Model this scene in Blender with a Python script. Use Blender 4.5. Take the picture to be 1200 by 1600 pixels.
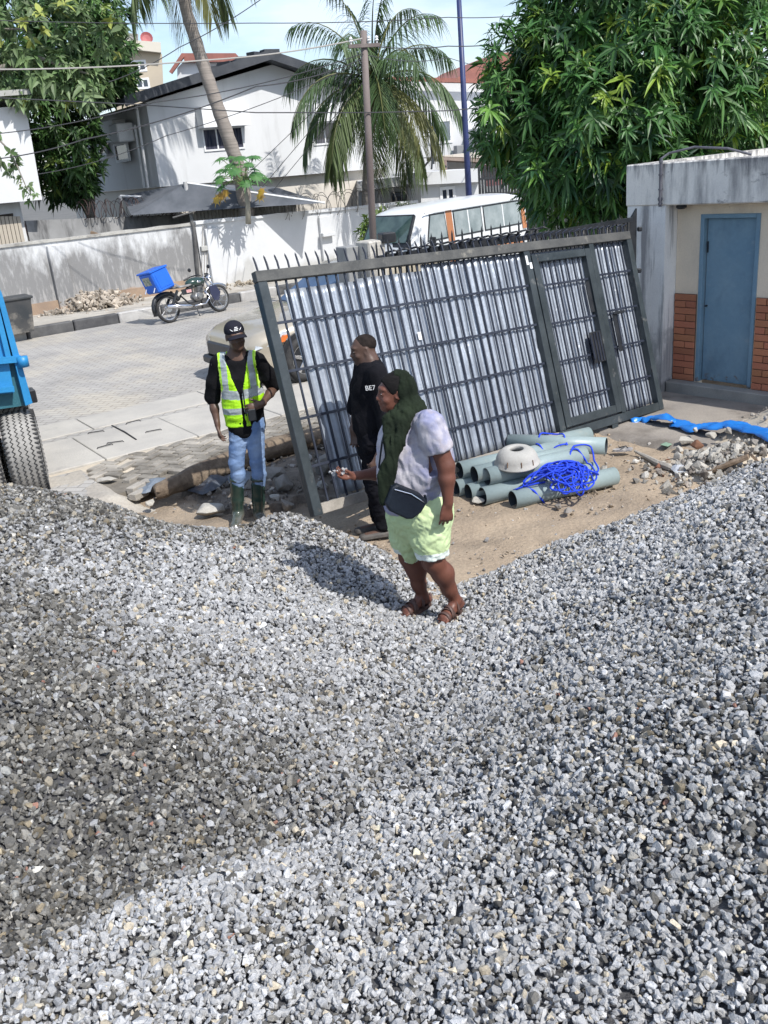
import bpy, math, random
import numpy as np
from math import radians, sin, cos, pi, sqrt
from mathutils import Matrix, Vector
for o in list(bpy.data.objects): bpy.data.objects.remove(o)
scene = bpy.context.scene
COL = scene.collection
rng = np.random.default_rng(7)
random.seed(7)

# ---------------------------------------------------------------- camera
FPX, PITCH, ROLL, CH = 1400.0, radians(21.3), radians(5.4), 2.85
Fv = np.array([0, cos(PITCH), -sin(PITCH)])
U0 = np.array([0, sin(PITCH), cos(PITCH)])
R0 = np.array([1.0, 0, 0])
Rv = cos(ROLL) * R0 - sin(ROLL) * U0
Uv = sin(ROLL) * R0 + cos(ROLL) * U0
CP = np.array([0, 0, CH])
cd = bpy.data.cameras.new("camera")
cd.sensor_fit = 'VERTICAL'; cd.sensor_height = 32; cd.lens = 32 * FPX / 1600
cd.clip_start = 0.05; cd.clip_end = 2000
cam = bpy.data.objects.new("camera", cd); COL.objects.link(cam)
mw = Matrix.Identity(4)
for i in range(3):
    mw[i][0] = Rv[i]; mw[i][1] = Uv[i]; mw[i][2] = -Fv[i]; mw[i][3] = CP[i]
cam.matrix_world = mw
scene.camera = cam

# ---------------------------------------------------------------- sky, sun, exposure
SUN_EL, SUN_AZ = radians(50), radians(-46)      # azimuth as direction to the sun, from +X
sd = Vector((cos(SUN_EL) * cos(SUN_AZ), cos(SUN_EL) * sin(SUN_AZ), sin(SUN_EL)))
w = bpy.data.worlds.new("World"); scene.world = w; w.use_nodes = True
nt = w.node_tree; nt.nodes.clear()
wo = nt.nodes.new('ShaderNodeOutputWorld'); bg = nt.nodes.new('ShaderNodeBackground')
sky = nt.nodes.new('ShaderNodeTexSky'); sky.sky_type = 'NISHITA'; sky.sun_disc = False
sky.sun_elevation = SUN_EL; sky.sun_rotation = pi / 2 - SUN_AZ
sky.air_density = 1.0; sky.dust_density = 1.2; sky.ozone_density = 1.5
# thin high cloud veils, mixed into the sky by direction
tc = nt.nodes.new('ShaderNodeTexCoord'); mp = nt.nodes.new('ShaderNodeMapping')
mp.inputs['Scale'].default_value = (1.0, 1.0, 3.2)
nz = nt.nodes.new('ShaderNodeTexNoise'); nz.inputs['Scale'].default_value = 3.2; nz.inputs['Detail'].default_value = 7
nz.inputs['Roughness'].default_value = 0.6
cr = nt.nodes.new('ShaderNodeMapRange'); cr.inputs[1].default_value = 0.42; cr.inputs[2].default_value = 0.66
mx = nt.nodes.new('ShaderNodeMixRGB'); mx.inputs[2].default_value = (6.2, 6.8, 7.8, 1)
mul = nt.nodes.new('ShaderNodeMath'); mul.operation = 'MULTIPLY'; mul.inputs[1].default_value = 0.55
L = nt.links
L.new(tc.outputs['Generated'], mp.inputs[0]); L.new(mp.outputs[0], nz.inputs[0]); L.new(nz.outputs[0], cr.inputs[0])
L.new(cr.outputs[0], mul.inputs[0]); L.new(mul.outputs[0], mx.inputs[0]); L.new(sky.outputs[0], mx.inputs[1])
L.new(mx.outputs[0], bg.inputs[0]); bg.inputs[1].default_value = 0.15
L.new(bg.outputs[0], wo.inputs[0])
sl = bpy.data.lights.new("sun", 'SUN'); sl.energy = 4.1; sl.angle = radians(0.5); sl.color = (1, 0.965, 0.91)
so = bpy.data.objects.new("sun", sl); COL.objects.link(so)
so.rotation_euler = (-sd).to_track_quat('-Z', 'Y').to_euler()
vs = scene.view_settings
vs.view_transform = 'Standard'; vs.look = 'None'; vs.exposure = 0.34; vs.gamma = 1.0; vs.use_curve_mapping = False

# ---------------------------------------------------------------- picking points on planes of the place
def ray(x, y): return Fv + Rv * (x - 600) / FPX - Uv * (y - 800) / FPX
def g(x, y, z=0.0):
    d = ray(x, y); return CP + d * ((z - CH) / d[2])
def at(x, y, Y):
    d = ray(x, y); return CP + d * (Y / d[1])
def onp(x, y, P0, yaw):                     # on the vertical plane through P0 running along yaw
    n = np.array([-sin(yaw), cos(yaw), 0]); d = ray(x, y)
    return CP + d * (((np.array(P0) - CP) @ n) / (d @ n))
SY = radians(33)                            # direction of the street
su = np.array([cos(SY), sin(SY), 0]); sv = np.array([-sin(SY), cos(SY), 0])
def st(s, t, z=0.0): return su * s + sv * t + np.array([0, 0, z])

# ---------------------------------------------------------------- tags and mesh helpers
def tag(o, label=None, cat=None, group=None, kind=None):
    if label: o['label'] = label
    if cat: o['category'] = cat
    if group: o['group'] = group
    if kind: o['kind'] = kind
    return o
def thing(name, label, cat, loc=(0, 0, 0), rz=0.0, group=None):
    o = bpy.data.objects.new(name, None); COL.objects.link(o)
    o.empty_display_size = 0.2
    o.location = [float(v) for v in loc]; o.rotation_euler = (0, 0, rz)
    return tag(o, label, cat, group)
def attach(o, parent):
    if parent is None: return o
    o.parent = parent
    if parent.type == 'EMPTY' and not parent.get('_local'):
        m = Matrix.Translation(parent.location) @ Matrix.Rotation(parent.rotation_euler[2], 4, 'Z')
        o.matrix_parent_inverse = m.inverted()
    return o
def local(o):                               # children of this thing are modelled in its own coordinates
    o['_local'] = 1; return o
def dup(root, loc=None, rz=None, label=None):
    def cp(o, par):
        c = o.copy(); COL.objects.link(c)
        if par is not None: c.parent = par
        for ch in [x for x in ALL if x.parent == o]: cp(ch, c)
        return c
    ALL = list(bpy.data.objects)
    r = cp(root, None)
    if loc is not None: r.location = [float(v) for v in loc]
    if rz is not None: r.rotation_euler = (0, 0, rz)
    if label: r['label'] = label
    return r
def nmesh(name, V, Fc, mats, parent=None, midx=None, smooth=False, color=None):
    """V (n,3) array, Fc array (m,3|4) or list of arrays"""
    V = np.asarray(V, dtype=np.float32)
    me = bpy.data.meshes.new(name)
    if isinstance(Fc, np.ndarray):
        k = Fc.shape[1]; m = len(Fc)
        me.vertices.add(len(V)); me.vertices.foreach_set('co', V.ravel())
        me.loops.add(m * k); me.loops.foreach_set('vertex_index', Fc.astype(np.int32).ravel())
        me.polygons.add(m)
        me.polygons.foreach_set('loop_start', np.arange(0, m * k, k, dtype=np.int32))
        me.update(calc_edges=True)
    else:
        me.from_pydata([tuple(v) for v in V], [], [tuple(int(i) for i in f) for f in Fc])
        m = len(Fc)
    if not isinstance(mats, (list, tuple)): mats = [mats]
    for mt in mats: me.materials.append(mt)
    if midx is not None: me.polygons.foreach_set('material_index', np.asarray(midx, dtype=np.int32))
    me.polygons.foreach_set('use_smooth', np.full(m, bool(smooth)))
    if color is not None:
        ca = me.color_attributes.new('tint', 'FLOAT_COLOR', 'POINT')
        c4 = np.ones((len(V), 4), dtype=np.float32); c4[:, :3] = color
        ca.data.foreach_set('color', c4.ravel())
    me.validate(); me.update()
    o = bpy.data.objects.new(name, me); COL.objects.link(o)
    return attach(o, parent)
def nrm(v):
    v = np.asarray(v, float); l = np.linalg.norm(v); return v / l if l > 1e-9 else v
def frame(d):
    d = nrm(d); a = np.array([0, 0, 1.0]) if abs(d[2]) < .9 else np.array([1.0, 0, 0])
    x = nrm(np.cross(a, d)); return x, np.cross(d, x), d
class MB:
    def __init__(s): s.v = []; s.f = []; s.m = []; s.mi = 0
    def add(s, V, Fs):
        n = len(s.v); s.v += [np.array(p, float) for p in V]
        s.f += [[i + n for i in f] for f in Fs]; s.m += [s.mi] * len(Fs); return s
    def obox(s, c, ax, ay, az, bev=0.0):     # half-axis vectors
        c, ax, ay, az = [np.array(q, float) for q in (c, ax, ay, az)]
        if bev > 0:
            lx, ly, lz = [np.linalg.norm(q) for q in (ax, ay, az)]
            b = min(bev, lx * .45, ly * .45, lz * .45)
            V = []; idx = {}
            for sx in (-1, 1):
                for sy_ in (-1, 1):
                    for sz in (-1, 1):
                        for k in range(3):
                            e = [1, 1, 1]
                            for q, l in ((0, lx), (1, ly), (2, lz)):
                                if q != k: e[q] = 1 - b / l
                            idx[(sx, sy_, sz, k)] = len(V)
                            V.append(c + ax * sx * e[0] + ay * sy_ * e[1] + az * sz * e[2])
            F_ = []
            I = lambda a, b_, c_, k: idx[(a, b_, c_, k)]
            for q in (-1, 1):
                F_.append([I(q, -1, -1, 0), I(q, 1, -1, 0), I(q, 1, 1, 0), I(q, -1, 1, 0)])
                F_.append([I(-1, q, -1, 1), I(1, q, -1, 1), I(1, q, 1, 1), I(-1, q, 1, 1)])
                F_.append([I(-1, -1, q, 2), I(1, -1, q, 2), I(1, 1, q, 2), I(-1, 1, q, 2)])
                for r in (-1, 1):
                    F_.append([I(q, r, -1, 0), I(q, r, 1, 0), I(q, r, 1, 1), I(q, r, -1, 1)])
                    F_.append([I(q, -1, r, 0), I(q, 1, r, 0), I(q, 1, r, 2), I(q, -1, r, 2)])
                    F_.append([I(-1, q, r, 1), I(1, q, r, 1), I(1, q, r, 2), I(-1, q, r, 2)])
            for sx in (-1, 1):
                for sy_ in (-1, 1):
                    for sz in (-1, 1): F_.append([I(sx, sy_, sz, k) for k in range(3)])
            # orient outward
            out = []
            for f in F_:
                p = np.array([V[i] for i in f]); n = np.cross(p[1] - p[0], p[2] - p[0])
                out.append(f if n @ (p.mean(0) - c) > 0 else f[::-1])
            return s.add(V, out)
        V = [c + ax * x + ay * y + az * z for x in (-1, 1) for y in (-1, 1) for z in (-1, 1)]
        F_ = [[0, 1, 3, 2], [4, 6, 7, 5], [0, 4, 5, 1], [2, 3, 7, 6], [0, 2, 6, 4], [1, 5, 7, 3]]
        if np.linalg.det(np.array([ax, ay, az])) < 0: F_ = [f[::-1] for f in F_]
        return s.add(V, F_)
    def box(s, c, size, rz=0.0, bev=0.0):
        a = np.array([cos(rz), sin(rz), 0]); b = np.array([-sin(rz), cos(rz), 0])
        return s.obox(c, a * size[0] / 2, b * size[1] / 2, np.array([0, 0, size[2] / 2]), bev)
    def bar(s, a, b, wx, wz, up=(0, 0, 1), bev=0.0):   # bar from a to b
        a = np.array(a, float); b = np.array(b, float); d = nrm(b - a)
        x = np.cross(d, up); x = nrm(x) if np.linalg.norm(x) > 1e-4 else frame(d)[0]
        z = nrm(np.cross(x, d))
        return s.obox((a + b) / 2, (b - a) / 2, x * wx / 2, z * wz / 2, bev)
    def tube(s, pts, r, n=8, cap=True, squash=None):
        pts = [np.array(p, float) for p in pts]; m = len(pts)
        rr = r if hasattr(r, '__len__') else [r] * m
        V = []; x = None
        for i, p in enumerate(pts):
            d = nrm(pts[min(i + 1, m - 1)] - pts[max(i - 1, 0)])
            if x is None: x = frame(d)[0]
            x = nrm(x - d * (x @ d)); y = np.cross(d, x)
            for k in range(n):
                a = 2 * pi * k / n; V.append(p + (x * cos(a) + y * sin(a)) * rr[i])
        F_ = [[i * n + k, i * n + (k + 1) % n, (i + 1) * n + (k + 1) % n, (i + 1) * n + k] for i in range(m - 1) for k in range(n)]
        if cap: F_ += [[k for k in range(n)][::-1], [(m - 1) * n + k for k in range(n)]]
        return s.add(V, F_)
    def lathe(s, prof, c, ax=(0, 0, 1), n=24, closed=False):   # prof (r, h)
        x, y, d = frame(ax); c = np.array(c, float); V = []
        for r, h in prof:
            for k in range(n):
                a = 2 * pi * k / n; V.append(c + d * h + (x * cos(a) + y * sin(a)) * r)
        m = len(prof)
        F_ = [[i * n + k, i * n + (k + 1) % n, ((i + 1) % m) * n + (k + 1) % n, ((i + 1) % m) * n + k] for i in range(m if closed else m - 1) for k in range(n)]
        return s.add(V, F_)
    def prism(s, poly, vec):
        poly = [np.array(p, float) for p in poly]; vec = np.array(vec, float); n = len(poly)
        nn = sum(np.cross(poly[i] - poly[0], poly[(i + 1) % n] - poly[0]) for i in range(n))
        if nn @ vec < 0: poly = poly[::-1]
        V = poly + [p + vec for p in poly]
        F_ = [list(range(n))[::-1], [n + i for i in range(n)]] + [[i, (i + 1) % n, n + (i + 1) % n, n + i] for i in range(n)]
        return s.add(V, F_)
    def ell(s, c, r, n=12, m=8, R=None):
        V = []; R = np.eye(3) if R is None else R
        for i in range(m + 1):
            th = pi * i / m
            for k in range(n):
                a = 2 * pi * k / n
                V.append(np.array(c) + R @ np.array([r[0] * sin(th) * cos(a), r[1] * sin(th) * sin(a), r[2] * cos(th)]))
        return s.add(V, [[i * n + k, (i + 1) * n + k, (i + 1) * n + (k + 1) % n, i * n + (k + 1) % n] for i in range(m) for k in range(n)])
    def build(s, name, mats, parent=None, smooth=False):
        return nmesh(name, np.array(s.v), s.f, mats, parent, s.m, smooth)

# ---------------------------------------------------------------- materials
def M(name, col, col2=None, scale=4.0, lo=.35, hi=.65, rough=.65, metal=0.0, bump=0.0, bscale=40.0, layers=(), stretch=(1, 1, 1), attr=False, spec=None, trans=0.0, coat=0.0, fine=0.0, alpha=None):
    m = bpy.data.materials.new(name); m.use_nodes = True; t = m.node_tree; N = t.nodes; K = t.links
    b = N['Principled BSDF']; b.inputs['Roughness'].default_value = rough; b.inputs['Metallic'].default_value = metal
    if spec is not None: b.inputs['Specular IOR Level'].default_value = spec
    if trans: b.inputs['Transmission Weight'].default_value = trans
    if coat: b.inputs['Coat Weight'].default_value = coat
    if alpha is not None: b.inputs['Alpha'].default_value = alpha
    tc = N.new('ShaderNodeTexCoord')
    def noise(sc, strch, det=6, ro=.6, off=0.0):
        mp = N.new('ShaderNodeMapping'); mp.inputs['Scale'].default_value = strch; mp.inputs['Location'].default_value = (off, off * .7, off * .3)
        K.new(tc.outputs['Object'], mp.inputs[0])
        n = N.new('ShaderNodeTexNoise'); n.inputs['Scale'].default_value = sc; n.inputs['Detail'].default_value = det; n.inputs['Roughness'].default_value = ro
        K.new(mp.outputs[0], n.inputs[0]); return n.outputs[0]
    def rng_(sock, a, b_):
        r = N.new('ShaderNodeMapRange'); r.inputs[1].default_value = a; r.inputs[2].default_value = b_; K.new(sock, r.inputs[0]); return r.outputs[0]
    def mixc(fac, A, B, mode='MIX'):
        x = N.new('ShaderNodeMixRGB'); x.blend_type = mode
        for k, q in ((0, fac), (1, A), (2, B)):
            if isinstance(q, (tuple, list)): x.inputs[k].default_value = (*q[:3], 1)
            elif isinstance(q, float): x.inputs[k].default_value = q
            else: K.new(q, x.inputs[k])
        return x.outputs[0]
    if attr:
        a = N.new('ShaderNodeVertexColor'); a.layer_name = 'tint'
        base = a.outputs[0]
        if col2: base = mixc(rng_(noise(scale, stretch), lo, hi), base, mixc(1.0, base, col2, 'MULTIPLY'))
    else:
        base = mixc(rng_(noise(scale, stretch), lo, hi), col, col2) if col2 else mixc(0.0, col, col)
    for i, ly in enumerate(layers):          # (colour, scale, lo, hi, stretch, (z0, z1) or None, amount)
        c, sc, a_, b_, stc = ly[:5]
        zr = ly[5] if len(ly) > 5 else None; am = ly[6] if len(ly) > 6 else 1.0
        nsk = noise(sc, stc, 8, .65, 3.1 * (i + 1))
        if zr:                               # stain creeping from height z1 (none) to z0 (full)
            sx = N.new('ShaderNodeSeparateXYZ'); K.new(tc.outputs['Object'], sx.inputs[0])
            zf = rng_(sx.outputs[2], zr[1], zr[0])
            ad = N.new('ShaderNodeMath'); ad.operation = 'MULTIPLY_ADD'; K.new(zf, ad.inputs[0]); ad.inputs[1].default_value = .5
            sb = N.new('ShaderNodeMath'); sb.operation = 'SUBTRACT'; K.new(nsk, sb.inputs[0]); sb.inputs[1].default_value = .25
            K.new(sb.outputs[0], ad.inputs[2]); nsk = ad.outputs[0]
        fac = rng_(nsk, a_, b_)
        if am != 1.0:
            q = N.new('ShaderNodeMath'); q.operation = 'MULTIPLY'; q.inputs[1].default_value = am; K.new(fac, q.inputs[0]); fac = q.outputs[0]
        base = mixc(fac, base, c)
    if fine:
        f2 = noise(bscale * 1.7, (1, 1, 1), 3, .7, 9.)
        lo_ = N.new('ShaderNodeMapRange'); lo_.inputs[1].default_value = .3; lo_.inputs[2].default_value = .7
        lo_.inputs[3].default_value = 1 - fine; lo_.inputs[4].default_value = 1 + fine
        K.new(f2, lo_.inputs[0])
        base = mixc(1.0, base, lo_.outputs[0], 'MULTIPLY')
    K.new(base, b.inputs['Base Color'])
    if bump:
        bp = N.new('ShaderNodeBump'); bp.inputs['Strength'].default_value = min(1.0, bump); bp.inputs['Distance'].default_value = 0.02 if bump <= 1 else .02 * bump
        K.new(noise(bscale, (1, 1, 1), 8, .6, 1.3), bp.inputs['Height']); K.new(bp.outputs[0], b.inputs['Normal'])
    m['_base'] = 1
    return m
def nodes_of(m): return m.node_tree.nodes, m.node_tree.links, m.node_tree.nodes['Principled BSDF']
WHITE = (.78, .78, .76)
m_white = M('white_paint', (.80, .81, .82), (.70, .71, .72), 1.2, rough=.7, bump=.15, bscale=30, fine=.03)
m_glass = M('window_glass', (.02, .03, .05), rough=.06, spec=.9)
m_black = M('black_paint', (.012, .014, .018), (.03, .032, .036), 6, rough=.38, bump=.1)
m_rubber = M('rubber', (.02, .02, .022), (.05, .05, .05), 9, rough=.8, bump=.3)
m_chrome = M('chrome', (.75, .75, .77), rough=.15, metal=1.0)
m_wood = M('old_wood', (.14, .095, .06), (.28, .21, .15), 5, rough=.9, bump=.6, bscale=25, stretch=(1, 1, 6))
m_bark = M('bark', (.16, .14, .12), (.30, .28, .25), 7, rough=.95, bump=.8, bscale=22, stretch=(1, 1, .4))
m_conc = M('concrete', (.36, .345, .32), (.27, .26, .24), 2.2, rough=.9, bump=.35, bscale=60, fine=.08)
# ================================================================ ground, road, pavement
m_dirt = M('dirt', (.37, .295, .215), (.26, .205, .15), 1.6, rough=.97, bump=1.0, bscale=26, fine=.16,
           layers=[((.14, .115, .09), .9, .52, .68, (1, 1, 1), None, .75), ((.47, .39, .29), 2.7, .58, .72, (1, 1, 1), None, .6)])
def lattice(x0, x1, y0, y1, step):
    xs = np.arange(x0, x1 + 1e-6, step); ys = np.arange(y0, y1 + 1e-6, step)
    X, Y = np.meshgrid(xs, ys); nx, ny = len(xs), len(ys)
    i = np.arange(nx - 1)[None, :] + nx * np.arange(ny - 1)[:, None]; i = i.ravel()
    return X.ravel(), Y.ravel(), np.stack([i, i + 1, i + nx + 1, i + nx], 1)
def fbm(x, y, seed=0, oct=5, f0=1.0):
    r = np.random.default_rng(seed); s = np.zeros_like(x, dtype=float); a = 1.0
    for o in range(oct):
        for _ in range(3):
            th = r.uniform(0, 2 * pi); ph = r.uniform(0, 6.28)
            s += a * np.sin((x * cos(th) + y * sin(th)) * f0 * r.uniform(.7, 1.4) + ph + 1.3 * np.sin(y * f0 * .6 + ph * 2 + o)) / 3
        a *= .55; f0 *= 2.1
    return s
# far ground: one sheet to the horizon, a little under the worked yard
b = MB(); b.add([(-600, -600, -.35), (600, -600, -.35), (600, 900, -.35), (-600, 900, -.35)], [[0, 1, 2, 3]])
tag(b.build('ground', M('far_ground', (.15, .145, .135), (.10, .10, .095), .6, rough=.95)), kind='structure')
X, Y, Fq = lattice(-9, 9, -4, 13, .06)
T = -X * sin(SY) + Y * cos(SY); S = X * cos(SY) + Y * sin(SY)
Z = fbm(X, Y, 3, 6, 2.2) * .024 + fbm(X, Y, 5, 4, 9.) * .013
dip = np.clip((T - 6.6) / 1.2, 0, 1) * np.clip((8.5 - T) / .5, 0, 1) * np.clip((S - 2.0) / .5, 0, 1) * np.clip((6.5 - S) / 1.5, 0, 1)
Z = Z - .06 * dip + fbm(X, Y, 8, 4, 5.) * .03 * dip
Z = np.where(T > 8.9, -.12, Z)
nmesh('dirt_yard', np.stack([X, Y, Z], 1), Fq, m_dirt, smooth=True); bpy.data.objects['dirt_yard']['kind'] = 'structure'

# road of interlocking blocks (a sheet), lying 10 cm above the yard
m_road = M('road_blocks', (.40, .385, .36), (.31, .30, .285), 1.1, rough=.9, bump=.25, bscale=60, fine=.10,
           layers=[((.47, .43, .36), .7, .50, .66, (1, 1, 1), None, .75), ((.20, .195, .19), 1.4, .60, .74, (1, 1, 1), None, .5)])
def pave(m, sx, sy_, rot, mort, strength=.5, bdist=.01):
    N, K, bs = nodes_of(m)
    tc = N.new('ShaderNodeTexCoord'); mp = N.new('ShaderNodeMapping'); mp.inputs['Rotation'].default_value = (0, 0, rot)
    K.new(tc.outputs['Object'], mp.inputs[0])
    br = N.new('ShaderNodeTexBrick'); br.inputs['Scale'].default_value = 1.0; br.inputs['Brick Width'].default_value = sx; br.inputs['Row Height'].default_value = sy_
    br.inputs['Mortar Size'].default_value = .008; br.inputs['Mortar Smooth'].default_value = .4; br.inputs['Bias'].default_value = -.2
    br.inputs['Color1'].default_value = (1, 1, 1, 1); br.inputs['Color2'].default_value = (.84, .84, .85, 1); br.inputs['Mortar'].default_value = (*mort, 1)
    K.new(mp.outputs[0], br.inputs[0])
    old = bs.inputs['Base Color'].links[0].from_socket
    x = N.new('ShaderNodeMixRGB'); x.blend_type = 'MULTIPLY'; x.inputs[0].default_value = strength
    K.new(old, x.inputs[1]); K.new(br.outputs[0], x.inputs[2]); K.new(x.outputs[0], bs.inputs['Base Color'])
pave(m_road, .22, .11, -SY + radians(45), (.35, .34, .33), .75)
ZR = .10
def sheet(name, poly, z, m, thick=.05):
    b = MB(); b.prism([(p[0], p[1], z - thick) for p in poly], (0, 0, thick)); o = b.build(name, m); return tag(o, kind='structure')
road = [st(-60, 8.75), st(2.3, 8.35), st(2.3, 9.39), st(12.5, 9.39), st(60, 9.2), st(60, 19.45), st(-60, 19.45)]
sheet('road', road, ZR, m_road, .16)
m_sand = M('sandy_dust', (.52, .45, .35), (.42, .38, .32), 3, rough=.97, bump=.4, bscale=50, fine=.12)
sheet('joint_soil', [st(2.32, 8.3), st(5.2, 8.78), st(12.4, 9.0), st(12.4, 9.38), st(2.32, 9.38)], .082, M('joint_soil', (.13, .115, .095), (.20, .18, .15), 8, rough=1.0, bump=.5), .16)
# drain cover slabs beside the road
m_slab = M('slab_concrete', (.46, .44, .40), (.37, .355, .33), 1.5, rough=.9, bump=.3, bscale=50, fine=.08,
           layers=[((.24, .23, .22), 2.2, .6, .75, (1, 1, 1), None, .6)])
b = MB(); rr = random.Random(4)
for k in range(-4, 13):
    s0 = 1.55 + k * 1.08; c = st(s0 + .53, 10.05 + rr.uniform(-.015, .015), ZR + .006)
    b.obox(c, su * .536, sv * .62, np.array([0, 0, .022 + rr.uniform(-.002, .004)]), .008)
tag(b.build('drain_cover_slabs', m_slab), kind='structure')
b = MB(); rr = random.Random(9)
for k in range(-4, 13):
    s0 = 1.3 + k * 1.7; c = st(s0 + .8, 11.28 + rr.uniform(-.03, .03), ZR + .002)
    b.obox(c, su * .84, sv * .36, np.array([0, 0, .012 + rr.uniform(-.002, .003)]), .006)
tag(b.build('gutter_slabs', m_slab), kind='structure')
# lifting hooks
for i, (x, y, hl) in enumerate([(150, 676, 'leftmost iron hook in the pale slabs, left of the dark rod'), (208, 660, 'farthest iron hook in the pale slabs, beyond the dark rod'), (164, 698, 'nearest iron hook in the slabs, lower left of a close pair'), (180, 692, 'iron hook in the near slab, upper right of a close pair'), (240, 674, 'rightmost iron hook, in the slab behind the vested man')]):
    p = g(x, y, ZR + .03); b = MB(); a = rr.uniform(-.2, .4) + .35; d = np.array([cos(a), sin(a), 0])
    b.tube([p - d * .1 + (0, 0, -.01), p - d * .085 + (0, 0, .012), p + d * .085 + (0, 0, .012), p + d * .1 + (0, 0, -.01)], .006, 6)
    tag(b.build('lifting_hook', m_rubber), hl, 'hook', 'iron lifting hooks in the drain slabs')
# herringbone blocks along the near edge of the road, real blocks
m_block = M('paving_block', (.40, .385, .35), (.30, .29, .27), 2.2, rough=.92, bump=.35, bscale=70, fine=.12, attr=True)
V8 = []; Fb = []; tints = []; w_ = .107; nv = 0
rot = SY + radians(32)
for i in range(-30, 60):
    for j in range(-40, 40):
        k = (i - j) % 4
        if k == 0: cx, cy, an = i + 1, j + .5, 0.0
        elif k == 3: cx, cy, an = i + .5, j + 1, pi / 2
        else: continue
        cx *= w_; cy *= w_
        P = np.array([cx * cos(rot) - cy * sin(rot), cx * sin(rot) + cy * cos(rot), 0]) + st(3.5, 8.6)
        s_, t_ = P @ su, P @ sv
        edge = 8.17 + max(0, (s_ - 2.4)) * .19 + .05 * math.sin(s_ * 7)
        if t_ < edge or t_ > 9.4 or s_ < 2.35 or s_ > 7.2: continue
        if s_ < 3.0 and rr.random() < (3.0 - s_) * .6: continue
        a = np.array([cos(an + rot), sin(an + rot), 0]) * .099; bb = np.array([-sin(an + rot), cos(an + rot), 0]) * .0455
        tl = rr.uniform(-.05, .05) if t_ < edge + .12 else rr.uniform(-.01, .01)
        mb = MB(); mb.obox((P[0], P[1], ZR - .012 + rr.uniform(-.004, .004) - (.02 if t_ < edge + .1 else 0)), a + np.array([0, 0, tl * .1]), bb, (0, 0, .032), .006)
        V8.append(np.array(mb.v)); Fb.extend([[q + nv for q in f] for f in mb.f]); nv += len(mb.v)
        tints.append(np.tile(np.array([.42, .39, .345]) * rr.uniform(.75, 1.12), (len(mb.v), 1)))
tag(nmesh('paving_blocks', np.concatenate(V8), Fb, m_block, color=np.concatenate(tints)), kind='structure')
# broken concrete bank between the pavers and the truck
m_bank = M('broken_bank', (.42, .39, .34), (.33, .30, .26), 3, rough=.97, bump=1.0, bscale=18, fine=.12)
X, Y, Fq = lattice(-8, 3, 6, 13, .05)
T = -X * sin(SY) + Y * cos(SY); S = X * cos(SY) + Y * sin(SY)
lump = fbm(X, Y, 31, 6, 4.)
mask = np.clip((2.55 - S) / .25, 0, 1) * np.clip((T - 7.9) / .3, 0, 1) * np.clip((9.5 - T) / .15, 0, 1)
Z = (ZR + .012 + .02 * lump) * mask - .06 * (1 - mask) - .3 * (T > 9.5)
tag(nmesh('broken_concrete_bank', np.stack([X, Y, Z], 1), Fq, m_bank, smooth=True), kind='structure')
# drifts of sand over the pavers and along the slabs
X, Y, Fq = lattice(-7, 6, 7, 15, .06)
T = -X * sin(SY) + Y * cos(SY); S = X * cos(SY) + Y * sin(SY)
n = fbm(X, Y, 77, 6, 1.7)
A = 1.0 * np.exp(-((T - 9.40) / .09) ** 2) + .9 * np.exp(-((T - 12.2) / .45) ** 2) + .8 * np.exp(-((S - 3.0) / .7) ** 2 - ((T - 9.15) / .28) ** 2) + .75 * np.exp(-((T - 10.8) / .12) ** 2) + .4 * np.exp(-((T - 10.2) / .5) ** 2 - ((S - 5.2) / 1.2) ** 2)
Z = ZR - .012 + .022 * np.clip(A + .24 * n - .45, -1, 1.2)
Z = np.where((T < 8.9) | (T > 13.5), -.2, Z)
tag(nmesh('sand_drift', np.stack([X, Y, Z], 1), Fq, m_sand, smooth=True), kind='structure')
# far kerb of painted blocks and the raised pavement behind it
m_kb = M('kerb_black', (.055, .055, .06), (.12, .12, .12), 3, rough=.8, bump=.3)
m_kw = M('kerb_white', (.50, .49, .47), (.33, .32, .31), 3, rough=.8, bump=.3, fine=.06)
b = MB()
for k in range(-30, 40):
    b.mi = 1 if k % 3 == 1 else 0
    b.obox(st(2.9 + k * .98, 19.62, .15), su * .478, sv * .09, (0, 0, .15), .02)
tag(b.build('kerb', [m_kb, m_kw]), kind='structure')
m_pave = M('pavement_concrete', (.46, .43, .38), (.36, .34, .30), 1.2, rough=.95, bump=.3, fine=.08, layers=[((.30, .26, .21), 1.3, .5, .7, (1, 1, 1), None, .8)])
sheet('pavement', [st(-60, 19.71), st(60, 19.71), st(60, 21.9), st(-60, 21.9)], .27, m_pave, .3)
# gatehouse frame of reference
BYAW = radians(-52)
BD = np.array([cos(BYAW), sin(BYAW), 0]); BN = np.array([BD[1], -BD[0], 0])
if BN[1] > 0: BN = -BN
BP = np.array([3.62, 10.33, 0])
def bp(s, o=0.0, z=0.0): return BP + BD * s + BN * o + np.array([0, 0, z])
m_apron = M('apron_concrete', (.30, .27, .235), (.22, .20, .18), 1.3, rough=.95, bump=.4, bscale=40, fine=.1, layers=[((.10, .085, .07), 1.1, .5, .66, (1, 1, 1), None, .8)])
X, Y, Fq = lattice(-3.2, 5, .02, 2.35, .08)
Pn = BP[None, :] + X[:, None] * BD + Y[:, None] * BN
edge = 1.9 + .22 * fbm(X, Y, 12, 4, 1.6) - .55 * np.clip(-X - .2, 0, 3)
Pn[:, 2] = np.where(Y < edge, .028 + .006 * fbm(X, Y, 4, 4, 3), -.04)
tag(nmesh('apron', Pn, Fq, m_apron, smooth=True), kind='structure')
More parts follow.
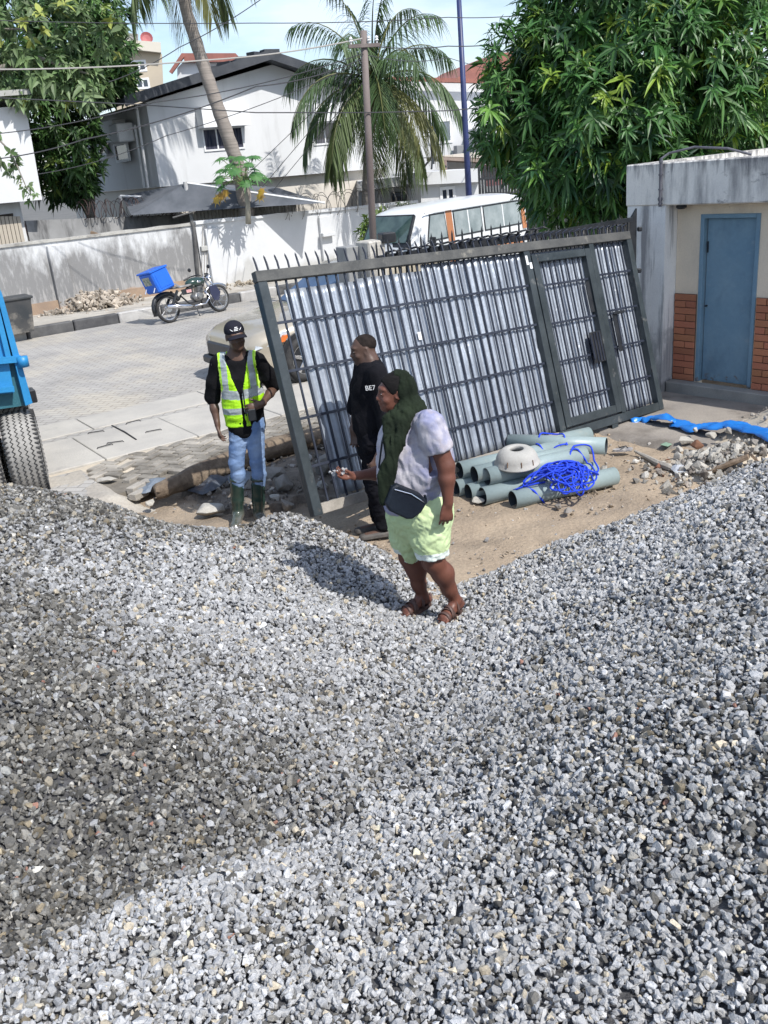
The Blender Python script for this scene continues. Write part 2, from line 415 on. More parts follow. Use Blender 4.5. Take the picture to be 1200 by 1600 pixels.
# ================================================================ gatehouse
m_cream = M('cream_plaster', (.74, .63, .49), (.65, .56, .44), 1.5, rough=.85, bump=.2, bscale=40, fine=.05,
            layers=[((.22, .17, .12), 5, .655, .70, (1, 1, .6), None, .7), ((.45, .38, .30), 2.0, .55, .70, (1, 1, .4), None, .5)])
m_mould = M('mouldy_render', (.80, .77, .71), (.70, .68, .64), 1.4, rough=.9, bump=.25, bscale=40, fine=.06,
            layers=[((.20, .20, .205), 2.6, .47, .68, (2.2, 2.2, .4), None, .75), ((.22, .21, .2), 1.6, .56, .66, (1, 1, 1), None, .6), ((.12, .12, .13), 5.0, .50, .66, (3, 3, .3), (2.7, 2.25), .8), ((.14, .14, .14), 3.4, .60, .66, (1, 1, 2.2), None, .7)])
m_pillar = M('pillar_render', (.78, .78, .76), (.66, .66, .65), 1.8, rough=.9, bump=.25, bscale=40, fine=.06,
             layers=[((.20, .20, .21), 2.6, .5, .62, (3.0, 3.0, .25), None, .85), ((.30, .31, .32), 3.0, .5, .6, (1, 1, 1), (.2, 1.3), .7), ((.17, .17, .17), 2.2, .62, .7, (1, 1, 1), (.0, .8), .8)])
m_brick = M('red_brick', (.30, .105, .065), (.22, .075, .05), 9, rough=.85, bump=.3, bscale=90, attr=True, col2=None) if False else M('red_brick', (1, 1, 1), None, rough=.85, bump=.35, bscale=80, attr=True, fine=.12)
m_mortar = M('brick_mortar', (.13, .075, .055), rough=.95)
m_bdoor = M('blue_steel_door', (.14, .25, .34), (.19, .30, .38), 2.0, rough=.5, bump=.08, bscale=12, fine=.05,
            layers=[((.07, .13, .19), 2.5, .52, .7, (1, 1, .5), None, .55), ((.26, .34, .40), 4, .60, .70, (1, 1, 2), None, .5), ((.14, .10, .08), 8, .64, .70, (1, 1, 1), (.1, .5), .7)])
m_step = M('step_concrete', (.30, .295, .27), (.22, .22, .21), 3, rough=.9, bump=.3, fine=.08)
gh = thing('gatehouse', 'low cream gatehouse with mouldy parapet, brick dado and recessed blue steel door', 'building', bp(0))
UZ = np.array([0, 0, 1.0])
def wb(mb, s0, s1, o0, o1, z0, z1, bev=0.0):    # box in gatehouse coordinates
    mb.obox(bp((s0 + s1) / 2, (o0 + o1) / 2, (z0 + z1) / 2), BD * (s1 - s0) / 2, BN * (o1 - o0) / 2, UZ * (z1 - z0) / 2, bev); return mb
D0, D1, DZ0, DZ1 = .215, .905, .155, 2.01
b = MB()
wb(b, -.08, D0, -.15, 0, 0, 2.128); wb(b, D1, 4.6, -.15, 0, 0, 2.128); wb(b, D0, D1, -.15, 0, DZ1, 2.128)
wb(b, -.6, -.45, -3.2, -.12, 0, 2.3)
b.build('wall', m_cream, gh)
b = MB(); wb(b, -.58, -.083, -.118, .23, -.1, 2.128); b.build('pillar', m_pillar, gh)
b = MB(); wb(b, -.60, 4.6, .0, .24, 2.13, 2.57, .012); wb(b, -.60, -.40, -3.2, -.001, 2.30, 2.57); b.build('parapet', m_mould, gh)
b = MB(); wb(b, -.39, 4.6, -3.2, -.002, 2.29, 2.40); b.build('roof_slab', m_conc, gh)
# door
b = MB(); wb(b, D0, D0 + .045, -.10, .012, DZ0, DZ1, .004); wb(b, D1 - .045, D1, -.10, .012, DZ0, DZ1, .004); wb(b, D0 + .045, D1 - .045, -.10, .012, DZ1 - .045, DZ1, .004)
b.build('door_frame', m_bdoor, gh)
b = MB(); wb(b, D0 + .055, D1 - .05, -.085, -.05, DZ0 + .015, DZ1 - .05, .004); dr = b.build('door', m_bdoor, gh)
b = MB(); b.lathe([(.0, .03), (.008, .03), (.012, .01), (.012, -.02)], bp(D0 + .08, -.045, 1.02), BN, 10)
wb(b, D0 + .062, D0 + .075, -.05, -.035, 1.6, 1.72); b.build('handle', m_black, dr)
# brick dado: individual bricks in stretcher rows, in one part
b = MB(); wb(b, -.075, D0 - .012, .001, .012, .15, 1.15); wb(b, D1 + .012, 3.5, .001, .012, .15, 1.15); dd = b.build('brick_dado', m_mortar, gh)
b = MB(); tin = []; rr = random.Random(3)
rows = 13; rh = 1.0 / rows
for i in range(rows):
    for (a0, a1) in ((-.075, D0 - .012), (D1 + .012, 3.5)):
        s = a0 - (.0 if i % 2 else .0); first = True
        while s < a1 - .01:
            wdt = (.31 if i % 2 == 0 else .15) if a1 < 1 else (.25 if not first or i % 2 else .12)
            e = min(s + wdt, a1)
            n0 = len(b.v); wb(b, s + .004, e - .004, .012, .026 + rr.uniform(-.002, .003), .15 + i * rh + .004, .15 + (i + 1) * rh - .004, .004)
            tin.append(np.tile(np.array([.43, .165, .09]) * rr.uniform(.75, 1.15) + np.array([0, rr.uniform(-.01, .02), 0]), (len(b.v) - n0, 1)))
            s = e; first = False
Vb = np.array(b.v); tb = np.concatenate(tin); fc = np.array([((Vb[f].mean(0) - BP) @ BD) for f in b.f]); 
for sel in (fc < .5, fc >= .5):
    ff = [f for f, q in zip(b.f, sel) if q]; us = sorted({i for f in ff for i in f}); mp_ = {u_: k for k, u_ in enumerate(us)}
    nmesh('bricks', Vb[us], [[mp_[i] for i in f] for f in ff], m_brick, dd, None, False, tb[us])
b = MB(); wb(b, .0 - .075, 3.5, .0, .16, -.05, .15, .01); b.build('doorstep', m_step, gh)
b = MB(); b.tube([bp(-.13, .265, 2.62), bp(-.13, .265, 2.12)], .017, 10); b.tube([bp(-.13, .262, 2.2), bp(-.13, .27, 2.2)], .03, 8)
for z in (2.15, 2.3, 2.45, 2.58): b.tube([bp(-.13, .265, z - .008), bp(-.13, .265, z + .008)], .024, 10)
b.tube([bp(-.13, .265, 2.61), bp(-.08, .2, 2.66), bp(.15, .08, 2.70), bp(.5, .02, 2.66), bp(.7, -.1, 2.58)], .012, 8)
b.build('drain_pipe', M('dark_pipe', (.07, .07, .09), (.12, .12, .14), 8, rough=.5), gh)
b = MB(); b.lathe([(.0, .0), (.05, .0), (.06, -.03), (.04, -.05), (0, -.05)], bp(.03, .1, 2.128), UZ, 14); b.build('ceiling_lamp', m_black, gh)
b = MB(); b.lathe([(.0, 0), (.9, 0), (.95, .03), (.95, .12), (.88, .16), (0, .2)], bp(1.75, -1.15, 2.56), UZ, 40)
tag(b.build('tank_lid', M('black_plastic', (.015, .016, .02), rough=.35), None, True), 'black round plastic tank cover lying on the gatehouse roof', 'tank')

# ================================================================ perimeter walls
WP = st(0, 21.85)
def wallpoly(name, pts, P0, yaw, depth, m, parent=None):
    q = [onp(x, y, P0, yaw) for x, y in pts]; n = np.array([-sin(yaw), cos(yaw), 0])
    b = MB(); b.prism(q, n * depth); return b.build(name, m, parent)
def quadwall(name, x0, x1, yt0, yt1, P0, yaw, zb, depth, m, parent=None, off=0.0, capz=None):
    n = np.array([-sin(yaw), cos(yaw), 0]); P0 = np.array(P0) - n * off
    a = onp(x0, yt0, P0, yaw); c = onp(x1, yt1, P0, yaw)
    b = MB(); b.prism([a, c, np.array([c[0], c[1], zb]), np.array([a[0], a[1], zb])], n * depth); o = b.build(name, m, parent)
    return o, a, c
m_pw = M('grimy_white_wall', (.60, .61, .62), (.52, .53, .54), 1.1, rough=.9, bump=.2, bscale=30, fine=.05,
         layers=[((.13, .127, .125), 1.8, .37, .56, (1.6, 1.6, .6), (.75, 2.2), .80), ((.50, .50, .49), 5.0, .54, .70, (3, 3, .6), None, .45), ((.42, .41, .40), 7, .60, .70, (2, 2, .3), (.2, 1.9), .6), ((.38, .27, .19), 1.2, .55, .62, (1, 1, 1), (.25, .75), .9)])
m_pw2 = M('white_wall', (.62, .63, .64), (.55, .56, .57), .8, rough=.85, bump=.15, bscale=30, fine=.03,
          layers=[((.34, .33, .30), 1.2, .52, .66, (1, 1, .6), (.2, 1.0), .55), ((.45, .45, .45), 3, .66, .74, (3, 3, .2), None, .4)])
m_cop = M('coping', (.46, .45, .42), (.30, .29, .27), 2, rough=.9, bump=.5, fine=.08, layers=[((.13, .12, .11), 3, .55, .68, (1, 1, 1), None, .7)])
m_foot = M('wall_footing', (.36, .26, .18), (.27, .20, .15), 2, rough=.95, bump=.4, fine=.08)
nrmS = -sv
pw = thing('perimeter_wall', 'long street wall, its white paint blackened by grey mould low down', 'wall', WP)
o, a, c = quadwall('wall', -420, 303, 437, 352, WP, SY, .1, .18, m_pw, pw)
def coping(name, a, c, m, w=.26, h=.05, over=.04, parent=None):
    b = MB(); n_ = 24; rr = random.Random(5)
    P = [np.array(a) + (np.array(c) - np.array(a)) * k / n_ for k in range(n_ + 1)]
    V = []; 
    for p in P:
        j = rr.uniform(-.012, .012)
        for (o_, z) in ((-over, -.012), (-over, h + j), (w - over, h + j), (w - over, -.012)): V.append(p + sv * o_ + (0, 0, z))
    F_ = []
    for k in range(n_):
        for q in range(4): F_.append([k * 4 + q, k * 4 + (q + 1) % 4, (k + 1) * 4 + (q + 1) % 4, (k + 1) * 4 + q])
    F_ += [[0, 1, 2, 3], [n_ * 4 + q for q in (3, 2, 1, 0)]]
    b.add(V, F_); return b.build(name, m, parent)
coping('coping', a + (0, 0, .014), c + (0, 0, .014), m_cop, parent=pw)
for px, pt in ((84, 380),):
    q = onp(px, pt, WP, SY); b = MB(); b.obox([q[0], q[1], (q[2] + .2) / 2 - .02] - sv * .06, su * .19, sv * .06, UZ * ((q[2] - .25) / 2), .01); b.build('pilaster', m_pw, pw)
b = MB()
f0 = onp(-420, 500, WP, SY); f1 = onp(303, 470, WP, SY)
b.prism([np.array([f0[0], f0[1], .1]), np.array([f1[0], f1[1], .1]), np.array([f1[0], f1[1], .52]), np.array([f0[0], f0[1], .52])], -sv * .05); b.build('footing', m_foot, pw)
ww = thing('perimeter_wall', 'clean white street wall with a flat coping, standing behind the motorcycle\'s front wheel and the leaning gate', 'wall', st(9, 21.85))
o, a, c = quadwall('wall', 305, 652, 351, 317, WP, SY, .1, .2, m_pw2, ww, .02)
coping('coping', a + (0, 0, .014), c + (0, 0, .014), m_pw2, .3, .06, .05, ww)
for px, pt in ((326, 350), (503, 332)):
    q = onp(px, pt, WP, SY); b = MB(); b.obox(np.array([q[0], q[1], (q[2] + .2) / 2 - .05]) - sv * .075, su * .17, sv * .05, UZ * ((q[2] - .3) / 2), .01); b.build('pilaster', m_pw2, ww)
q = onp(506, 366, WP, SY); b = MB(); b.obox(q - sv * .2, su * .2, sv * .1, UZ * .05, .01); b.build('ledge', m_pw2, ww)
# inner, darker wall behind it with rolls of razor wire
IP = st(0, 25.0)
iw = thing('inner_wall', 'second, grey stained yard wall behind the mouldy street wall', 'wall', IP)
quadwall('wall', 40, 303, 345, 334, IP, SY, -.3, .15, M('grey_wall', (.34, .34, .34), (.24, .24, .24), 1.5, rough=.9, layers=[((.08, .08, .08), 2, .5, .65, (2, 2, .4), None, .8)]), iw)
def coilwire(name, p0, p1, r, turns, m, th=.006):
    p0 = np.array(p0); p1 = np.array(p1); d = nrm(p1 - p0); x, y, _ = frame(d); V = []; rr = random.Random(len(name) + turns)
    n = turns * 14; pts = []
    for k in range(n + 1):
        a = 2 * pi * k / 14; rad = r * (1 + .15 * sin(k * .31))
        pts.append(p0 + (p1 - p0) * (k / n) + (x * cos(a) + y * sin(a)) * rad + d * .12 * sin(a * .5 + k * .05))
    b = MB(); b.tube(pts, th, 4); return b.build(name, m)
m_wire = M('galvanised_wire', (.22, .21, .20), (.12, .11, .10), 9, rough=.6, metal=.3)
tag(coilwire('razor_wire', onp(430, 328, st(0, 22.0), SY), onp(640, 306, st(0, 22.0), SY), .30, 26, m_wire, .008), 'coils of razor wire along the top of the clean white wall', 'razor wire')
tag(coilwire('razor_wire', onp(125, 335, IP, SY) + (0, 0, .1), onp(300, 326, IP, SY) + (0, 0, .1), .24, 34, M('rusty_wire', (.10, .06, .05), (.06, .04, .04), 9, rough=.8), .008), 'rusty tangle of razor wire on the inner grey wall under the shade net', 'razor wire')

# ================================================================ houses
def solid(name, pts, P0, yaw, depth, m, parent): return wallpoly(name, pts, P0, yaw, depth, m, parent)
def window(parent, pts, P0, yaw, panes=2, prj=.03, fw=.05, mf=None, mg=None, hood=None, bars=0):
    """pts: four picture corners tl tr br bl on the facade plane; frame is the part, glass its sub-part"""
    q = [onp(x, y, P0, yaw) for x, y in pts]; tl, tr, br, bl = q
    n = -np.array([-sin(yaw), cos(yaw), 0]); b = MB()
    u = np.array([cos(yaw), sin(yaw), 0])
    if (tr - tl) @ u < 0: tl, tr, br, bl = tr, tl, bl, br
    W_ = ((tr - tl) @ u + (br - bl) @ u) / 2; H_ = (tl[2] + tr[2] - bl[2] - br[2]) / 2
    c0 = (tl + tr + br + bl) / 4
    def P(a, c_, o): return c0 + u * (a * W_ / 2) + UZ * (c_ * H_ / 2) + n * o
    for sg in (-1, 1):
        b.obox(P(sg, 0, prj / 2 + .002), u * fw / 2, n * prj / 2, UZ * (H_ / 2 + fw / 2)); b.obox(P(0, sg, prj / 2 + .002), u * (W_ / 2 - fw / 2), n * prj / 2, UZ * fw / 2)
    for k in range(1, panes): b.obox(P(-1 + 2 * k / panes, 0, prj / 2), u * fw / 2.4, n * prj / 2.4, UZ * (H_ / 2 - fw / 2))
    w = b.build('window', mf or m_white, parent)
    b = MB(); b.obox(P(0, 0, .006), u * (W_ / 2 - fw / 2), n * .004, UZ * (H_ / 2 - fw / 2)); b.build('pane', mg or m_glass, w)
    if hood:
        b = MB(); hw, hh, hd = hood
        c = P(0, 1, 0) + UZ * .02
        V = [c - u * (W_ / 2 + hw) , c + u * (W_ / 2 + hw), c + u * (W_ / 2 + hw) + UZ * hh, c - u * (W_ / 2 + hw) + UZ * hh]
        b.prism([v + n * .002 for v in V], n * hd); b.build('window_hood', m_white, parent)
    return w
m_hw = M('house_white', (.66, .67, .68), (.60, .61, .62), .5, rough=.85, bump=.1, layers=[((.42, .42, .42), 1.5, .56, .72, (2, 2, .25), None, .4)])
m_roofb = M('black_roofing', (.035, .04, .05), (.06, .065, .075), 3, rough=.6, bump=.3)
m_beige = M('beige_render', (.50, .43, .33), (.44, .38, .30), .6, rough=.9)
m_redroof = M('red_roofing', (.33, .13, .10), (.25, .10, .08), 2, rough=.7, bump=.4)
HY = SY
HP = at(250, 290, 27.5)
mh = thing('house', 'white two storey house with black gable roof and hooded windows behind the street wall', 'house', (HP[0], HP[1], 0))
hn = np.array([-sin(HY), cos(HY), 0])
solid('wall', [(250, 292), (228, 160), (425, 101), (606, 163), (606, 262)], HP, HY, 10.0, m_hw, mh)
q0 = onp(256, 292, HP, HY) + hn * .25; q1 = onp(606, 262, HP, HY) + hn * .25
b = MB(); b.prism([q0, q1, np.array([q1[0], q1[1], -.3]), np.array([q0[0], q0[1], -.3])], hn * 8.5); b.build('ground_floor_wall', M('pale_beige', (.66, .62, .56), (.58, .54, .48), 1, rough=.9), mh)
# roof: two slopes with thick dark verge
HPo = HP - hn * .6; A = onp(196, 163, HPo, HY) + hn * .6; B = onp(423, 90, HPo, HY) + hn * .6; C_ = onp(640, 160, HPo, HY) + hn * .6
for (p, q) in ((A, B), (B, C_)):
    b = MB(); b.prism([p - hn * .55, q - hn * .55, q - hn * .55 + (0, 0, .16), p - hn * .55 + (0, 0, .16)], hn * 11.3); b.build('roof', m_roofb, mh)
    b = MB(); b.prism([p - hn * .60 + (0, 0, -.05), q - hn * .60 + (0, 0, -.05), q - hn * .60 + (0, 0, .2), p - hn * .60 + (0, 0, .2)], hn * .045); b.build('fascia', m_roofb, mh)
b = MB()
for k in range(8): b.box(B + hn * (-.4 + k * .5) + su * .1 * (-1) ** k + (0, 0, .18), (.5, .3, .1), SY + k * .4)
b.build('ridge_tiles', m_roofb, mh)
m_curt = M('dark_glass_curtain', (.02, .025, .05), (.10, .10, .13), 6, rough=.1, spec=.8, stretch=(3, 3, .3))
window(mh, [(317, 203), (379, 197), (379, 231), (319, 236)], HP, HY, 3, hood=(.12, .55, .42), mg=m_curt)
window(mh, [(489, 193), (524, 190), (524, 224), (490, 226)], HP, HY, 2, hood=(.12, .5, .42), mg=m_curt)
SP = onp(245, 290, HP, HY); HY2 = HY + pi / 2
n2 = np.array([-sin(HY2), cos(HY2), 0])      # points left, away from the house
def swin(pts, **k):
    q = [onp(x, y, SP, HY2) for x, y in pts]; u = np.array([cos(HY2), sin(HY2), 0]); b = MB()
    c0 = sum(q) / 4; W_ = abs((q[1] - q[0]) @ u + (q[2] - q[3]) @ u) / 4; H_ = (q[0][2] + q[1][2] - q[2][2] - q[3][2]) / 4
    for sg in (-1, 1):
        b.obox(c0 + u * sg * W_ + n2 * .03, u * .04, n2 * .025, UZ * (H_ + .04)); b.obox(c0 + UZ * sg * H_ + n2 * .03, u * (W_ - .04), n2 * .025, UZ * .04)
    w = b.build('window', m_white, mh); b = MB(); b.obox(c0 + n2 * .015, u * (W_ - .04), n2 * .006, UZ * (H_ - .04)); b.build('pane', m_curt, w)
    if k.get('hood'):
        b = MB(); b.obox(c0 + UZ * (H_ + .35) + n2 * .2, u * (W_ + .1), n2 * .2, UZ * .28); b.build('window_hood', m_white, mh)
swin([(181, 226), (201, 223), (203, 249), (184, 253)], hood=1); swin([(157, 229), (166, 227), (168, 240), (160, 242)], hood=1)
b = MB(); q = onp(203, 207, SP, HY2); b.obox(q + n2 * .25, np.array([cos(HY2), sin(HY2), 0]) * .35, n2 * .25, UZ * .25, .03); b.build('air_conditioner', m_white, mh)
b = MB()
for x0, x1 in ((216, 228), (213, 222)):
    b.tube([onp(x0, 165 if x0 > 214 else 195, SP, HY2) + n2 * .05, onp(x1 + 6, 293, SP, HY2) + n2 * .05], .04, 6)
b.build('waste_pipe', m_white, mh)
# left house corner
LP = at(66, 312, 24.0); LY = SY - radians(6)
lh = thing('house', 'corner of a white house with projecting upper floor and tall louvres at the left edge', 'house', (LP[0], LP[1], 0))
solid('upper_wall', [(66, 312), (40, 165), (-160, 180), (-160, 332)], LP, LY, 6, m_hw, lh)
ln = np.array([-sin(LY), cos(LY), 0])
LP2 = LP + ln * .5
solid('lower_wall', [(48, 395), (27, 300), (-160, 320), (-160, 420)], LP2, LY, 5.2, m_hw, lh)
b = MB(); p0 = onp(-170, 165, LP, LY); p1 = onp(72, 148, LP, LY)
b.prism([p0 - ln * .4, p1 - ln * .4, p1 - ln * .4 + (0, 0, .12), p0 - ln * .4 + (0, 0, .12)], ln * 7); b.build('roof', M('grey_roof', (.42, .42, .40), (.3, .3, .28), 3, rough=.8), lh)
b = MB(); g0 = onp(-20, 340, LP2, LY); g1 = onp(29, 332, LP2, LY); g2 = onp(40, 384, LP2, LY)
b.prism([onp(-20, 338, LP2, LY) - ln * .01, onp(20, 333, LP2, LY) - ln * .01, onp(30, 384, LP2, LY) - ln * .01, onp(-10, 388, LP2, LY) - ln * .01], -ln * .01)
lw = b.build('opening', M('dark_opening', (.05, .04, .035), rough=.9), lh)
b = MB()
for k in range(8):
    x = -16 + k * 6.2; b.bar(onp(x, 338, LP2, LY) - ln * .06, onp(x + 10, 386, LP2, LY) - ln * .06, .07, .08)
b.build('louvre', M('louvre_cream', (.45, .40, .33), rough=.8), lw)
# small orange hut beyond the wall
b = MB(); OP = at(50, 375, 24.5)
hb = thing('meter_kiosk', 'small orange and cream kiosk with a square hole between the left house and the tree', 'kiosk', (OP[0], OP[1], 0))
solid('upper_body', [(37, 350), (61, 349), (64, 366), (40, 367)], OP, SY, .6, M('orange_paint', (.48, .16, .07), (.40, .13, .06), 4, rough=.7), hb)
solid('lower_body', [(40, 367.3), (64, 366.3), (69, 400), (44, 402)], OP, SY, .6, m_beige, hb)
wallpoly('hatch', [(51, 355), (57, 354.5), (57.5, 361), (51.5, 361.5)], OP - sv * .02, SY, .015, m_black, hb)
# beige tower far behind
TP = at(220, 130, 62); tw = thing('apartment_block', 'tall beige block with flat parapet and loggia rising behind the left trees', 'building', (TP[0], TP[1], 0))
TY = SY - radians(20); tn = np.array([-sin(TY), cos(TY), 0])
solid('wall', [(180, 76), (253, 84), (262, 280), (180, 280)], TP, TY, 9, m_beige, tw)
solid('parapet', [(178, 60), (251, 66), (252, 82), (178, 74)], TP - tn * .5, TY, 10, M('pale_parapet', (.6, .56, .48), rough=.9), tw)
solid('roof_house', [(182, 50), (216, 53), (216, 62), (182, 61)], TP + tn * 3, TY, 4, M('grey_roofhouse', (.25, .24, .23), rough=.9), tw)
window(tw, [(207, 95), (227, 96), (228, 111), (208, 110)], TP, TY, 2, fw=.12)
window(tw, [(213, 123), (232, 124), (233, 138), (214, 137)], TP, TY, 2, fw=.12)
b = MB(); c = onp(229, 61, TP, TY); b.lathe([(0, 0), (.25, .05), (.38, .14)], c, (.3, -1, .4), 14); b.build('satellite_dish', M('dish_red', (.35, .1, .1), rough=.6), tw)
# red roofed house
RP = at(300, 112, 46); rh_ = thing('house', 'small pale house with red gabled roof peeping above the black roof', 'house', (RP[0], RP[1], 0))
solid('wall', [(277, 106), (293, 90), (375, 94), (380, 170), (277, 170)], RP, SY - .5, 7, m_hw, rh_)
RN = np.array([-sin(SY - .5), cos(SY - .5), 0])
solid('fascia', [(264, 112), (283, 84), (288, 88), (268, 115)], RP - RN * .4, SY - .5, .3, m_redroof, rh_)
solid('roof', [(283, 83), (368, 83), (380, 96), (289, 97)], RP - RN * .3, SY - .5, 6, m_redroof, rh_)
# right white house with red roof
WP2 = at(700, 260, 37); rhs = thing('house', 'large white house with red roof edge behind the coconut palm and the blue pole', 'house', (WP2[0], WP2[1], 0))
WY = SY - radians(22); wn = np.array([-sin(WY), cos(WY), 0])
solid('wall', [(600, 128), (765, 131), (790, 300), (600, 330)], WP2, WY, 8, m_hw, rhs)
solid('fascia', [(604, 119), (770, 124), (770, 130), (604, 126)], WP2 - wn * .4, WY, .12, m_redroof, rhs)
solid('roof', [(712, 123), (772, 84), (900, 70), (900, 124)], WP2 + wn * .5, WY, 7, m_redroof, rhs)
window(rhs, [(669, 190), (704, 187), (705, 221), (672, 224)], WP2, WY, 2, fw=.09, mg=M('grey_glass', (.16, .19, .23), rough=.15))
solid('side_wing', [(748, 200), (860, 190), (860, 300), (752, 300)], WP2 - wn * 1.5, WY, 1.4, m_hw, rhs)
window(rhs, [(766, 208), (790, 205), (791, 216), (767, 218)], WP2 - wn * 1.5, WY, 2, fw=.06)
q = onp(716, 236, WP2, WY); b = MB(); b.obox(q - wn * .3, np.array([cos(WY), sin(WY), 0]) * .22, wn * .2, UZ * .2, .02); b.build('air_conditioner', M('ac_grey', (.25, .26, .27), rough=.6), rhs)
# flat roofed outbuilding
FP = at(656, 320, 27.5); fo = thing('outbuilding', 'low flat roofed white outbuilding with deep parapet behind the white minibus', 'building', (FP[0], FP[1], 0))
FY = SY - radians(25); fn = np.array([-sin(FY), cos(FY), 0]); FYL = FY + radians(75)
solid('wall', [(657, 286), (735, 280), (757, 279), (760, 360), (660, 370)], FP, FY, 4, m_hw, fo)
solid('parapet', [(655, 270), (751, 263), (752, 284), (656, 289)], FP - fn * .25, FY, 4.4, m_hw, fo)
FL = onp(655, 280, FP - fn * .25, FY)
GL = at(600, 300, 29.5)
solid('left_wall', [(560, 300), (660, 288), (663, 370), (560, 370)], GL, FY - .12, 3, M('grey_outwall', (.48, .48, .48), (.38, .38, .38), 1.4, rough=.9), fo)
solid('left_parapet', [(560, 284), (657, 272), (658, 287), (560, 299)], GL - fn * .3, FY - .12, 3.2, M('grey_parapet', (.42, .43, .44), (.52, .52, .52), 1.2, rough=.9, layers=[((.15, .15, .15), 2, .58, .7, (2, 2, .4), None, .6)]), fo)
window(fo, [(689, 295), (709, 293), (710, 315), (690, 318)], FP, FY, 2, fw=.08)
window(fo, [(612, 302), (635, 299), (635, 312), (613, 315)], GL, FY - .12, 1, fw=.03, mf=m_black)
# tripod mast on its roof
q = at(677, 262, 28.6); b = MB()
tm = thing('antenna_mast', 'black tripod mast with small yellow lamp on the outbuilding roof', 'mast', q)
b.tube([q + (0, 0, .1), q + (0, 0, 1.0)], .05, 8); b.tube([q + (0, 0, 1.0), q + (0, 0, 1.5)], .025, 8); b.build('mast', m_black, tm)
for a in (0.3, 2.4, 4.5):
    b = MB(); b.tube([q + (0, 0, .32), q + (.42 * cos(a), .42 * sin(a), -.02)], .03, 6); b.build('leg', m_black, tm)
b = MB(); b.box(q + (0, 0, 1.08), (.16, .1, .12), 0, .01); b.build('lamp_box', M('yellow_box', (.55, .4, .06), rough=.5), tm)
b = MB(); b.box(q + (0, 0, .98), (.5, .04, .03)); b.box(q + (-.1, 0, .88), (.4, .04, .03)); b.build('crossbar', m_black, tm)
# carport frame with pale cladding and red awning
CPp = at(740, 285, 30.5); cy_ = SY - radians(28); cn = np.array([-sin(cy_), cos(cy_), 0])
cpo = thing('carport', 'weathered carport with brown beam and red awning beyond the outbuilding', 'carport', (CPp[0], CPp[1], 0))
solid('beam', [(691, 245), (800, 250), (800, 256), (691, 250)], CPp, cy_, 3, M('brown_beam', (.22, .17, .15), (.3, .24, .2), 3, rough=.8), cpo)
solid('roof', [(693, 243), (760, 236), (810, 240), (810, 249), (693, 244.6)], CPp + cn * .3, cy_, 4, M('pale_roofing', (.62, .58, .52), rough=.8), cpo)
solid('post', [(692, 250.5), (698, 250.5), (700, 290), (694, 291)], CPp, cy_, .25, M('brown_post', (.22, .16, .14), rough=.8), cpo)
solid('back_wall', [(700, 252), (752, 254), (754, 290), (702, 292)], CPp + cn * 2.5, cy_, .2, m_hw, cpo)
solid('hatch_screen', [(753, 257), (800, 258), (800, 283), (754, 284)], CPp + cn * .5, cy_, .1, M('brown_screen', (.30, .24, .23), (.2, .15, .15), 8, rough=.9), cpo)
solid('awning', [(738, 285), (800, 279), (800, 288), (738, 293)], CPp - cn * .4, cy_, .6, M('red_awning', (.42, .13, .13), (.5, .25, .24), 6, rough=.7), cpo)
b = MB(); c = at(742, 268, 31.5); b.lathe([(.33, 0), (.36, .05), (.36, .12), (.33, .16), (.3, .12), (.3, .05)], c, -cn, 24, True); b.build('ring', M('ring_brown', (.25, .19, .17), rough=.8), cpo)
# shade net on posts inside the yard
NP = at(290, 300, 25.5)
sn = thing('shade_net', 'grey shade net tent on white posts in the yard of the white house', 'canopy', (NP[0], NP[1], 0))
m_net = M('shade_cloth', (.075, .085, .10), (.12, .13, .15), 2, rough=.95)
A = at(292, 286, 25.0); B = at(508, 317, 24.2); C_ = at(205, 336, 24.4); D = at(190, 306, 27.5); E_ = at(430, 292, 28.0)
def clothtri(mb, a, b_, c, sag, n=8):
    V = []; ids = {}
    for i in range(n + 1):
        for j in range(n + 1 - i):
            u_, v_ = i / n, j / n; w_ = 1 - u_ - v_
            ids[i, j] = len(V); V.append(a * w_ + b_ * u_ + c * v_ - UZ * sag * 27 * u_ * v_ * w_)
    F_ = []
    for i in range(n):
        for j in range(n - i):
            F_.append([ids[i, j], ids[i + 1, j], ids[i, j + 1]])
            if i + j < n - 1: F_.append([ids[i + 1, j], ids[i + 1, j + 1], ids[i, j + 1]])
    mb.add(V, F_)
b = MB(); clothtri(b, A, B, C_, .12); clothtri(b, A, D, C_, .1); clothtri(b, A, E_, B, .1); clothtri(b, A, E_, D, .15)
b.build('net', m_net, sn, True)
for (x0, y0, x1, y1, Yp) in ((289, 284, 302, 352, 24.9), (187, 306, 194, 350, 26.5)):
    b = MB(); b.tube([at(x0, y0, Yp), at(x1, y1, Yp)], .055, 10); b.build('post', M('post_white', (.55, .56, .57), (.4, .4, .4), 5, rough=.6), sn)
b = MB(); b.tube([at(188, 306, 26.5), at(292, 311, 26.3)], .035, 6); b.tube([A, B], .03, 6); b.build('rail', m_white, sn)
# corrugated sheet fence in the yard
b = MB(); p0 = at(303, 338, 25.2); p1 = at(470, 322, 26.2); d = p1 - p0; n = 60; V = []
for k in range(n + 1):
    p = p0 + d * k / n - sv * (.04 if k % 2 else 0); V += [p + (0, 0, .28), p + (0, 0, -1.6)]
b.add(V, [[2 * k, 2 * k + 1, 2 * k + 3, 2 * k + 2] for k in range(n)])
o = b.build('sheet_fence', M('old_sheet', (.50, .48, .45), (.36, .34, .31), 3, rough=.8)); tag(o, 'old corrugated sheet fence seen under the shade net above the clean white wall', 'fence')
o.modifiers.new('s', 'SOLIDIFY').thickness = .01
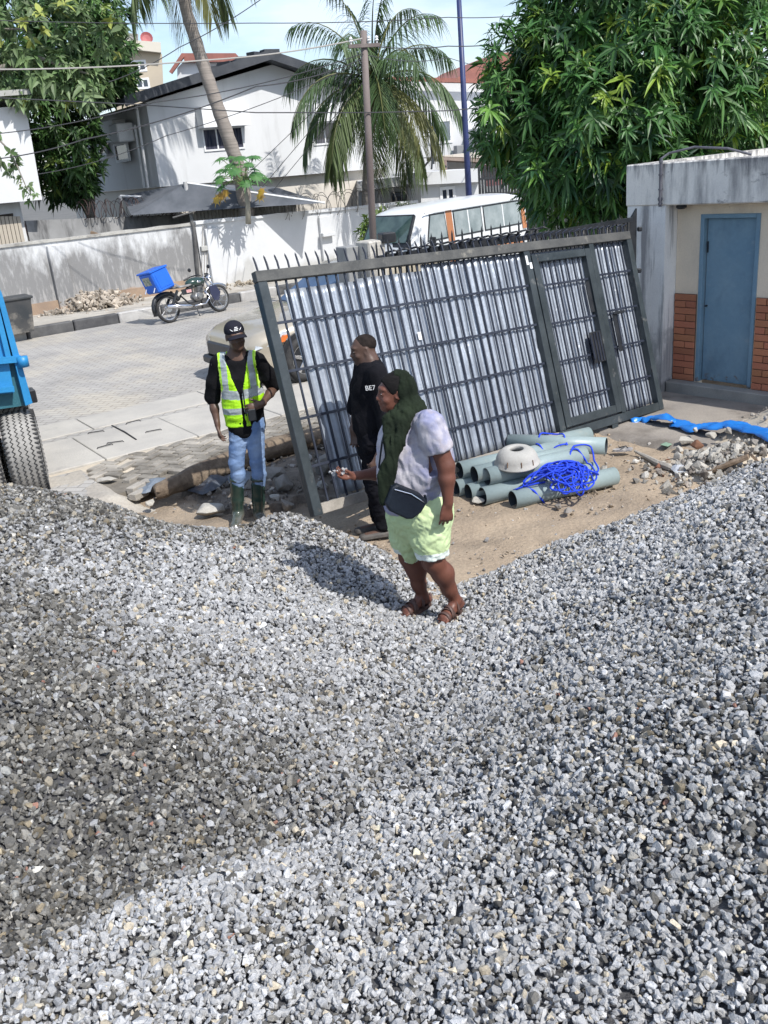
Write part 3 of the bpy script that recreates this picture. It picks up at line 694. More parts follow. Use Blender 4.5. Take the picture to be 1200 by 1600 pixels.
# tall black bar fence on the right behind the minibus
BFP = at(880, 330, 25.5); BFY = SY - radians(14)
bf = thing('bar_fence', 'tall black vertical bar fence behind the minibus and under the mango tree', 'fence', (BFP[0], BFP[1], 0))
b = MB()
p0 = onp(752, 345, BFP, BFY); p1 = onp(1000, 330, BFP, BFY); L_ = np.linalg.norm((p1 - p0)[:2]); n = int(L_ / .085)
for k in range(n):
    f_ = k / n; p = p0 + (p1 - p0) * f_; b.box((p[0], p[1], 1.15), (.06, .03, 2.7), BFY)
b.build('bars', m_black, bf)
b = MB()
for z in (2.2, 1.35, 1.05, .3): b.bar(np.array([p0[0], p0[1], z]), np.array([p1[0], p1[1], z]), .05, .05)
b.build('rails', m_black, bf)
b = MB(); q = onp(838, 312, BFP - np.array([0, .08, 0]), BFY); b.obox(q, np.array([cos(BFY), sin(BFY), 0]) * .10, np.array([0, .004, 0]), UZ * .10); b.build('notice', m_white, bf)
for x0 in (862, 877, 886):
    b = MB(); q = at(x0, 350, 26.5); b.box((q[0], q[1], .9), (.12 if x0 == 862 else .09, .1, 1.9), BFY); tag(b.build('white_post', m_white), 'white post showing between the bars, %s of three under the mango tree' % ('leftmost' if x0 == 862 else 'middle one' if x0 == 877 else 'rightmost'), 'post', 'white posts behind the black bar fence')
# ================================================================ vegetation
def leafmat(name, rough=.45, tr=.25):
    m = M(name, (1, 1, 1), attr=True, rough=rough, spec=.5)
    N, K, b = nodes_of(m)
    src = b.inputs['Base Color'].links[0].from_socket
    out = N['Material Output']; t = N.new('ShaderNodeBsdfTranslucent'); mx = N.new('ShaderNodeMixShader'); mx.inputs[0].default_value = tr
    K.new(src, t.inputs[0]); K.new(b.outputs[0], mx.inputs[1]); K.new(t.outputs[0], mx.inputs[2]); K.new(mx.outputs[0], out.inputs[0])
    return m
m_leaf = leafmat('mango_leaf'); m_leaf2 = leafmat('broad_leaf', .55, .3); m_palm = leafmat('palm_leaflet', .5, .25)
def npn(v): return v / (np.linalg.norm(v, axis=-1, keepdims=True) + 1e-9)
def leaves_mesh(base, dirn, up, length, width, droop, tint):
    """arrays (n,3)... each leaf 8 verts, 8 tris, folded along the midrib and drooping"""
    n = len(base); side = npn(np.cross(dirn, up)); up2 = np.cross(side, dirn)
    L_ = length[:, None]; W_ = width[:, None]; dr = droop[:, None]
    def pt(t, s, fold): return base + dirn * L_ * t + side * W_ * s + up2 * W_ * fold + np.array([0, 0, -1.0]) * L_ * dr * t * t
    V = np.stack([pt(0, 0, 0), pt(.33, .5, .18), pt(.33, 0, 0), pt(.33, -.5, .18), pt(.7, .36, .12), pt(.7, 0, 0), pt(.7, -.36, .12), pt(1, 0, 0)], 1)
    T_ = np.array([[0, 1, 2], [0, 2, 3], [1, 4, 5], [1, 5, 2], [2, 5, 6], [2, 6, 3], [4, 7, 5], [5, 7, 6]])
    Fc = (T_[None] + 8 * np.arange(n)[:, None, None]).reshape(-1, 3)
    return V.reshape(-1, 3), Fc, np.repeat(tint, 8, 0)
def crown(name, blobs, leaf, wd, per, m, parent, cols, seed=1, droopr=(.25, .7), clump=1.0, keep=None, hang=0.0):
    r = np.random.default_rng(seed); C = []; AX = []; sc = []
    for (c, rad, n) in blobs:
        c = np.array(c, float); rad = np.array(rad, float)
        v = npn(r.normal(size=(n, 3))); k = r.uniform(.5, 1.0, (n, 1)) ** .45
        lob = 1 + .16 * np.sin(v[:, :1] * 5 + c[0] * 3) * np.sin(v[:, 1:2] * 4 + c[1]) + .12 * np.sin(v[:, 2:] * 7 + c[2])
        C.append(c + v * rad * k * lob); AX.append(npn(v * .8 + np.array([0, -.1, .55 - hang]) + r.normal(size=(n, 3)) * .3)); sc.append(k)
    C = np.concatenate(C); AX = np.concatenate(AX)
    if keep is not None:
        q = keep(C); C = C[q]; AX = AX[q]
    n = len(C)
    Cn = np.repeat(C, per, 0); A = np.repeat(AX, per, 0); N_ = n * per
    ref = npn(np.cross(A, np.array([.3, .2, 1.0]))); ref2 = np.cross(A, ref)
    th = (np.tile(np.arange(per), n) * 2.4 + np.repeat(r.uniform(0, 6.28, n), per))[:, None]
    el = r.uniform(-.25, .95, (N_, 1))
    d = npn(A * el + (ref * np.cos(th) + ref2 * np.sin(th)) * np.sqrt(np.clip(1 - el * el, .1, 1)))
    ln = leaf * r.uniform(.6, 1.2, N_) * np.repeat(r.uniform(.62, 1.15, n), per); wdt = ln * wd * r.uniform(.85, 1.15, N_)
    base = Cn + A * r.uniform(-.25, .25, (N_, 1)) * leaf * .6
    cols = np.array(cols); ci = r.choice(len(cols), n, p=None)
    w_ = np.array([1.0 / (1 + 2.2 * i) for i in range(len(cols))]); ci = r.choice(len(cols), n, p=w_ / w_.sum())
    tint = np.repeat(cols[ci], per, 0) * r.uniform(.7, 1.3, (N_, 1)) * np.repeat(r.uniform(.75, 1.25, (n, 1)), per, 0)
    V, Fc, tn = leaves_mesh(base, d, npn(A + .01), ln, wdt, r.uniform(*droopr, N_), tint)
    return nmesh(name, V, Fc, m, parent, None, False, tn)
def limbs(name, root, tops, r0, m, parent, seed=2, wob=.25):
    b = MB(); rr = random.Random(seed); root = np.array(root, float)
    fork = root + (np.mean(np.array(tops), 0) - root) * .45
    pts = [root + (fork - root) * k / 5 + np.array([rr.uniform(-1, 1), rr.uniform(-1, 1), 0]) * wob * .3 * (k > 0) for k in range(6)]
    b.tube(pts, [r0 * (1 - .08 * k) for k in range(6)], 10)
    for t in tops:
        t = np.array(t, float); p = [pts[-1] + (t - pts[-1]) * k / 6 + np.array([rr.uniform(-1, 1), rr.uniform(-1, 1), rr.uniform(-.5, 1)]) * wob * .3 * (0 < k < 6) for k in range(7)]
        b.tube(p, [r0 * .5 * (1 - .13 * k) for k in range(7)], 7)
        for q in range(4):
            s = p[2 + q % 4]; e = s + np.array([rr.uniform(-1, 1), rr.uniform(-1, 1), rr.uniform(0, 1)]) * wob * 3
            b.tube([s, (s + e) / 2 + np.array([0, 0, .1]), e], [r0 * .2, r0 * .13, r0 * .05], 5)
    return b.build(name, m, parent, True)
G1 = [(.052, .14, .032), (.075, .175, .04), (.028, .085, .035), (.10, .21, .035), (.20, .30, .04)]
# big mango on the right
c0 = at(975, 120, 14.0)
mt = thing('mango_tree', 'large dark mango tree with long drooping leaves and a few yellow-green shoots behind the gatehouse', 'tree', (c0[0], c0[1] + .6, 0))
bl = []
for (x, y, Y_, rx, rz, n) in [(985, 40, 14, 1.4, 1.2, 400), (850, 130, 13.8, .95, 1.0, 210), (1060, 130, 13.2, 1.1, 1.1, 240), (960, 190, 13.0, 1.1, .95, 260), (900, 250, 13.4, .95, .75, 190), (1010, 240, 12.9, .8, .55, 130), (1150, 60, 15.2, 1.6, 1.5, 330), (1120, 190, 14.0, 1.0, .7, 130), (905, 40, 14.5, .9, .95, 200), (800, 190, 14.6, .55, .85, 110), (850, 80, 14.6, .5, .6, 90), (930, 310, 13.2, .45, .28, 34), (1200, 120, 14, 1.2, 1.2, 160), (1060, -60, 14.5, 1.7, 1.2, 300), (850, 300, 14.2, .35, .35, 26), (1240, 10, 15, 1.8, 1.6, 200)]:
    bl.append((at(x, y, Y_), (rx, rx * .9, rz), int(n * 1.3)))
roof_z = 2.66
def keep(C):
    s = (C - BP) @ BD; o = (C - BP) @ BN
    return ~((s > -.8) & (o > -3.4) & (o < .6) & (C[:, 2] < 2.75))
crown('crown', bl, .255, .21, 12, m_leaf, mt, G1, 11, (.15, .75), keep=keep)
limbs('trunk', (c0[0] + .3, c0[1] + .8, -.3), [at(975, 60, 14.3), at(880, 160, 14.2), at(1080, 120, 14.2), at(960, 250, 13.6), at(1150, 40, 15.2)], .22, m_bark, mt)
b = MB(); b.ell(at(908, 313, 12.9), (.055, .045, .07), 14, 10); b.build('mango_fruit', M('green_mango', (.16, .28, .05), (.24, .33, .07), 8, rough=.4), mt, True)
# mango on the left behind the wall
c1 = at(110, 150, 27.5)
mt2 = thing('mango_tree', 'dense dark mango tree between the left house corner and the black roofed house', 'tree', (c1[0], c1[1], 0))
bl = [(at(x, y, Y_), (rx, rx * .8, rz), n) for (x, y, Y_, rx, rz, n) in [(70, 60, 28, 2.2, 1.6, 420), (125, 85, 27.5, 1.45, 1.3, 300), (88, 180, 26.8, 1.2, 1.2, 260), (105, 250, 26.8, .95, .85, 160), (118, 290, 27, .55, .4, 60), (165, 112, 27, .7, .7, 90), (95, 290, 27.5, .9, .5, 90), (192, 118, 26.8, .42, .36, 40), (172, 75, 27.5, .6, .6, 60), (20, 20, 29, 2.4, 1.6, 300), (120, 20, 28.5, 1.5, 1.2, 200), (60, 180, 28, 1.2, 1.3, 170)]]
G2 = [(.06, .13, .035), (.09, .18, .045), (.035, .08, .03), (.19, .27, .06)]
crown('crown', bl, .32, .27, 10, m_leaf, mt2, G2, 21, (.1, .6))
limbs('trunk', (c1[0] - .3, c1[1] + .2, -.4), [at(80, 90, 28), at(150, 120, 27.5), at(110, 200, 27), at(130, 260, 27)], .24, m_bark, mt2)
# paler broad leaved tree in the top left corner, hanging in front of the left house
c2 = at(30, 90, 21.5)
mt3 = thing('broadleaf_tree', 'pale leaved tree at the top left corner with thin twigs hanging before the left house', 'tree', (c2[0] - 3, c2[1], 0))
bl = [(at(x, y, 23.9), (rx, rx * .35, rz), n) for (x, y, Y_, rx, rz, n) in [(40, 40, 22, 1.6, .75, 110), (130, 140, 22, .65, .4, 32), (60, 110, 22, 1.1, .5, 60), (10, 150, 22, .8, .25, 22), (-60, 60, 22, 1.2, 1.2, 80), (140, 115, 22, .35, .3, 12), (180, 60, 22.5, .5, .4, 16), (75, 155, 22, .5, .2, 10)]]
G3 = [(.14, .21, .09), (.18, .25, .12), (.10, .17, .06), (.28, .32, .08)]
crown('crown', bl, .30, .42, 7, m_leaf2, mt3, G3, 31, (.2, .6))
r = random.Random(3); tw_pts = [at(x, y, 21.8) for x, y in [(-40, 200), (-5, 215), (15, 235), (28, 262), (40, 290), (52, 308)]]
br_ = [(p, (.16, .16, .14), 3) for p in tw_pts[1:]] + [(at(5, 250, 21.8), (.25, .2, .15), 4), (at(0, 268, 21.8), (.2, .2, .1), 3), (at(32, 275, 21.8), (.15, .1, .1), 2)]
crown('hanging_leaves', br_, .20, .42, 6, m_leaf2, mt3, G3, 33, (.2, .5))
b = MB(); b.tube(tw_pts, [.03, .025, .02, .015, .012, .008], 6); b.tube([tw_pts[1], at(-2, 240, 21.8), at(2, 268, 21.8)], .01, 5)
base = np.array([c2[0] - 3, c2[1], -.3]); b.tube([base, base + (0.3, 0, 2.5), at(-60, 150, 23.9), at(-10, 110, 23.9), at(60, 90, 23.9), at(150, 120, 23.9)], [.2, .17, .12, .08, .05, .02], 8)
b.tube([at(-60, 150, 23.9), tw_pts[0]], [.06, .03], 6); b.tube([at(0, 46, 23.8), at(35, 45, 23.8), at(50, 52, 23.8)], [.03, .02, .012], 6)
b.build('trunk', m_bark, mt3, True)
# coconut palms
m_ptrunk = M('palm_trunk', (.30, .265, .235), (.20, .175, .155), 3, rough=.9, bump=.7, bscale=16, stretch=(.6, .6, 9))
def palm(name, label, trunk, top, fr, seed, R_=.14, L0=3.0):
    t = thing(name, label, 'palm', (trunk[0][0], trunk[0][1], trunk[0][2]))
    b = MB(); P = []
    for i in range(len(trunk) - 1):
        for k in range(6): P.append(np.array(trunk[i]) + (np.array(trunk[i + 1]) - np.array(trunk[i])) * k / 6)
    P.append(np.array(trunk[-1])); n = len(P); rad = []
    PP = []
    for i, p in enumerate(P):
        PP.append(p); rad.append(R_ * (1.15 - .35 * i / n) * (1.05 if i % 2 else .96))
    b.tube(PP, rad, 12); b.build('trunk', m_ptrunk, t, True)
    rr = np.random.default_rng(seed); top = np.array(top, float)
    for (az, el, Ls, tone) in fr:
        Lf = L0 * Ls; n = 22; p = top.copy(); d = np.array([cos(az) * cos(el), sin(az) * cos(el), sin(el)]); pts = [p.copy()]
        for k in range(n):
            d = nrm(d + np.array([0, 0, -1.0]) * (.03 + .02 * (el < .6) + .11 * k / n)); p = p + d * Lf / n; pts.append(p.copy())
        pts = np.array(pts); b = MB(); b.tube(list(pts[::2]), [max(.035 * (1 - i / 12), .006) for i in range(len(pts[::2]))], 5, False)
        V = [np.array(b.v)]; F_ = [list(f) for f in b.f]; tn = [np.tile([.16, .17, .06], (len(b.v), 1))]; off = len(b.v)
        m_ = 60; bs = []; ds = []; ups = []; ln = []
        for s in (-1, 1):
            for k in range(m_):
                f_ = .1 + .9 * k / m_; x = f_ * n; i = min(int(x), n - 1); q = pts[i] + (pts[i + 1] - pts[i]) * (x - i)
                ax = nrm(pts[i + 1] - pts[i]); sd_ = nrm(np.cross(ax, [0, 0, 1.0])) * s
                bs.append(q); ds.append(nrm(sd_ * .75 + ax * (.45 + .5 * f_) + np.array([0, 0, -.25 + rr.uniform(-.2, .15)]) + rr.normal(size=3) * .07)); ups.append([0, 0, 1.0])
                ln.append(Lf * .185 * (.55 + .9 * sin(pi * (f_ * .85 + .1))) * rr.uniform(.8, 1.1))
        bs = np.array(bs); ds = np.array(ds); ln = np.array(ln); col = {0: (.065, .115, .04), 1: (.11, .155, .055), 2: (.20, .21, .08), 3: (.30, .23, .11)}[tone]
        tint = np.array(col) * rr.uniform(.7, 1.3, (len(bs), 1))
        V2, F2, t2 = leaves_mesh(bs, ds, np.array(ups), ln, np.full(len(bs), .036), rr.uniform(.5, 1.1, len(bs)), tint)
        nmesh('frond', np.concatenate([V[0], V2]), F_ + (F2 + off).tolist(), m_palm, t, None, False, np.concatenate([tn[0], t2]))
    return t
rr = random.Random(12)
P2 = at(583, 128, 26.5)
fr = []
for k in range(30):
    az = k * 2.399 + rr.uniform(-.25, .25); q = k / 30
    el = 1.45 - 2.35 * q; fr.append((az, el, 1.0 + .12 * (.5 - abs(q - .5)), 0 if q < .6 else (1 if k % 3 else 2)))
pt2 = palm('coconut_palm', 'bushy coconut palm with drooping yellowing lower fronds behind the brown utility pole', [at(573, 400, 26.5), at(573, 300, 26.6), at(576, 220, 26.7), P2], P2, fr, 5, .13, 2.75)
b = MB()
for k in range(7):
    a = k * .9; b.ell(P2 + (.22 * cos(a), .22 * sin(a), -.28 - .06 * (k % 2)), (.11, .11, .13), 10, 7)
b.build('coconuts', M('coconut_green', (.16, .15, .05), (.22, .17, .07), 5, rough=.6), pt2, True)
P1 = at(262, -128, 24.5); fr = []
for k in range(12):
    az = k * 2.399 + .5 + rr.uniform(-.2, .2); q = k / 12
    fr.append((az, .9 - 1.9 * q, 1.0, 0 if q < .4 else 1 if q < .8 else 2))
palm('coconut_palm', 'tall coconut palm with bare curved leaning trunk in front of the white house', [at(388, 345, 24.6), at(373, 262, 24.5), at(348, 190, 24.4), at(322, 115, 24.4), at(292, 20, 24.5), P1], P1, fr, 9, .165, 2.5)
# papaya above the street wall
pp = at(388, 350, 23.6)
pap = thing('papaya_plant', 'papaya plant with lobed green leaves and two yellow dying ones above the white wall', 'plant', (pp[0], pp[1], pp[2]))
b = MB(); T_ = at(380, 285, 23.6); b.tube([pp, (pp + T_) / 2 + (.05, 0, 0), T_], [.07, .06, .05], 8); b.build('trunk', M('papaya_trunk', (.35, .33, .27), (.25, .24, .2), 5, rough=.9), pap, True)
def lobed(b_, c, R_, up_, rr_):
    x, y, z = frame(up_); V = [c]; n = 28
    for k in range(n):
        a = 2 * pi * k / n; rad = R_ * (1.0 if k % 4 == 0 else .62 if k % 2 == 0 else .42); V.append(c + (x * cos(a) + y * sin(a)) * rad - np.array([0, 0, 1]) * rad * .35)
    b_.add(V, [[0, 1 + k, 1 + (k + 1) % n] for k in range(n)])
b = MB(); rp = random.Random(5); st_ = MB()
for k in range(26):
    a = k * 2.4; el = 1.1 - 1.2 * k / 26; d = np.array([cos(a) * cos(el), sin(a) * cos(el), sin(el)]); e = T_ + d * rp.uniform(.45, .8)
    lobed(b, e, rp.uniform(.22, .34), nrm(d * .5 + np.array([0, -.3, 1])), rp); st_.tube([T_ - (0, 0, .1), (T_ + e) / 2 + (0, 0, .06), e], .009, 5)
o = b.build('leaves', M('papaya_leaf', (.035, .11, .03), (.07, .17, .045), 6, rough=.5), pap)
st_.build('leaf_stalks', M('papaya_stalk', (.2, .25, .1), rough=.6), pap)
b = MB()
for (x, y) in ((345, 305), (352, 300), (338, 310), (408, 298), (406, 306)): lobed(b, at(x, y, 23.4), rp.uniform(.13, .19), np.array([rp.uniform(-.6, .6), -1, rp.uniform(-.2, .6)]), rp)
b.build('dying_leaves', M('yellow_leaf', (.42, .30, .03), (.34, .20, .04), 6, rough=.6), pap)
# leafy bush in front of the minibus
q = at(595, 362, 19.5)
bu = thing('shrub', 'small yellowish green shrub between the utility pole and the minibus windscreen', 'shrub', (q[0], q[1], 0.1))
crown('foliage', [(at(592, 360, 19.8), (.38, .35, .35), 60), (at(612, 344, 20.5), (.4, .3, .22), 40), (at(580, 372, 19.8), (.2, .2, .3), 25)], .16, .32, 8, m_leaf2, bu, [(.13, .2, .04), (.2, .27, .06), (.07, .13, .03)], 41, (.0, .4))
b = MB(); b.tube([np.array([q[0], q[1], 0.1]), q], .03, 6); b.build('stem', m_bark, bu)
crown('hedge', [(at(640, 335, 26), (.5, .4, .4), 40)], .18, .3, 7, m_leaf2, None, [(.08, .14, .04), (.12, .18, .05)], 42)
tag(bpy.data.objects['hedge'], 'small green creeper on the outbuilding corner above the white wall end', 'plant')
# ================================================================ gravel heap
CPTS = [  # picture x, y, height of the heap surface there
 (600,1600,1.14),(0,1600,1.14),(1200,1600,1.24),(300,1500,1.10),(900,1450,1.15),(600,1400,1.00),(1200,1400,1.24),
 (300,1400,1.02),(100,1490,1.04),(0,1380,1.02),(600,1250,.72),(450,1330,.86),(900,1250,1.13),(1200,1200,1.32),
 (600,1120,.44),(640,1040,.22),(800,1100,.70),(1000,1080,1.08),(1200,1000,1.26),(750,1000,.28),(900,950,.56),(1050,900,.84),(1200,850,1.04),
 (1200,722,.72),(1060,778,.50),(940,826,.30),(840,864,.14),(740,905,.03),(680,968,.06),(655,945,.05),(620,890,.05),(600,920,.13),(560,880,.17),
 (500,900,.27),(560,1000,.30),(400,950,.50),(300,1050,.78),(450,1100,.60),(200,1200,.96),(400,1220,.80),(0,1200,1.08),(0,1050,1.08),(0,900,.98),(150,920,.80),
 (0,762,.74),(90,772,.64),(180,792,.50),(290,826,.34),(345,832,.27),(400,820,.27),(445,806,.29),(490,818,.24),(540,838,.12),(590,858,.02)]
W3 = [g(x, y, z) for x, y, z in CPTS]
def beyond(x, y, z, d, z2):
    p = g(x, y, z); q = p[:2] / np.linalg.norm(p[:2]); return np.array([*(p[:2] + q * d), z2])
for (x, y, z) in [(1200,722,.72),(1060,778,.50),(940,826,.30),(840,864,.14),(740,905,.03),(590,858,.02),(540,838,.12),(490,818,.24),(445,806,.29),(400,820,.27),(345,832,.27),(290,826,.34),(180,792,.50),(90,772,.64),(0,762,.74)]:
    W3.append(beyond(x, y, z, z * 1.5 + .18, -.10)); W3.append(beyond(x, y, z, z * 1.5 + 1.0, -.45))
for q in [(-4.2, 3, .95), (-4.5, 6.0, .6), (-4.2, 0, 1.1), (4.2, 3.5, 1.1), (4.6, 6.2, .55), (4.2, 0, 1.25), (0, -.5, 1.2), (-2, -1, 1.2), (2, -1, 1.2), (0, .6, 1.18), (-5.5, 8, -.3), (5.8, 8, -.4)]: W3.append(np.array(q))
W3 = np.array(W3)
def tps(d2): return .5 * d2 * np.log(d2 + 1e-9)
def rbf_fit(Pt, lam=.004):
    n = len(Pt); d2 = ((Pt[:, None, :2] - Pt[None, :, :2]) ** 2).sum(-1); K_ = tps(d2) + np.eye(n) * lam
    Q = np.concatenate([np.ones((n, 1)), Pt[:, :2]], 1); A_ = np.block([[K_, Q], [Q.T, np.zeros((3, 3))]])
    return np.linalg.solve(A_, np.concatenate([Pt[:, 2], np.zeros(3)]))
wt = rbf_fit(W3)
LN0 = g(-60, 1530, 1.02)[:2]; LN1 = g(600, 1275, .86)[:2]; LNL = np.linalg.norm(LN1 - LN0)
def hgt_heap(x, y):
    sh = x.shape; P_ = np.stack([x.ravel(), y.ravel()], 1); out = np.zeros(len(P_))
    for i in range(0, len(P_), 20000):
        d2 = ((P_[i:i + 20000, None] - W3[None, :, :2]) ** 2).sum(-1)
        out[i:i + 20000] = tps(d2) @ wt[:-3] + wt[-3] + P_[i:i + 20000] @ wt[-2:]
    h = out.reshape(sh)
    sd_ = ((x - LN0[0]) * (LN1[1] - LN0[1]) - (y - LN0[1]) * (LN1[0] - LN0[0])) / LNL   # >0 on the nearer, paler load
    al = ((x - LN0[0]) * (LN1[0] - LN0[0]) + (y - LN0[1]) * (LN1[1] - LN0[1])) / LNL ** 2
    h = h + .055 * (np.clip(sd_ / .16 + .5, 0, 1) - .5) * np.clip(1.25 - al, 0, 1) * np.exp(-(sd_ / .9) ** 2)
    return h + .013 * fbm(x, y, 55, 4, 5.0) + .030 * fbm(x, y, 57, 3, 2.6) * np.clip(h / .25, 0, 1)
gx0, gx1, gy0, gy1, gs = -5.2, 5.4, -1.2, 9.0, .05
X, Y, Fq = lattice(gx0, gx1, gy0, gy1, gs); Zh = hgt_heap(X, Y)
nxg = len(np.arange(gx0, gx1 + 1e-6, gs)); HG = Zh.reshape(-1, nxg)
def hsamp(x, y):
    fx = np.clip((x - gx0) / gs, 0, nxg - 1.01); fy = np.clip((y - gy0) / gs, 0, HG.shape[0] - 1.01)
    i = fx.astype(int); j = fy.astype(int); u = fx - i; v = fy - j
    return HG[j, i] * (1 - u) * (1 - v) + HG[j, i + 1] * u * (1 - v) + HG[j + 1, i] * (1 - u) * v + HG[j + 1, i + 1] * u * v
# damp left slope and part of the heap's shade, painted into stone colour
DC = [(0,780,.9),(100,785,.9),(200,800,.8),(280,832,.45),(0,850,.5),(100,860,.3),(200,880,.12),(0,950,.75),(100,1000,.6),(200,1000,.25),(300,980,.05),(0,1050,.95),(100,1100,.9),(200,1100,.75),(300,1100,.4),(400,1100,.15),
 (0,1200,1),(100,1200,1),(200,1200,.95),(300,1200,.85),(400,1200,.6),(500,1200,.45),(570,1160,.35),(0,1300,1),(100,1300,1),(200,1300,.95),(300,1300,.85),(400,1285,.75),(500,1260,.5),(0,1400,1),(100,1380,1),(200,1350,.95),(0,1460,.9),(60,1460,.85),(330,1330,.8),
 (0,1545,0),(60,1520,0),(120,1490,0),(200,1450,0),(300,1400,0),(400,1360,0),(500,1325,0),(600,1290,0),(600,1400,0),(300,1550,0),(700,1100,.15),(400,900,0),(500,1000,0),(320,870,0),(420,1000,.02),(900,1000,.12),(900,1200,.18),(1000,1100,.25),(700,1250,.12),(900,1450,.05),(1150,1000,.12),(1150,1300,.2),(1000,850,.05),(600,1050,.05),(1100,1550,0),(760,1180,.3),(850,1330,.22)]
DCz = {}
def damp_shade_at(x, y):
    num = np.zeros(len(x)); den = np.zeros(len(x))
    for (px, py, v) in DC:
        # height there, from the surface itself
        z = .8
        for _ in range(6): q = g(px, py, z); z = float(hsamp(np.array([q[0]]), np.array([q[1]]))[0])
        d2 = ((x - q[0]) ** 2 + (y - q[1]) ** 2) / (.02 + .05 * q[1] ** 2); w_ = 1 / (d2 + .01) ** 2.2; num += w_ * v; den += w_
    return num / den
stuff = nmesh('gravel_bed', np.stack([X, Y, Zh - .018], 1), Fq, M('gravel_gap_shade', (.07, .07, .076), (.12, .12, .125), 30, rough=1.0, bump=1.0, bscale=60), smooth=True)  # near black bed puts the shade of the gaps between stones into colour
tag(stuff, kind='stuff')
# stones: convex hulls of random points, thrown over the surface
import bmesh
def hull(seed, n=10):
    r = np.random.default_rng(seed); p = r.normal(size=(n, 3)); p = p / np.linalg.norm(p, axis=1, keepdims=True) * r.uniform(.84, 1.04, (n, 1))
    bm = bmesh.new()
    for q in p: bm.verts.new(q)
    res = bmesh.ops.convex_hull(bm, input=bm.verts)
    bmesh.ops.delete(bm, geom=[v for v in bm.verts if not v.link_faces], context='VERTS')
    bm.verts.ensure_lookup_table(); bmesh.ops.triangulate(bm, faces=bm.faces)
    bmesh.ops.recalc_face_normals(bm, faces=bm.faces)
    bm.verts.index_update(); V = np.array([v.co[:] for v in bm.verts]); Fc = np.array([[v.index for v in f.verts] for f in bm.faces]); bm.free(); return V, Fc
HUL = [hull(100 + i, 11 + i % 5) for i in range(36)]
def qrot(r, n):
    q = r.normal(size=(n, 4)); q /= np.linalg.norm(q, axis=1, keepdims=True); a, b_, c, d = q.T
    return np.stack([np.stack([1 - 2 * (c * c + d * d), 2 * (b_ * c - a * d), 2 * (b_ * d + a * c)], 1), np.stack([2 * (b_ * c + a * d), 1 - 2 * (b_ * b_ + d * d), 2 * (c * d - a * b_)], 1), np.stack([2 * (b_ * d - a * c), 2 * (c * d + a * b_), 1 - 2 * (b_ * b_ + c * c)], 1)], 1)
def scatter(name, Pt, size, tint, mat_, r, flat=(1, 1), lie=None):
    Vs, Fs, Ts = [], [], []; off = 0; k = r.integers(0, len(HUL), len(Pt))
    S = np.stack([r.uniform(.85, 1.3, len(Pt)), r.uniform(.7, 1.0, len(Pt)), r.uniform(.48, .85, len(Pt))], 1) * size[:, None]
    Rm = qrot(r, len(Pt))
    for h in range(len(HUL)):
        q = np.where(k == h)[0]
        if not len(q): continue
        V, Fc = HUL[h]; W_ = np.einsum('nij,nkj->nki', Rm[q], V[None] * S[q][:, None, :]) + Pt[q][:, None]
        Vs.append(W_.reshape(-1, 3)); Fs.append((Fc[None] + off + len(V) * np.arange(len(q))[:, None, None]).reshape(-1, 3)); Ts.append(np.repeat(tint[q], len(V), 0)); off += len(V) * len(q)
    return nmesh(name, np.concatenate(Vs), np.concatenate(Fs), mat_, None, None, False, np.concatenate(Ts))
m_stone = M('crushed_stone', (1, 1, 1), (.72, .74, .78), 130, attr=True, rough=.82, bump=.5, bscale=260, lo=.45, hi=.62)
r = np.random.default_rng(77)
def cand(n, x0, x1, y0, y1): return r.uniform(x0, x1, n), r.uniform(y0, y1, n)
PX, PY = [], []
for (dens, y0, y1) in ((8600, .2, 2.2), (5900, 2.2, 3.4), (3900, 3.4, 5.2), (3000, 5.2, 8.6), (900, -1.0, .2)):
    n = int(dens * (y1 - y0) * 9.6); a, b_ = cand(n, -4.8, 4.8, y0, y1); PX.append(a); PY.append(b_)
PX = np.concatenate(PX); PY = np.concatenate(PY); H_ = hsamp(PX, PY)
v = np.stack([PX, PY, H_], 1) - CP; zc = v @ Fv; sx = 600 + FPX * (v @ Rv) / np.maximum(zc, .01); sy_ = 800 - FPX * (v @ Uv) / np.maximum(zc, .01)
ok = (H_ > -.03) & (zc > .25) & (sx > -1500) & (sx < 2700) & (sy_ < 2300) & ((sx > -150) & (sx < 1350) & (sy_ < 1750) | (r.uniform(size=len(PX)) < .45))
PX, PY, H_ = PX[ok], PY[ok], H_[ok]
n = len(PX); size = .0112 * np.exp(r.normal(0, .36, n)).clip(.4, 2.1); size *= np.interp(PY, [1.2, 2.6, 4.6], [.80, .99, 1.24])
Pz = H_ + np.where(r.uniform(size=n) < .55, r.uniform(-.013, -.004, n), r.uniform(-.001, .008, n)) 
Pt = np.stack([PX, PY, Pz], 1)
base = np.array([.415, .416, .416]) * np.exp(r.normal(0, .17, (n, 1)) + .10 * fbm(PX, PY, 19, 4, 1.5)[:, None])
damp_shade = np.clip(damp_shade_at(PX, PY) * 1.08 + .13 * fbm(PX, PY, 9, 4, 4.0) + r.normal(0, .10, n), 0, 1)[:, None]
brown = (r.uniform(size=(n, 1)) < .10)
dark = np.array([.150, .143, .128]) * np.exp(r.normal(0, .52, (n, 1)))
pick = (r.uniform(size=(n, 1)) < damp_shade * .92); tint = np.where(pick, dark, base * (1 - .38 * damp_shade))
odd = r.uniform(size=n)
tint = np.where((odd < .07)[:, None], tint * np.array([1.25, 1.1, .85]), tint)
tint = np.where(((odd > .996) & (damp_shade[:, 0] > .3))[:, None], np.array([.36, .19, .14]), tint)
tint = np.where(((odd > .93) & (odd < .985) & (damp_shade[:, 0] > .3))[:, None], np.array([.36, .36, .34]), tint)
tint = np.where(((odd > .3) & (odd < .36))[:, None], tint * 1.45, tint)
gr = scatter('gravel', Pt, size, np.clip(tint, .02, .72), m_stone, r); tag(gr, kind='stuff')
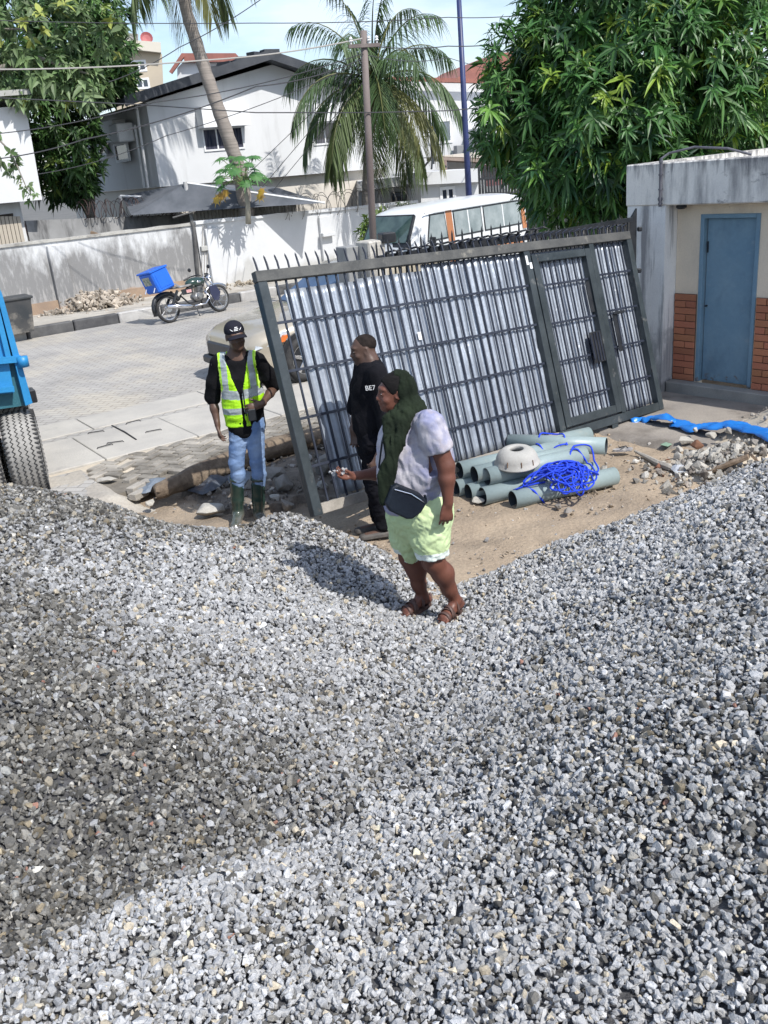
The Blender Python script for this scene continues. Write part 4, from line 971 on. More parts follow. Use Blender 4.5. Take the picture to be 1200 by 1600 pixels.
print('stones', n)
# loose grit and small stones on the dirt
r = np.random.default_rng(5); n = 9000
a, b_ = r.uniform(-4.5, 4.6, n), r.uniform(5.0, 10.2, n)
t_ = -a * sin(SY) + b_ * cos(SY); H_ = hsamp(a, b_)
dens = .35 + .65 * (fbm(a, b_, 61, 4, 2.0) > .1); near = (H_ > -.22)
q = (H_ < .0) & (t_ < 8.5) & (r.uniform(size=n) < np.where(near, 1, dens * .55)); a, b_ = a[q], b_[q]; n = len(a)
sz = .007 * np.exp(r.normal(0, .6, n)).clip(.5, 4.2)
tint = np.where((r.uniform(size=n) < .5)[:, None], np.array([.38, .31, .23]), np.array([.34, .33, .32])) * np.exp(r.normal(0, .25, (n, 1)))
gs_ = scatter('loose_stones', np.stack([a, b_, np.full(n, .004)], 1), sz, tint, m_stone, r); tag(gs_, kind='stuff')
r = np.random.default_rng(15); n = 1500
a, b_ = r.uniform(-1.2, 3.4, n), r.uniform(5.4, 9.6, n); t_ = -a * sin(SY) + b_ * cos(SY)
q = (hsamp(a, b_) < -.01) & (t_ < 8.2) & (fbm(a, b_, 63, 3, 2.6) + r.uniform(-.5, .5, n) > .15); a, b_ = a[q], b_[q]; n = len(a)
cl_ = scatter('dirt_clods', np.stack([a, b_, np.full(n, .008)], 1), .013 * np.exp(r.normal(0, .55, n)).clip(.4, 3.0), np.where(r.uniform(size=(n, 1)) < .65, np.array([.36, .285, .205]), np.array([.42, .39, .35])) * np.exp(r.normal(0, .18, (n, 1))), m_stone, r); tag(cl_, kind='stuff')
# ================================================================ the big gate leaning backwards
GO = np.array([-.5766, 6.6992, .26]); GU = np.array([.791, .6098, -.0494]); GW = np.array([-.1331, .2503, .959]); GN = np.cross(GU, GW)
GL, GH = 4.75, 1.96
def gp(u, w_, n=0.0): return GO + GU * u + GW * w_ + GN * n
m_gate = M('gate_paint', (.022, .030, .034), (.045, .056, .062), 3.5, rough=.42, bump=.15, bscale=30, fine=.1, layers=[((.24, .235, .22), 5, .60, .74, (1, 1, 1), None, .7), ((.16, .12, .09), 9, .66, .76, (1, 1, 1), None, .6)])
m_gate2 = M('gate_bar_paint', (.010, .014, .028), (.025, .032, .05), 7, rough=.5, bump=.1)
m_rail = M('weathered_top_rail', (.095, .095, .09), (.05, .052, .052), 6, rough=.7, bump=.2, fine=.1, layers=[((.32, .30, .25), 7, .62, .75, (1, 1, 1), None, .7)])
m_dusty = M('dusty_bottom_rail', (.34, .31, .27), (.24, .22, .19), 6, rough=.9, bump=.3, fine=.1)
m_zinc = M('zinc_sheet', (.36, .40, .455), (.27, .30, .35), 2.2, rough=.45, metal=.45, bump=.25, bscale=14, fine=.06, layers=[((.82, .83, .84), 8, .66, .70, (1, 1, 1), None, .6), ((.22, .24, .28), 3, .60, .75, (1, 1, .2), None, .5)])
gt = thing('steel_gate', 'wide black steel gate backed with corrugated zinc sheets, leaning back with its wicket door', 'gate', GO)
def gb(b, u0, u1, w0, w1, n0, n1, bev=.004): b.obox(gp((u0 + u1) / 2, (w0 + w1) / 2, (n0 + n1) / 2), GU * (u1 - u0) / 2, GW * (w1 - w0) / 2, GN * (n1 - n0) / 2, bev); return b
def gpart(name, m, *bx, parent=None, bev=.004):
    b = MB()
    for q in bx: gb(b, *q, bev=bev)
    return b.build(name, m, parent or gt)
gpart('top_rail', m_rail, (0, GL, GH - .085, GH, -.035, .035))
gpart('bottom_rail', m_dusty, (.088, 3.0, -.005, .08, -.034, .036)); gpart('bottom_rail', m_gate, (3.002, GL - .082, -.005, .08, -.034, .036))
gpart('end_post', m_gate, (0, .085, -.005, GH - .088, -.037, .038)); gpart('end_post', m_gate, (GL - .08, GL, -.005, GH - .088, -.037, .038))
gpart('inner_post', m_gate, (3.03, 3.115, .083, GH - .088, -.034, .034)); gpart('inner_post', m_gate, (4.03, 4.10, .083, GH - .088, -.034, .034))
wk = gpart('wicket_door', m_gate, (3.125, 3.21, .10, 1.83, -.03, .040), (3.94, 4.02, .10, 1.83, -.03, .040), (3.213, 3.937, .10, .185, -.03, .039), (3.213, 3.937, 1.755, 1.83, -.03, .039))
for wz in (1.535, 1.15, .765, .375):
    gpart('crossbar', m_gate2, (.088, 3.028, wz, wz + .022, .0045, .0105), bev=.002); gpart('crossbar', m_gate2, (4.103, GL - .083, wz, wz + .022, .0045, .0105), bev=.002)
    gpart('crossbar', m_gate2, (3.213, 3.937, wz - .02, wz + .002, .0045, .0105), bev=.002, parent=wk)
rr = random.Random(8)
def bar(u, w0, w1, par, name='bar'):
    b = MB(); ub = u + rr.uniform(-.006, .006)
    b.bar(gp(ub, w0, -.002), gp(ub + rr.uniform(-.006, .006), w1, -.002), .0165, .012, GN); b.build(name, m_gate2, par)
u = .185
while u < 3.0: bar(u, .08, GH - .087, gt); u += .0985
for k in range(7): bar(3.213 + .091 * (k + 1), .186, 1.754, wk)
for k in range(5): bar(4.103 + .0945 * (k + 1), .08, GH - .087, gt)
u = .045
while u < GL - .03:
    b = MB(); p = gp(u, GH, 0); q = gp(u - .012, GH + .105, 0); mid = gp(u + rr.uniform(-.006, .004), GH + .06, rr.uniform(-.004, .004))
    if u > 2.1: q = gp(u + .03, GH + .075, .03)
    b.tube([p, mid, q, q + (q - mid) * .35], [.0095, .0095, .008, .0008], 6); b.build('spike', m_gate2, gt); u += .0985
# lock plates
lk = gpart('lock_box', m_black, (3.75, 3.935, .66, .98, .027, .036), bev=.002, parent=wk); 
b = MB()
for k in range(3): gb(b, 3.80 + k * .045, 3.815 + k * .045, .67, .97, .037, .045, 0.001)
gb(b, 3.74, 3.76, .70, .95, .037, .05, .002); b.build('bolt', m_gate2, lk)
gpart('hinge_plate', m_black, (3.87, 3.93, 1.18, 1.5, .01, .02), bev=.002, parent=wk)
gpart('bolt_plate', m_black, (4.18, 4.24, .72, 1.12, .026, .036), bev=.002); gpart('bolt_handle', m_black, (4.19, 4.36, 1.11, 1.14, .037, .055), bev=.004)
for wz in (1.45, 1.0, .45): 
    b = MB(); b.tube([gp(GL - .085, wz - .03, .03), gp(GL - .1, wz, .045), gp(GL - .085, wz + .03, .03)], .006, 6); b.build('hoop', m_black, gt)
# corrugated sheets: each sheet a part with folds, dents and slightly different set
def sheet_(u0, u1, w0, w1, n0, pitch, amp, skew, seed, cut=None):
    r_ = np.random.default_rng(seed); nu = int((u1 - u0) / pitch * 10); nw = 26
    us = np.linspace(u0, u1, nu); ws = np.linspace(w0, w1, nw); U_, W_ = np.meshgrid(us, ws)
    ph = (U_ - u0) / pitch * 2 * pi
    prof = np.clip(np.sin(ph) * 1.5, -1, 1) * .5 + .5
    n_ = n0 - .012 - amp * (1 - prof) + .007 * fbm(U_ * 3, W_ * 3, seed, 4, 2.2) * .6
    for _ in range(7):
        du, dw = r_.uniform(u0, u1), r_.uniform(w0, w1); n_ -= .010 * np.exp(-((U_ - du) / .05) ** 2 - ((W_ - dw) / .03) ** 2) * r_.choice([-1, 1])
    uu = U_ + skew * (W_ - w0)
    P = GO + uu[..., None] * GU + W_[..., None] * GW + n_[..., None] * GN
    i = (np.arange(nu - 1)[None] + nu * np.arange(nw - 1)[:, None]).ravel(); F_ = np.stack([i, i + 1, i + nu + 1, i + nu], 1)
    o = nmesh('corrugated_sheet', P.reshape(-1, 3), F_, m_zinc, gt, smooth=True)
    s = o.modifiers.new('thick', 'SOLIDIFY'); s.thickness = .0015
sheet_(.30, 1.16, .10, 1.80, -.008, .078, .013, -.025, 1); sheet_(.98, 1.80, .09, 1.82, -.017, .076, .012, .0, 2)
sheet_(1.72, 2.50, .085, 1.87, -.008, .075, .012, .004, 3); sheet_(2.42, 3.10, .085, 1.87, -.017, .074, .012, -.004, 4)
sheet_(3.05, 3.98, .085, 1.86, -.022, .074, .012, .004, 5); sheet_(4.02, 4.70, .085, 1.87, -.022, .076, .012, -.006, 6)
# white scraps of sticker and a wheel under the frame
gpart('paper_scrap', m_white, (3.035, 3.065, 1.74, 1.83, .0345, .0355), bev=0); gpart('paper_scrap', m_white, (3.075, 3.11, 1.70, 1.76, .0345, .0355), bev=0)
gpart('paper_scrap', m_white, (1.515, 1.56, 1.22, 1.29, -.012, -.011), bev=0)
b = MB(); c = gp(3.88, -.075, -.01)
b.lathe([(.0, -.016), (.05, -.016), (.055, -.012), (.05, -.004), (.05, .004), (.055, .012), (.05, .016), (0, .016)], c, GN, 20)
wh = b.build('wheel', M('rusty_iron', (.10, .07, .05), (.17, .13, .1), 9, rough=.8, bump=.3), gt)
b = MB(); gb(b, 3.83, 3.93, -.08, -.006, .02, .028); gb(b, 3.83, 3.93, -.08, -.006, -.045, -.037); b.build('fork', m_gate, wh)

# ---------------------------------------------------------------- upright spiked gate behind it
QY = .657; QP = np.array([2.98, 10.28, 0])
sg = thing('spiked_gate', 'second black gate with bent spikes standing upright close behind the leaning gate', 'gate', QP)
def qp_(x, y): return onp(x, y, QP, QY)
b = MB(); A = qp_(590, 407); B = qp_(806, 371); b.bar(A, B, .05, .075); b.build('top_rail', m_black, sg)
A2 = qp_(806, 374); B2 = qp_(986, 343); b = MB(); b.bar(A2, B2, .05, .045); b.build('top_rail', m_black, sg)
b = MB(); b.bar((A + (0, 0, -.5)), B2 + (0, 0, -.75), .05, .05); b.build('middle_rail', m_black, sg)
p = qp_(988, 345); b = MB(); b.prism([(p[0] - .03, p[1], .02), (p[0] + .05, p[1], .02), (p[0] + .05, p[1], 2.12), (p[0] - .0, p[1], 2.04), (p[0] - .03, p[1], 1.98)], (0, .06, 0)); b.build('end_post', m_black, sg)
for z in (1.45, 1.9): b = MB(); b.box((p[0] + .08, p[1] - .01, z), (.05, .05, .05), 0, .01); b.build('hinge', m_black, sg)
n_ = 56; nrm_ = np.array([sin(QY), -cos(QY), 0])
for k in range(n_):
    f_ = k / n_; pt = A + (B2 - A) * f_
    left = f_ < .56
    b = MB()
    if left:
        if k % 2 == 0: b.tube([pt, pt + (0, 0, .10), pt + (0, 0, .13), pt + (0, 0, .165)], [.010, .010, .009, .001], 6)
        else: b.tube([pt + (0, 0, -.02), pt + nrm_ * .05 + (0, 0, .06), pt + nrm_ * .10 + GU * .05 + (0, 0, .075), pt + nrm_ * .14 + GU * .09 + (0, 0, .06)], [.012, .012, .010, .001], 6)
        b.build('spike', m_black, sg)
    b = MB(); b.tube([pt + (0, 0, -.02), np.array([pt[0], pt[1], .08])], .010, 6); b.build('bar', m_black, sg)
# concrete gate pillar stub with a black box on it
q = at(566, 372, 12.6); gpil = thing('gate_pillar', 'broken topped concrete gate pillar with grey and white faces behind the spikes', 'pillar', (q[0], q[1], 0))
m_gp = M('pillar_white_dirty', (.55, .53, .48), (.40, .38, .34), 3, rough=.9, bump=.6, bscale=16, fine=.1, layers=[((.16, .15, .14), 3, .52, .66, (1.5, 1.5, .4), None, .8)])
zt = q[2] + .06
b = MB(); b.box((q[0] - .03 + .13, q[1], (zt - .35) / 2 + .1), (.27, .34, zt + .15 - .2), radians(30), .02); b.build('white_face', m_gp, gpil)
b = MB(); b.box((q[0] - .19, q[1] + .10, (zt - .35) / 2 + .08), (.26, .3, zt + .15 - .27), radians(30), .01); b.build('grey_face', M('pillar_grey', (.20, .21, .21), (.28, .28, .28), 3, rough=.9), gpil)
b = MB(); b.box((q[0] + .33, q[1] - .02, zt - .08), (.2, .2, .13), radians(20), .015); tag(b.build('hinge_box', m_black), 'black box on the end of the spiked gate beside the broken pillar', 'box')

# ================================================================ drain pipes
m_pvc = M('grey_green_pipe', (.275, .345, .35), (.235, .30, .305), 1.5, rough=.42, bump=.04, bscale=20, fine=.05, layers=[((.40, .38, .33), 5, .60, .74, (1, 1, 1), None, .5)])
m_pin = M('pipe_inside', (.035, .045, .055), rough=.7)  # near black colour stands in for the shade inside the pipes
PD = nrm([.94, .34, 0]); PR = .080; pipes = []
def pipe(c0, length, label, d=PD, r0=PR):
    c0 = np.array(c0, float); c1 = c0 + d * length
    t = thing('pipe', label, 'pipe', c0, group='grey green plastic drain pipes stacked before the gate')
    b = MB(); b.lathe([(r0 - .006, 0), (r0, .0), (r0, length), (r0 - .006, length)], c0, d, 32); b.build('pipe_wall', m_pvc, t, True)
    b = MB(); b.lathe([(r0 - .006, length), (r0 - .006, 0)], c0, d, 32); b.build('bore', m_pin, t, True)
    pipes.append((c0, c1, r0))
z1, z2 = .080, .080 + .142
p0 = g(801, 781, z1)
pipe(p0, 1.03, 'front pipe lying nearest the gravel, under the rope\'s trailing end')
b0 = g(754, 775, z1); pipe(b0, 1.15, 'second bottom pipe from the front, its mouth left of the foremost one')
b1 = g(732, 771, z1) + (0, .02, 0); pipe(b1, 1.15, 'third bottom pipe from the front, in the middle of the bottom row of mouths')
b2 = g(713, 765, z1) + (0, .03, 0); pipe(b2, 1.15, 'bottom pipe with the leftmost mouth, beside the woman\'s hand')
def sit(a, b_, along=-.03): return (a + b_) / 2 + PD * along
pipe(g(760, 745, .225), 1.0, 'upper pipe directly under the upturned bowl, frontmost of the top row')
pipe(g(741, 742, .225), 1.0, 'upper pipe in the middle of the top row, half hidden behind the frontmost')
pipe(g(718, 735, .225), 1.0, 'upper pipe with the leftmost mouth of the top row')
pipe(g(770, 712, .10), 1.1, 'short pipe hidden behind the bowl with only its dark mouth showing')
pipe(g(795, 691, .25), .92, 'farthest pipe, lying highest along the foot of the gate', nrm(g(950, 697, .25) - g(795, 691, .25)))
# upturned bowl
bc = np.array(g(808, 722, .305)); m_bowl = M('cement_bowl', (.34, .335, .315), (.43, .42, .395), 4, rough=.75, bump=.2, bscale=30, fine=.06, layers=[((.18, .13, .09), 9, .66, .72, (1, 1, .3), None, .8)])
b = MB(); b.lathe([(.188, .0), (.200, .004), (.200, .014), (.188, .022), (.182, .06), (.160, .105), (.128, .132), (.095, .142), (.066, .144), (.060, .138), (.058, .10), (.12, .09), (.165, .04), (.178, .0)], bc + (0, 0, -.012), (-.03, -.10, 1), 40, True)
tag(b.build('upturned_bowl', m_bowl, None, True), 'pale cement bowl with a hole in its base, upside down on the pipes', 'bowl')
b = MB()
for a in (4.75, 5.35, 4.1): b.tube([bc + (.193 * cos(a), .193 * sin(a), .01), bc + (.186 * cos(a), .186 * sin(a), .055)], .004, 5)
b.build('rust_wire', M('rust', (.16, .09, .05), rough=.9), bpy.data.objects['upturned_bowl'])
# tangle of blue rope draped over the pipes
def pipe_top(x, y):
    z = np.full_like(x, .01)
    for (a, c, r0) in pipes:
        d = (c - a)[:2]; L2 = d @ d; t_ = np.clip(((x - a[0]) * d[0] + (y - a[1]) * d[1]) / L2, 0, 1)
        dx = x - a[0] - t_ * d[0]; dy = y - a[1] - t_ * d[1]; dd2 = dx * dx + dy * dy
        z = np.maximum(z, np.where(dd2 < r0 * r0, a[2] + np.sqrt(np.maximum(r0 * r0 - dd2, 0)), 0))
    return z
r = np.random.default_rng(14); b = MB(); rc = g(884, 741, .25) + np.array([-PD[1], PD[0], 0]) * .07; n = 6200; tt = np.linspace(0, 1, n)
cx = .0 + .17 * np.sin(tt * 61) * np.sin(tt * 9 + 1) + .10 * np.sin(tt * 150 + 2 * np.sin(tt * 31)); cy = .16 * np.sin(tt * 47 + 1) * np.cos(tt * 7) + .085 * np.cos(tt * 143 + 2 * np.cos(tt * 27))
cx = cx + .10 * np.sin(tt * 17); cx *= .90 + .1 * np.sin(tt * 23); cy *= 1.0
x = rc[0] + cx * PD[0] * 1.18 - cy * PD[1]; y = rc[1] + cx * PD[1] + cy * PD[0]
lay = .012 + .085 * (.5 + .5 * np.sin(tt * 37 + 1)) * np.exp(-(cx / .2) ** 2 - (cy / .17) ** 2) + .006 * np.sin(tt * 311)
z = pipe_top(x, y)
kz = np.ones(15) / 15; z = np.convolve(np.pad(z, 7, 'edge'), kz, 'valid'); z = np.maximum(z, .245 * np.exp(-(cx / .34) ** 4 - (cy / .24) ** 4)) + lay
pts = np.stack([x, y, z], 1)[::2]
b.tube(list(pts), .0082, 6)
# loose loops hanging over the right side and the trailing end
for (x0, y0, wx, wy, ph) in ((915, 745, 60, 46, 0), (905, 752, 42, 34, 1), (925, 757, 26, 30, 2), (880, 765, 28, 18, 0.5), (920, 735, 55, 38, .7), (870, 715, 60, 22, 0.2), (900, 765, 60, 22, 1.4)):
    P = []
    for k in range(46):
        a = 2 * pi * k / 44 + ph; q = g(x0 - 8 + wx * .40 * cos(a) * (1 + .12 * sin(3 * a)), y0 - 2 + wy * .42 * sin(a) * (1 + .15 * cos(2 * a + ph)), .16); P.append(q)
    P = np.array(P); zz = pipe_top(P[:, 0], P[:, 1]); zz = np.convolve(np.pad(zz, 2, 'edge'), np.ones(5) / 5, 'valid'); P[:, 2] = np.maximum(np.maximum(zz, .16) + .02, .012); b.tube(list(P), .0080, 6)
P = np.array([g(x_, y_, .16) for x_, y_ in ((852, 755), (838, 757), (825, 758), (812, 758), (802, 762), (808, 766), (820, 760), (834, 764), (850, 762))]); zz = pipe_top(P[:, 0], P[:, 1]); P[:, 2] = zz + .012; b.tube(list(P), .009, 6)
ro = b.build('blue_rope', M('blue_rope', (.010, .035, .62), (.015, .09, .80), 120, rough=.5, bump=.6, bscale=300), None, True)
tag(ro, 'tangled heap of bright blue rope draped over the drain pipes', 'rope')
# ================================================================ poles and wires
def pole(name, label, base, top, r0, r1, m):
    t = thing(name, label, 'pole', base); b = MB(); b.tube([base, (np.array(base) + top) / 2, top], [r0, (r0 + r1) / 2, r1], 14); b.build('shaft', m, t, True); return t
UPb = at(578, 372, 18.5); UPt = at(568, 48, 18.5)
m_pole = M('brown_pole', (.12, .095, .09), (.19, .16, .15), 3, rough=.8, bump=.3, stretch=(1, 1, .2))
up = pole('utility_pole', 'brown utility pole with crossarm and insulators in front of the bushy coconut palm', np.array([UPb[0], UPb[1], 0]), UPt, .075, .062, m_pole)
xa = nrm([.95, .3, 0]); q = at(569, 72, 18.5)
b = MB(); b.bar(q - xa * .3 + (0, -.07, 0), q + xa * .3 + (0, -.07, 0), .05, .06); cb_ = b.build('crossarm', m_pole, up)
for s in (-.25, .25, .1):
    b = MB(); b.lathe([(.0, .13), (.02, .12), (.035, .09), (.02, .075), (.04, .05), (.02, .03), (.015, 0)], q + xa * s + (0, -.07, .03), UZ, 10); b.build('insulator', m_white, cb_)
bpb = at(733, 312, 23.5); bpt = at(715, -40, 23.5)
m_bp = M('blue_pole', (.02, .03, .10), (.03, .045, .14), 4, rough=.45)
bpo = pole('flagpole', 'tall thin dark blue pole behind the minibus roof', np.array([bpb[0], bpb[1], 0]), bpt, .085, .055, m_bp)
b = MB(); b.box(bpb + (0, -.08, -.05), (.22, .2, .28), 0, .02); b.build('junction_box', M('grey_box', (.25, .27, .32), rough=.6), bpo)
def wire(name, pts, Ys, r0=.010, m=m_black, sag=.0, label=''):
    P = [at(x, y, Y_) for (x, y), Y_ in zip(pts, Ys)]; Q = []
    for i in range(len(P) - 1):
        for k in range(14):
            f_ = k / 14; Q.append(P[i] + (P[i + 1] - P[i]) * f_ - UZ * sag * 4 * f_ * (1 - f_))
    Q.append(P[-1]); b = MB(); b.tube(Q, r0, 5); return tag(b.build('power_line', m), label, 'cable', 'overhead wires')
m_cab = M('cable', (.05, .05, .055), rough=.6); m_cabp = M('pale_cable', (.42, .40, .37), rough=.7)
wire('w', [(-60, 108), (320, 94), (566, 60)], [18, 18, 18.4], .013, m_cabp, .05, 'thick pale cable from the left edge to the utility pole head')
wire('w', [(-60, 30), (400, 36), (700, 27), (830, 22)], [19, 19, 19, 20], .008, m_cab, .03, 'topmost thin wire crossing the sky above the palms')
wire('w', [(-60, 150), (210, 163), (400, 176), (572, 176), (700, 173), (830, 161)], [18.4, 18.4, 18.4, 18.4, 19, 20], .010, m_cab, .0, 'dark wire crossing in front of the white house and palm at mid height')
wire('w', [(-60, 213), (240, 160), (566, 84)], [18.3, 18.3, 18.4], .009, m_cab, .10, 'wire sloping from left edge up to the utility pole, upper of the sloping pair')
wire('w', [(-60, 252), (130, 218), (400, 135), (566, 92)], [18.2, 18.2, 18.2, 18.4], .011, m_cab, .08, 'wire sloping past the left house corner to the utility pole, lower of the sloping pair')
wire('w', [(60, 272), (260, 212), (566, 96)], [18, 18, 18.3], .007, m_cab, .08, 'thin wire passing just above the hooded window')
wire('w', [(170, 128), (280, 74), (420, -10)], [20, 20, 20], .009, m_cab, .05, 'wire rising steeply to the upper right across the leaning palm trunk')
wire('w', [(566, 70), (700, 72), (830, 60)], [18.4, 20, 21], .010, m_cab, .05, 'wire from the utility pole head to the right mango tree')
wire('w', [(566, 84), (700, 90), (860, 120)], [18.4, 24, 30], .008, m_cab, .1, 'faint lower wire from the utility pole towards the red roof')
for k, (x0, y0, x1, y1) in enumerate(((395, 265, 566, 100), (410, 292, 566, 108), (425, 300, 566, 130))):
    wire('w', [(x0, y0), (x1, y1)], [23, 18.4], .007, m_cab, .0, 'service wire dropping from the utility pole to the yard, %s of the three' % ('uppermost', 'middle', 'lowest')[k])
wire('w', [(737, 262), (735, 245), (760, 215), (850, 140)], [23.3, 25, 27, 30], .012, m_cab, .0, 'black cable running up right from beside the blue pole')
# cable drop on the wall joint
b = MB(); b.tube([onp(299, 345, WP - sv * .05, SY), onp(303, 358, WP - sv * .06, SY), onp(310, 440, WP - sv * .05, SY)], .045, 8); b.tube([onp(305, 330, WP - sv * .1, SY), onp(270, 340, WP - sv * .1, SY)], .02, 6)
tag(b.build('down_pipe', M('dark_down_pipe', (.06, .06, .06), (.12, .12, .12), 5, rough=.8)), 'dark pipe running down the joint between the mouldy and clean street walls', 'pipe')
b = MB()
for k in range(3):
    x0 = 317 + k * 3; b.tube([onp(x0, 352, WP - sv * .04, SY), onp(x0 - 1 + k, 390, WP - sv * .05, SY), onp(x0 - 2 + k, 455, WP - sv * .04, SY)], .010, 5)
tag(b.build('hanging_wires', m_cabp), 'pale loose wires hanging down the clean white wall beside the dark pipe', 'cable')
b = MB(); q = onp(320, 388, WP - sv * .06, SY); b.obox(q, su * .11, sv * .05, UZ * .06, .01); tag(b.build('meter_box', M('meter_grey', (.4, .4, .38), rough=.7)), 'small grey box fixed on the clean white wall above the motorcycle\'s front wheel', 'box')
b = MB(); b.bar(at(142, 363, 22.3), at(167, 371, 22.3), .09, .06); tag(b.build('plank', m_wood), 'short dark plank resting on top of the mouldy wall', 'plank')

# ================================================================ minibus
m_vw = M('van_white', (.70, .72, .73), (.64, .66, .67), 2, rough=.35, coat=.4); m_vo = M('van_orange', (.42, .17, .07), (.36, .15, .07), 4, rough=.5)
m_vg = M('van_glass', (.16, .20, .21), (.30, .34, .35), 2.5, rough=.12, spec=.8); m_vg2 = M('windscreen_glass', (.02, .05, .05), (.07, .12, .11), 3, rough=.05, spec=1.0)
VY = radians(46); vo = at(641, 380, 18.0); vo[2] = 0.26; VU = np.array([cos(VY), sin(VY), 0]); VN = np.array([sin(VY), -cos(VY), 0])   # VU to the rear, VN to the near side
van = thing('minibus', 'old white minibus with orange pillar stripes parked beyond the gates', 'minibus', vo)
VL, VW, VH = 4.15, 1.45, 1.72
def vp(x, y, z): return vo + VU * x - VN * y + UZ * z         # y from near side inwards
def roundsec(x, wl, wt, z0, zs, zt, n=9):   # cross-section of a bus: lower side, tumblehome, crowned roof
    pts = [(-0.0 + (VW - wl) / 2, z0), ((VW - wl) / 2, zs)]
    a = (VW - wt) / 2
    pts.append((a - .01, zt - .13)); 
    for k in range(n): th = pi - pi * k / (n - 1); c = VW / 2 + (wt / 2 - .02) * cos(th); pts.append((c, zt - .11 + .11 * sin(th) ** .6))
    pts.append((VW - a + .01, zt - .13)); pts += [(VW - (VW - wl) / 2, zs), (VW - (VW - wl) / 2, z0)]
    return [vp(x, y, z) for y, z in pts]
secs = [(-.02, 1.27, 1.0, .42, .80, .86), (.0, 1.37, 1.10, .30, .86, .98), (.10, 1.43, 1.22, .25, .90, 1.14), (.38, 1.45, 1.29, .22, .92, 1.52), (.55, 1.45, 1.31, .22, .92, 1.64), (.9, 1.45, 1.31, .22, .92, 1.70), (2.2, 1.45, 1.31, .22, .92, 1.73), (3.6, 1.45, 1.31, .22, .92, 1.72), (3.98, 1.43, 1.27, .24, .92, 1.66), (4.12, 1.37, 1.24, .3, .9, 1.5), (4.15, 1.30, 1.1, .4, .8, 1.2)]
V = []; 
for s in secs: V += roundsec(*s)
ns = len(V) // len(secs); F_ = []
for i in range(len(secs) - 1):
    for k in range(ns): F_.append([i * ns + k, i * ns + (k + 1) % ns, (i + 1) * ns + (k + 1) % ns, (i + 1) * ns + k])
F_ += [list(range(ns)), [(len(secs) - 1) * ns + k for k in range(ns)][::-1]]
b = MB(); b.add(V, F_); o = b.build('body', m_vw, van, True)
mdf = o.modifiers.new('b', 'BEVEL'); mdf.width = .01; mdf.limit_method = 'ANGLE'; mdf.angle_limit = radians(40)
def side(x0, x1, z0, z1, sl0=0, sl1=0, o=.006):   # a panel on the near side following the tumblehome
    def pt(x, z): y = .0 + max(0, (z - .92)) * (.07 / .67) - o; return vp(x, y, z)
    return [pt(x0, z0), pt(x1, z0), pt(x1 + sl1, z1), pt(x0 + sl0, z1)]
def vpanel(name, m, pl, par, th=.012): b = MB(); b.prism(pl, VN * th); return b.build(name, m, par)
vpanel('front_pillar_stripe', m_vo, side(1.20, 1.40, .93, 1.56, -.0, .0, .004), van, .008); vpanel('front_pillar_stripe', m_vo, side(1.20, 1.40, .25, .929, -.0, .0, .004), van, .008); vpanel('rear_pillar_stripe', m_vo, side(3.86, 4.02, .93, 1.54, -.0, -.05, .004), van, .008)
vpanel('sill_stripe', m_vo, side(1.42, 3.86, .60, .70, 0, 0, .004), van, .006)
for (x0, x1, s0, s1) in ((.56, 1.16, .16, -.02), (1.46, 2.36, 0, 0), (2.48, 3.80, 0, -.03)):
    w = vpanel('window', m_black, side(x0 - .03, x1 + .03, 1.03, 1.54, s0, s1, .005), van, .008)
    vpanel('pane', m_vg, side(x0, x1, 1.06, 1.51, s0, s1, .013), w, .006)
    if x1 - x0 > .8:
        xm = (x0 + x1) / 2; vpanel('divider', m_vw, side(xm - .018, xm + .018, 1.06, 1.51, 0, 0, .019), w, .006)
b = MB(); b.prism([vp(.10, .16, 1.03), vp(.10, VW - .16, 1.03), vp(.40, VW - .19, 1.50), vp(.40, .19, 1.50)], vp(-.06, 0, .05) - vp(0, 0, 0)); b.build('windscreen', m_vg2, van)
b = MB(); b.prism([vp(.06, .11, .96), vp(.06, VW - .11, .96), vp(.40, VW - .15, 1.54), vp(.40, .15, 1.54)], vp(-.045, 0, .035) - vp(0, 0, 0)); b.build('windscreen_seal', m_black, van)
for y in (.2, VW - .2):
    b = MB(); b.obox(vp(-.01, y, .72), VU * .03, VN * .09, UZ * .07, .02); b.build('headlight', M('lamp_glass', (.6, .6, .58), rough=.15), van)
b = MB(); b.obox(vp(-.06, VW / 2, .36), VU * .05, VN * (VW / 2 - .03), UZ * .07, .02); b.build('bumper', m_black, van)
b = MB(); b.obox(vp(.50, -.16, 1.03), VU * .03, VN * .07, UZ * .1, .02); b.tube([vp(.52, 0, 1.0), vp(.5, -.12, 1.03)], .012, 6); b.build('mirror', m_black, van)
b = MB(); b.bar(vp(.5, .02, 1.575), vp(4.0, .02, 1.57), .02, .025); b.build('gutter', m_vw, van)
for x in (.75, 3.1):
    for y in (.10, VW - .10):
        b = MB(); b.lathe([(.0, -.09), (.26, -.09), (.29, -.06), (.29, .06), (.26, .09), (0, .09)], vp(x, y, .29), VN, 24); w = b.build('wheel', m_rubber, van); b = MB(); b.lathe([(0, .1), (.08, .11), (.16, .092), (.17, .08)], vp(x, y, .29), VN if y < 1 else -VN, 18); b.build('rim', m_white, w)

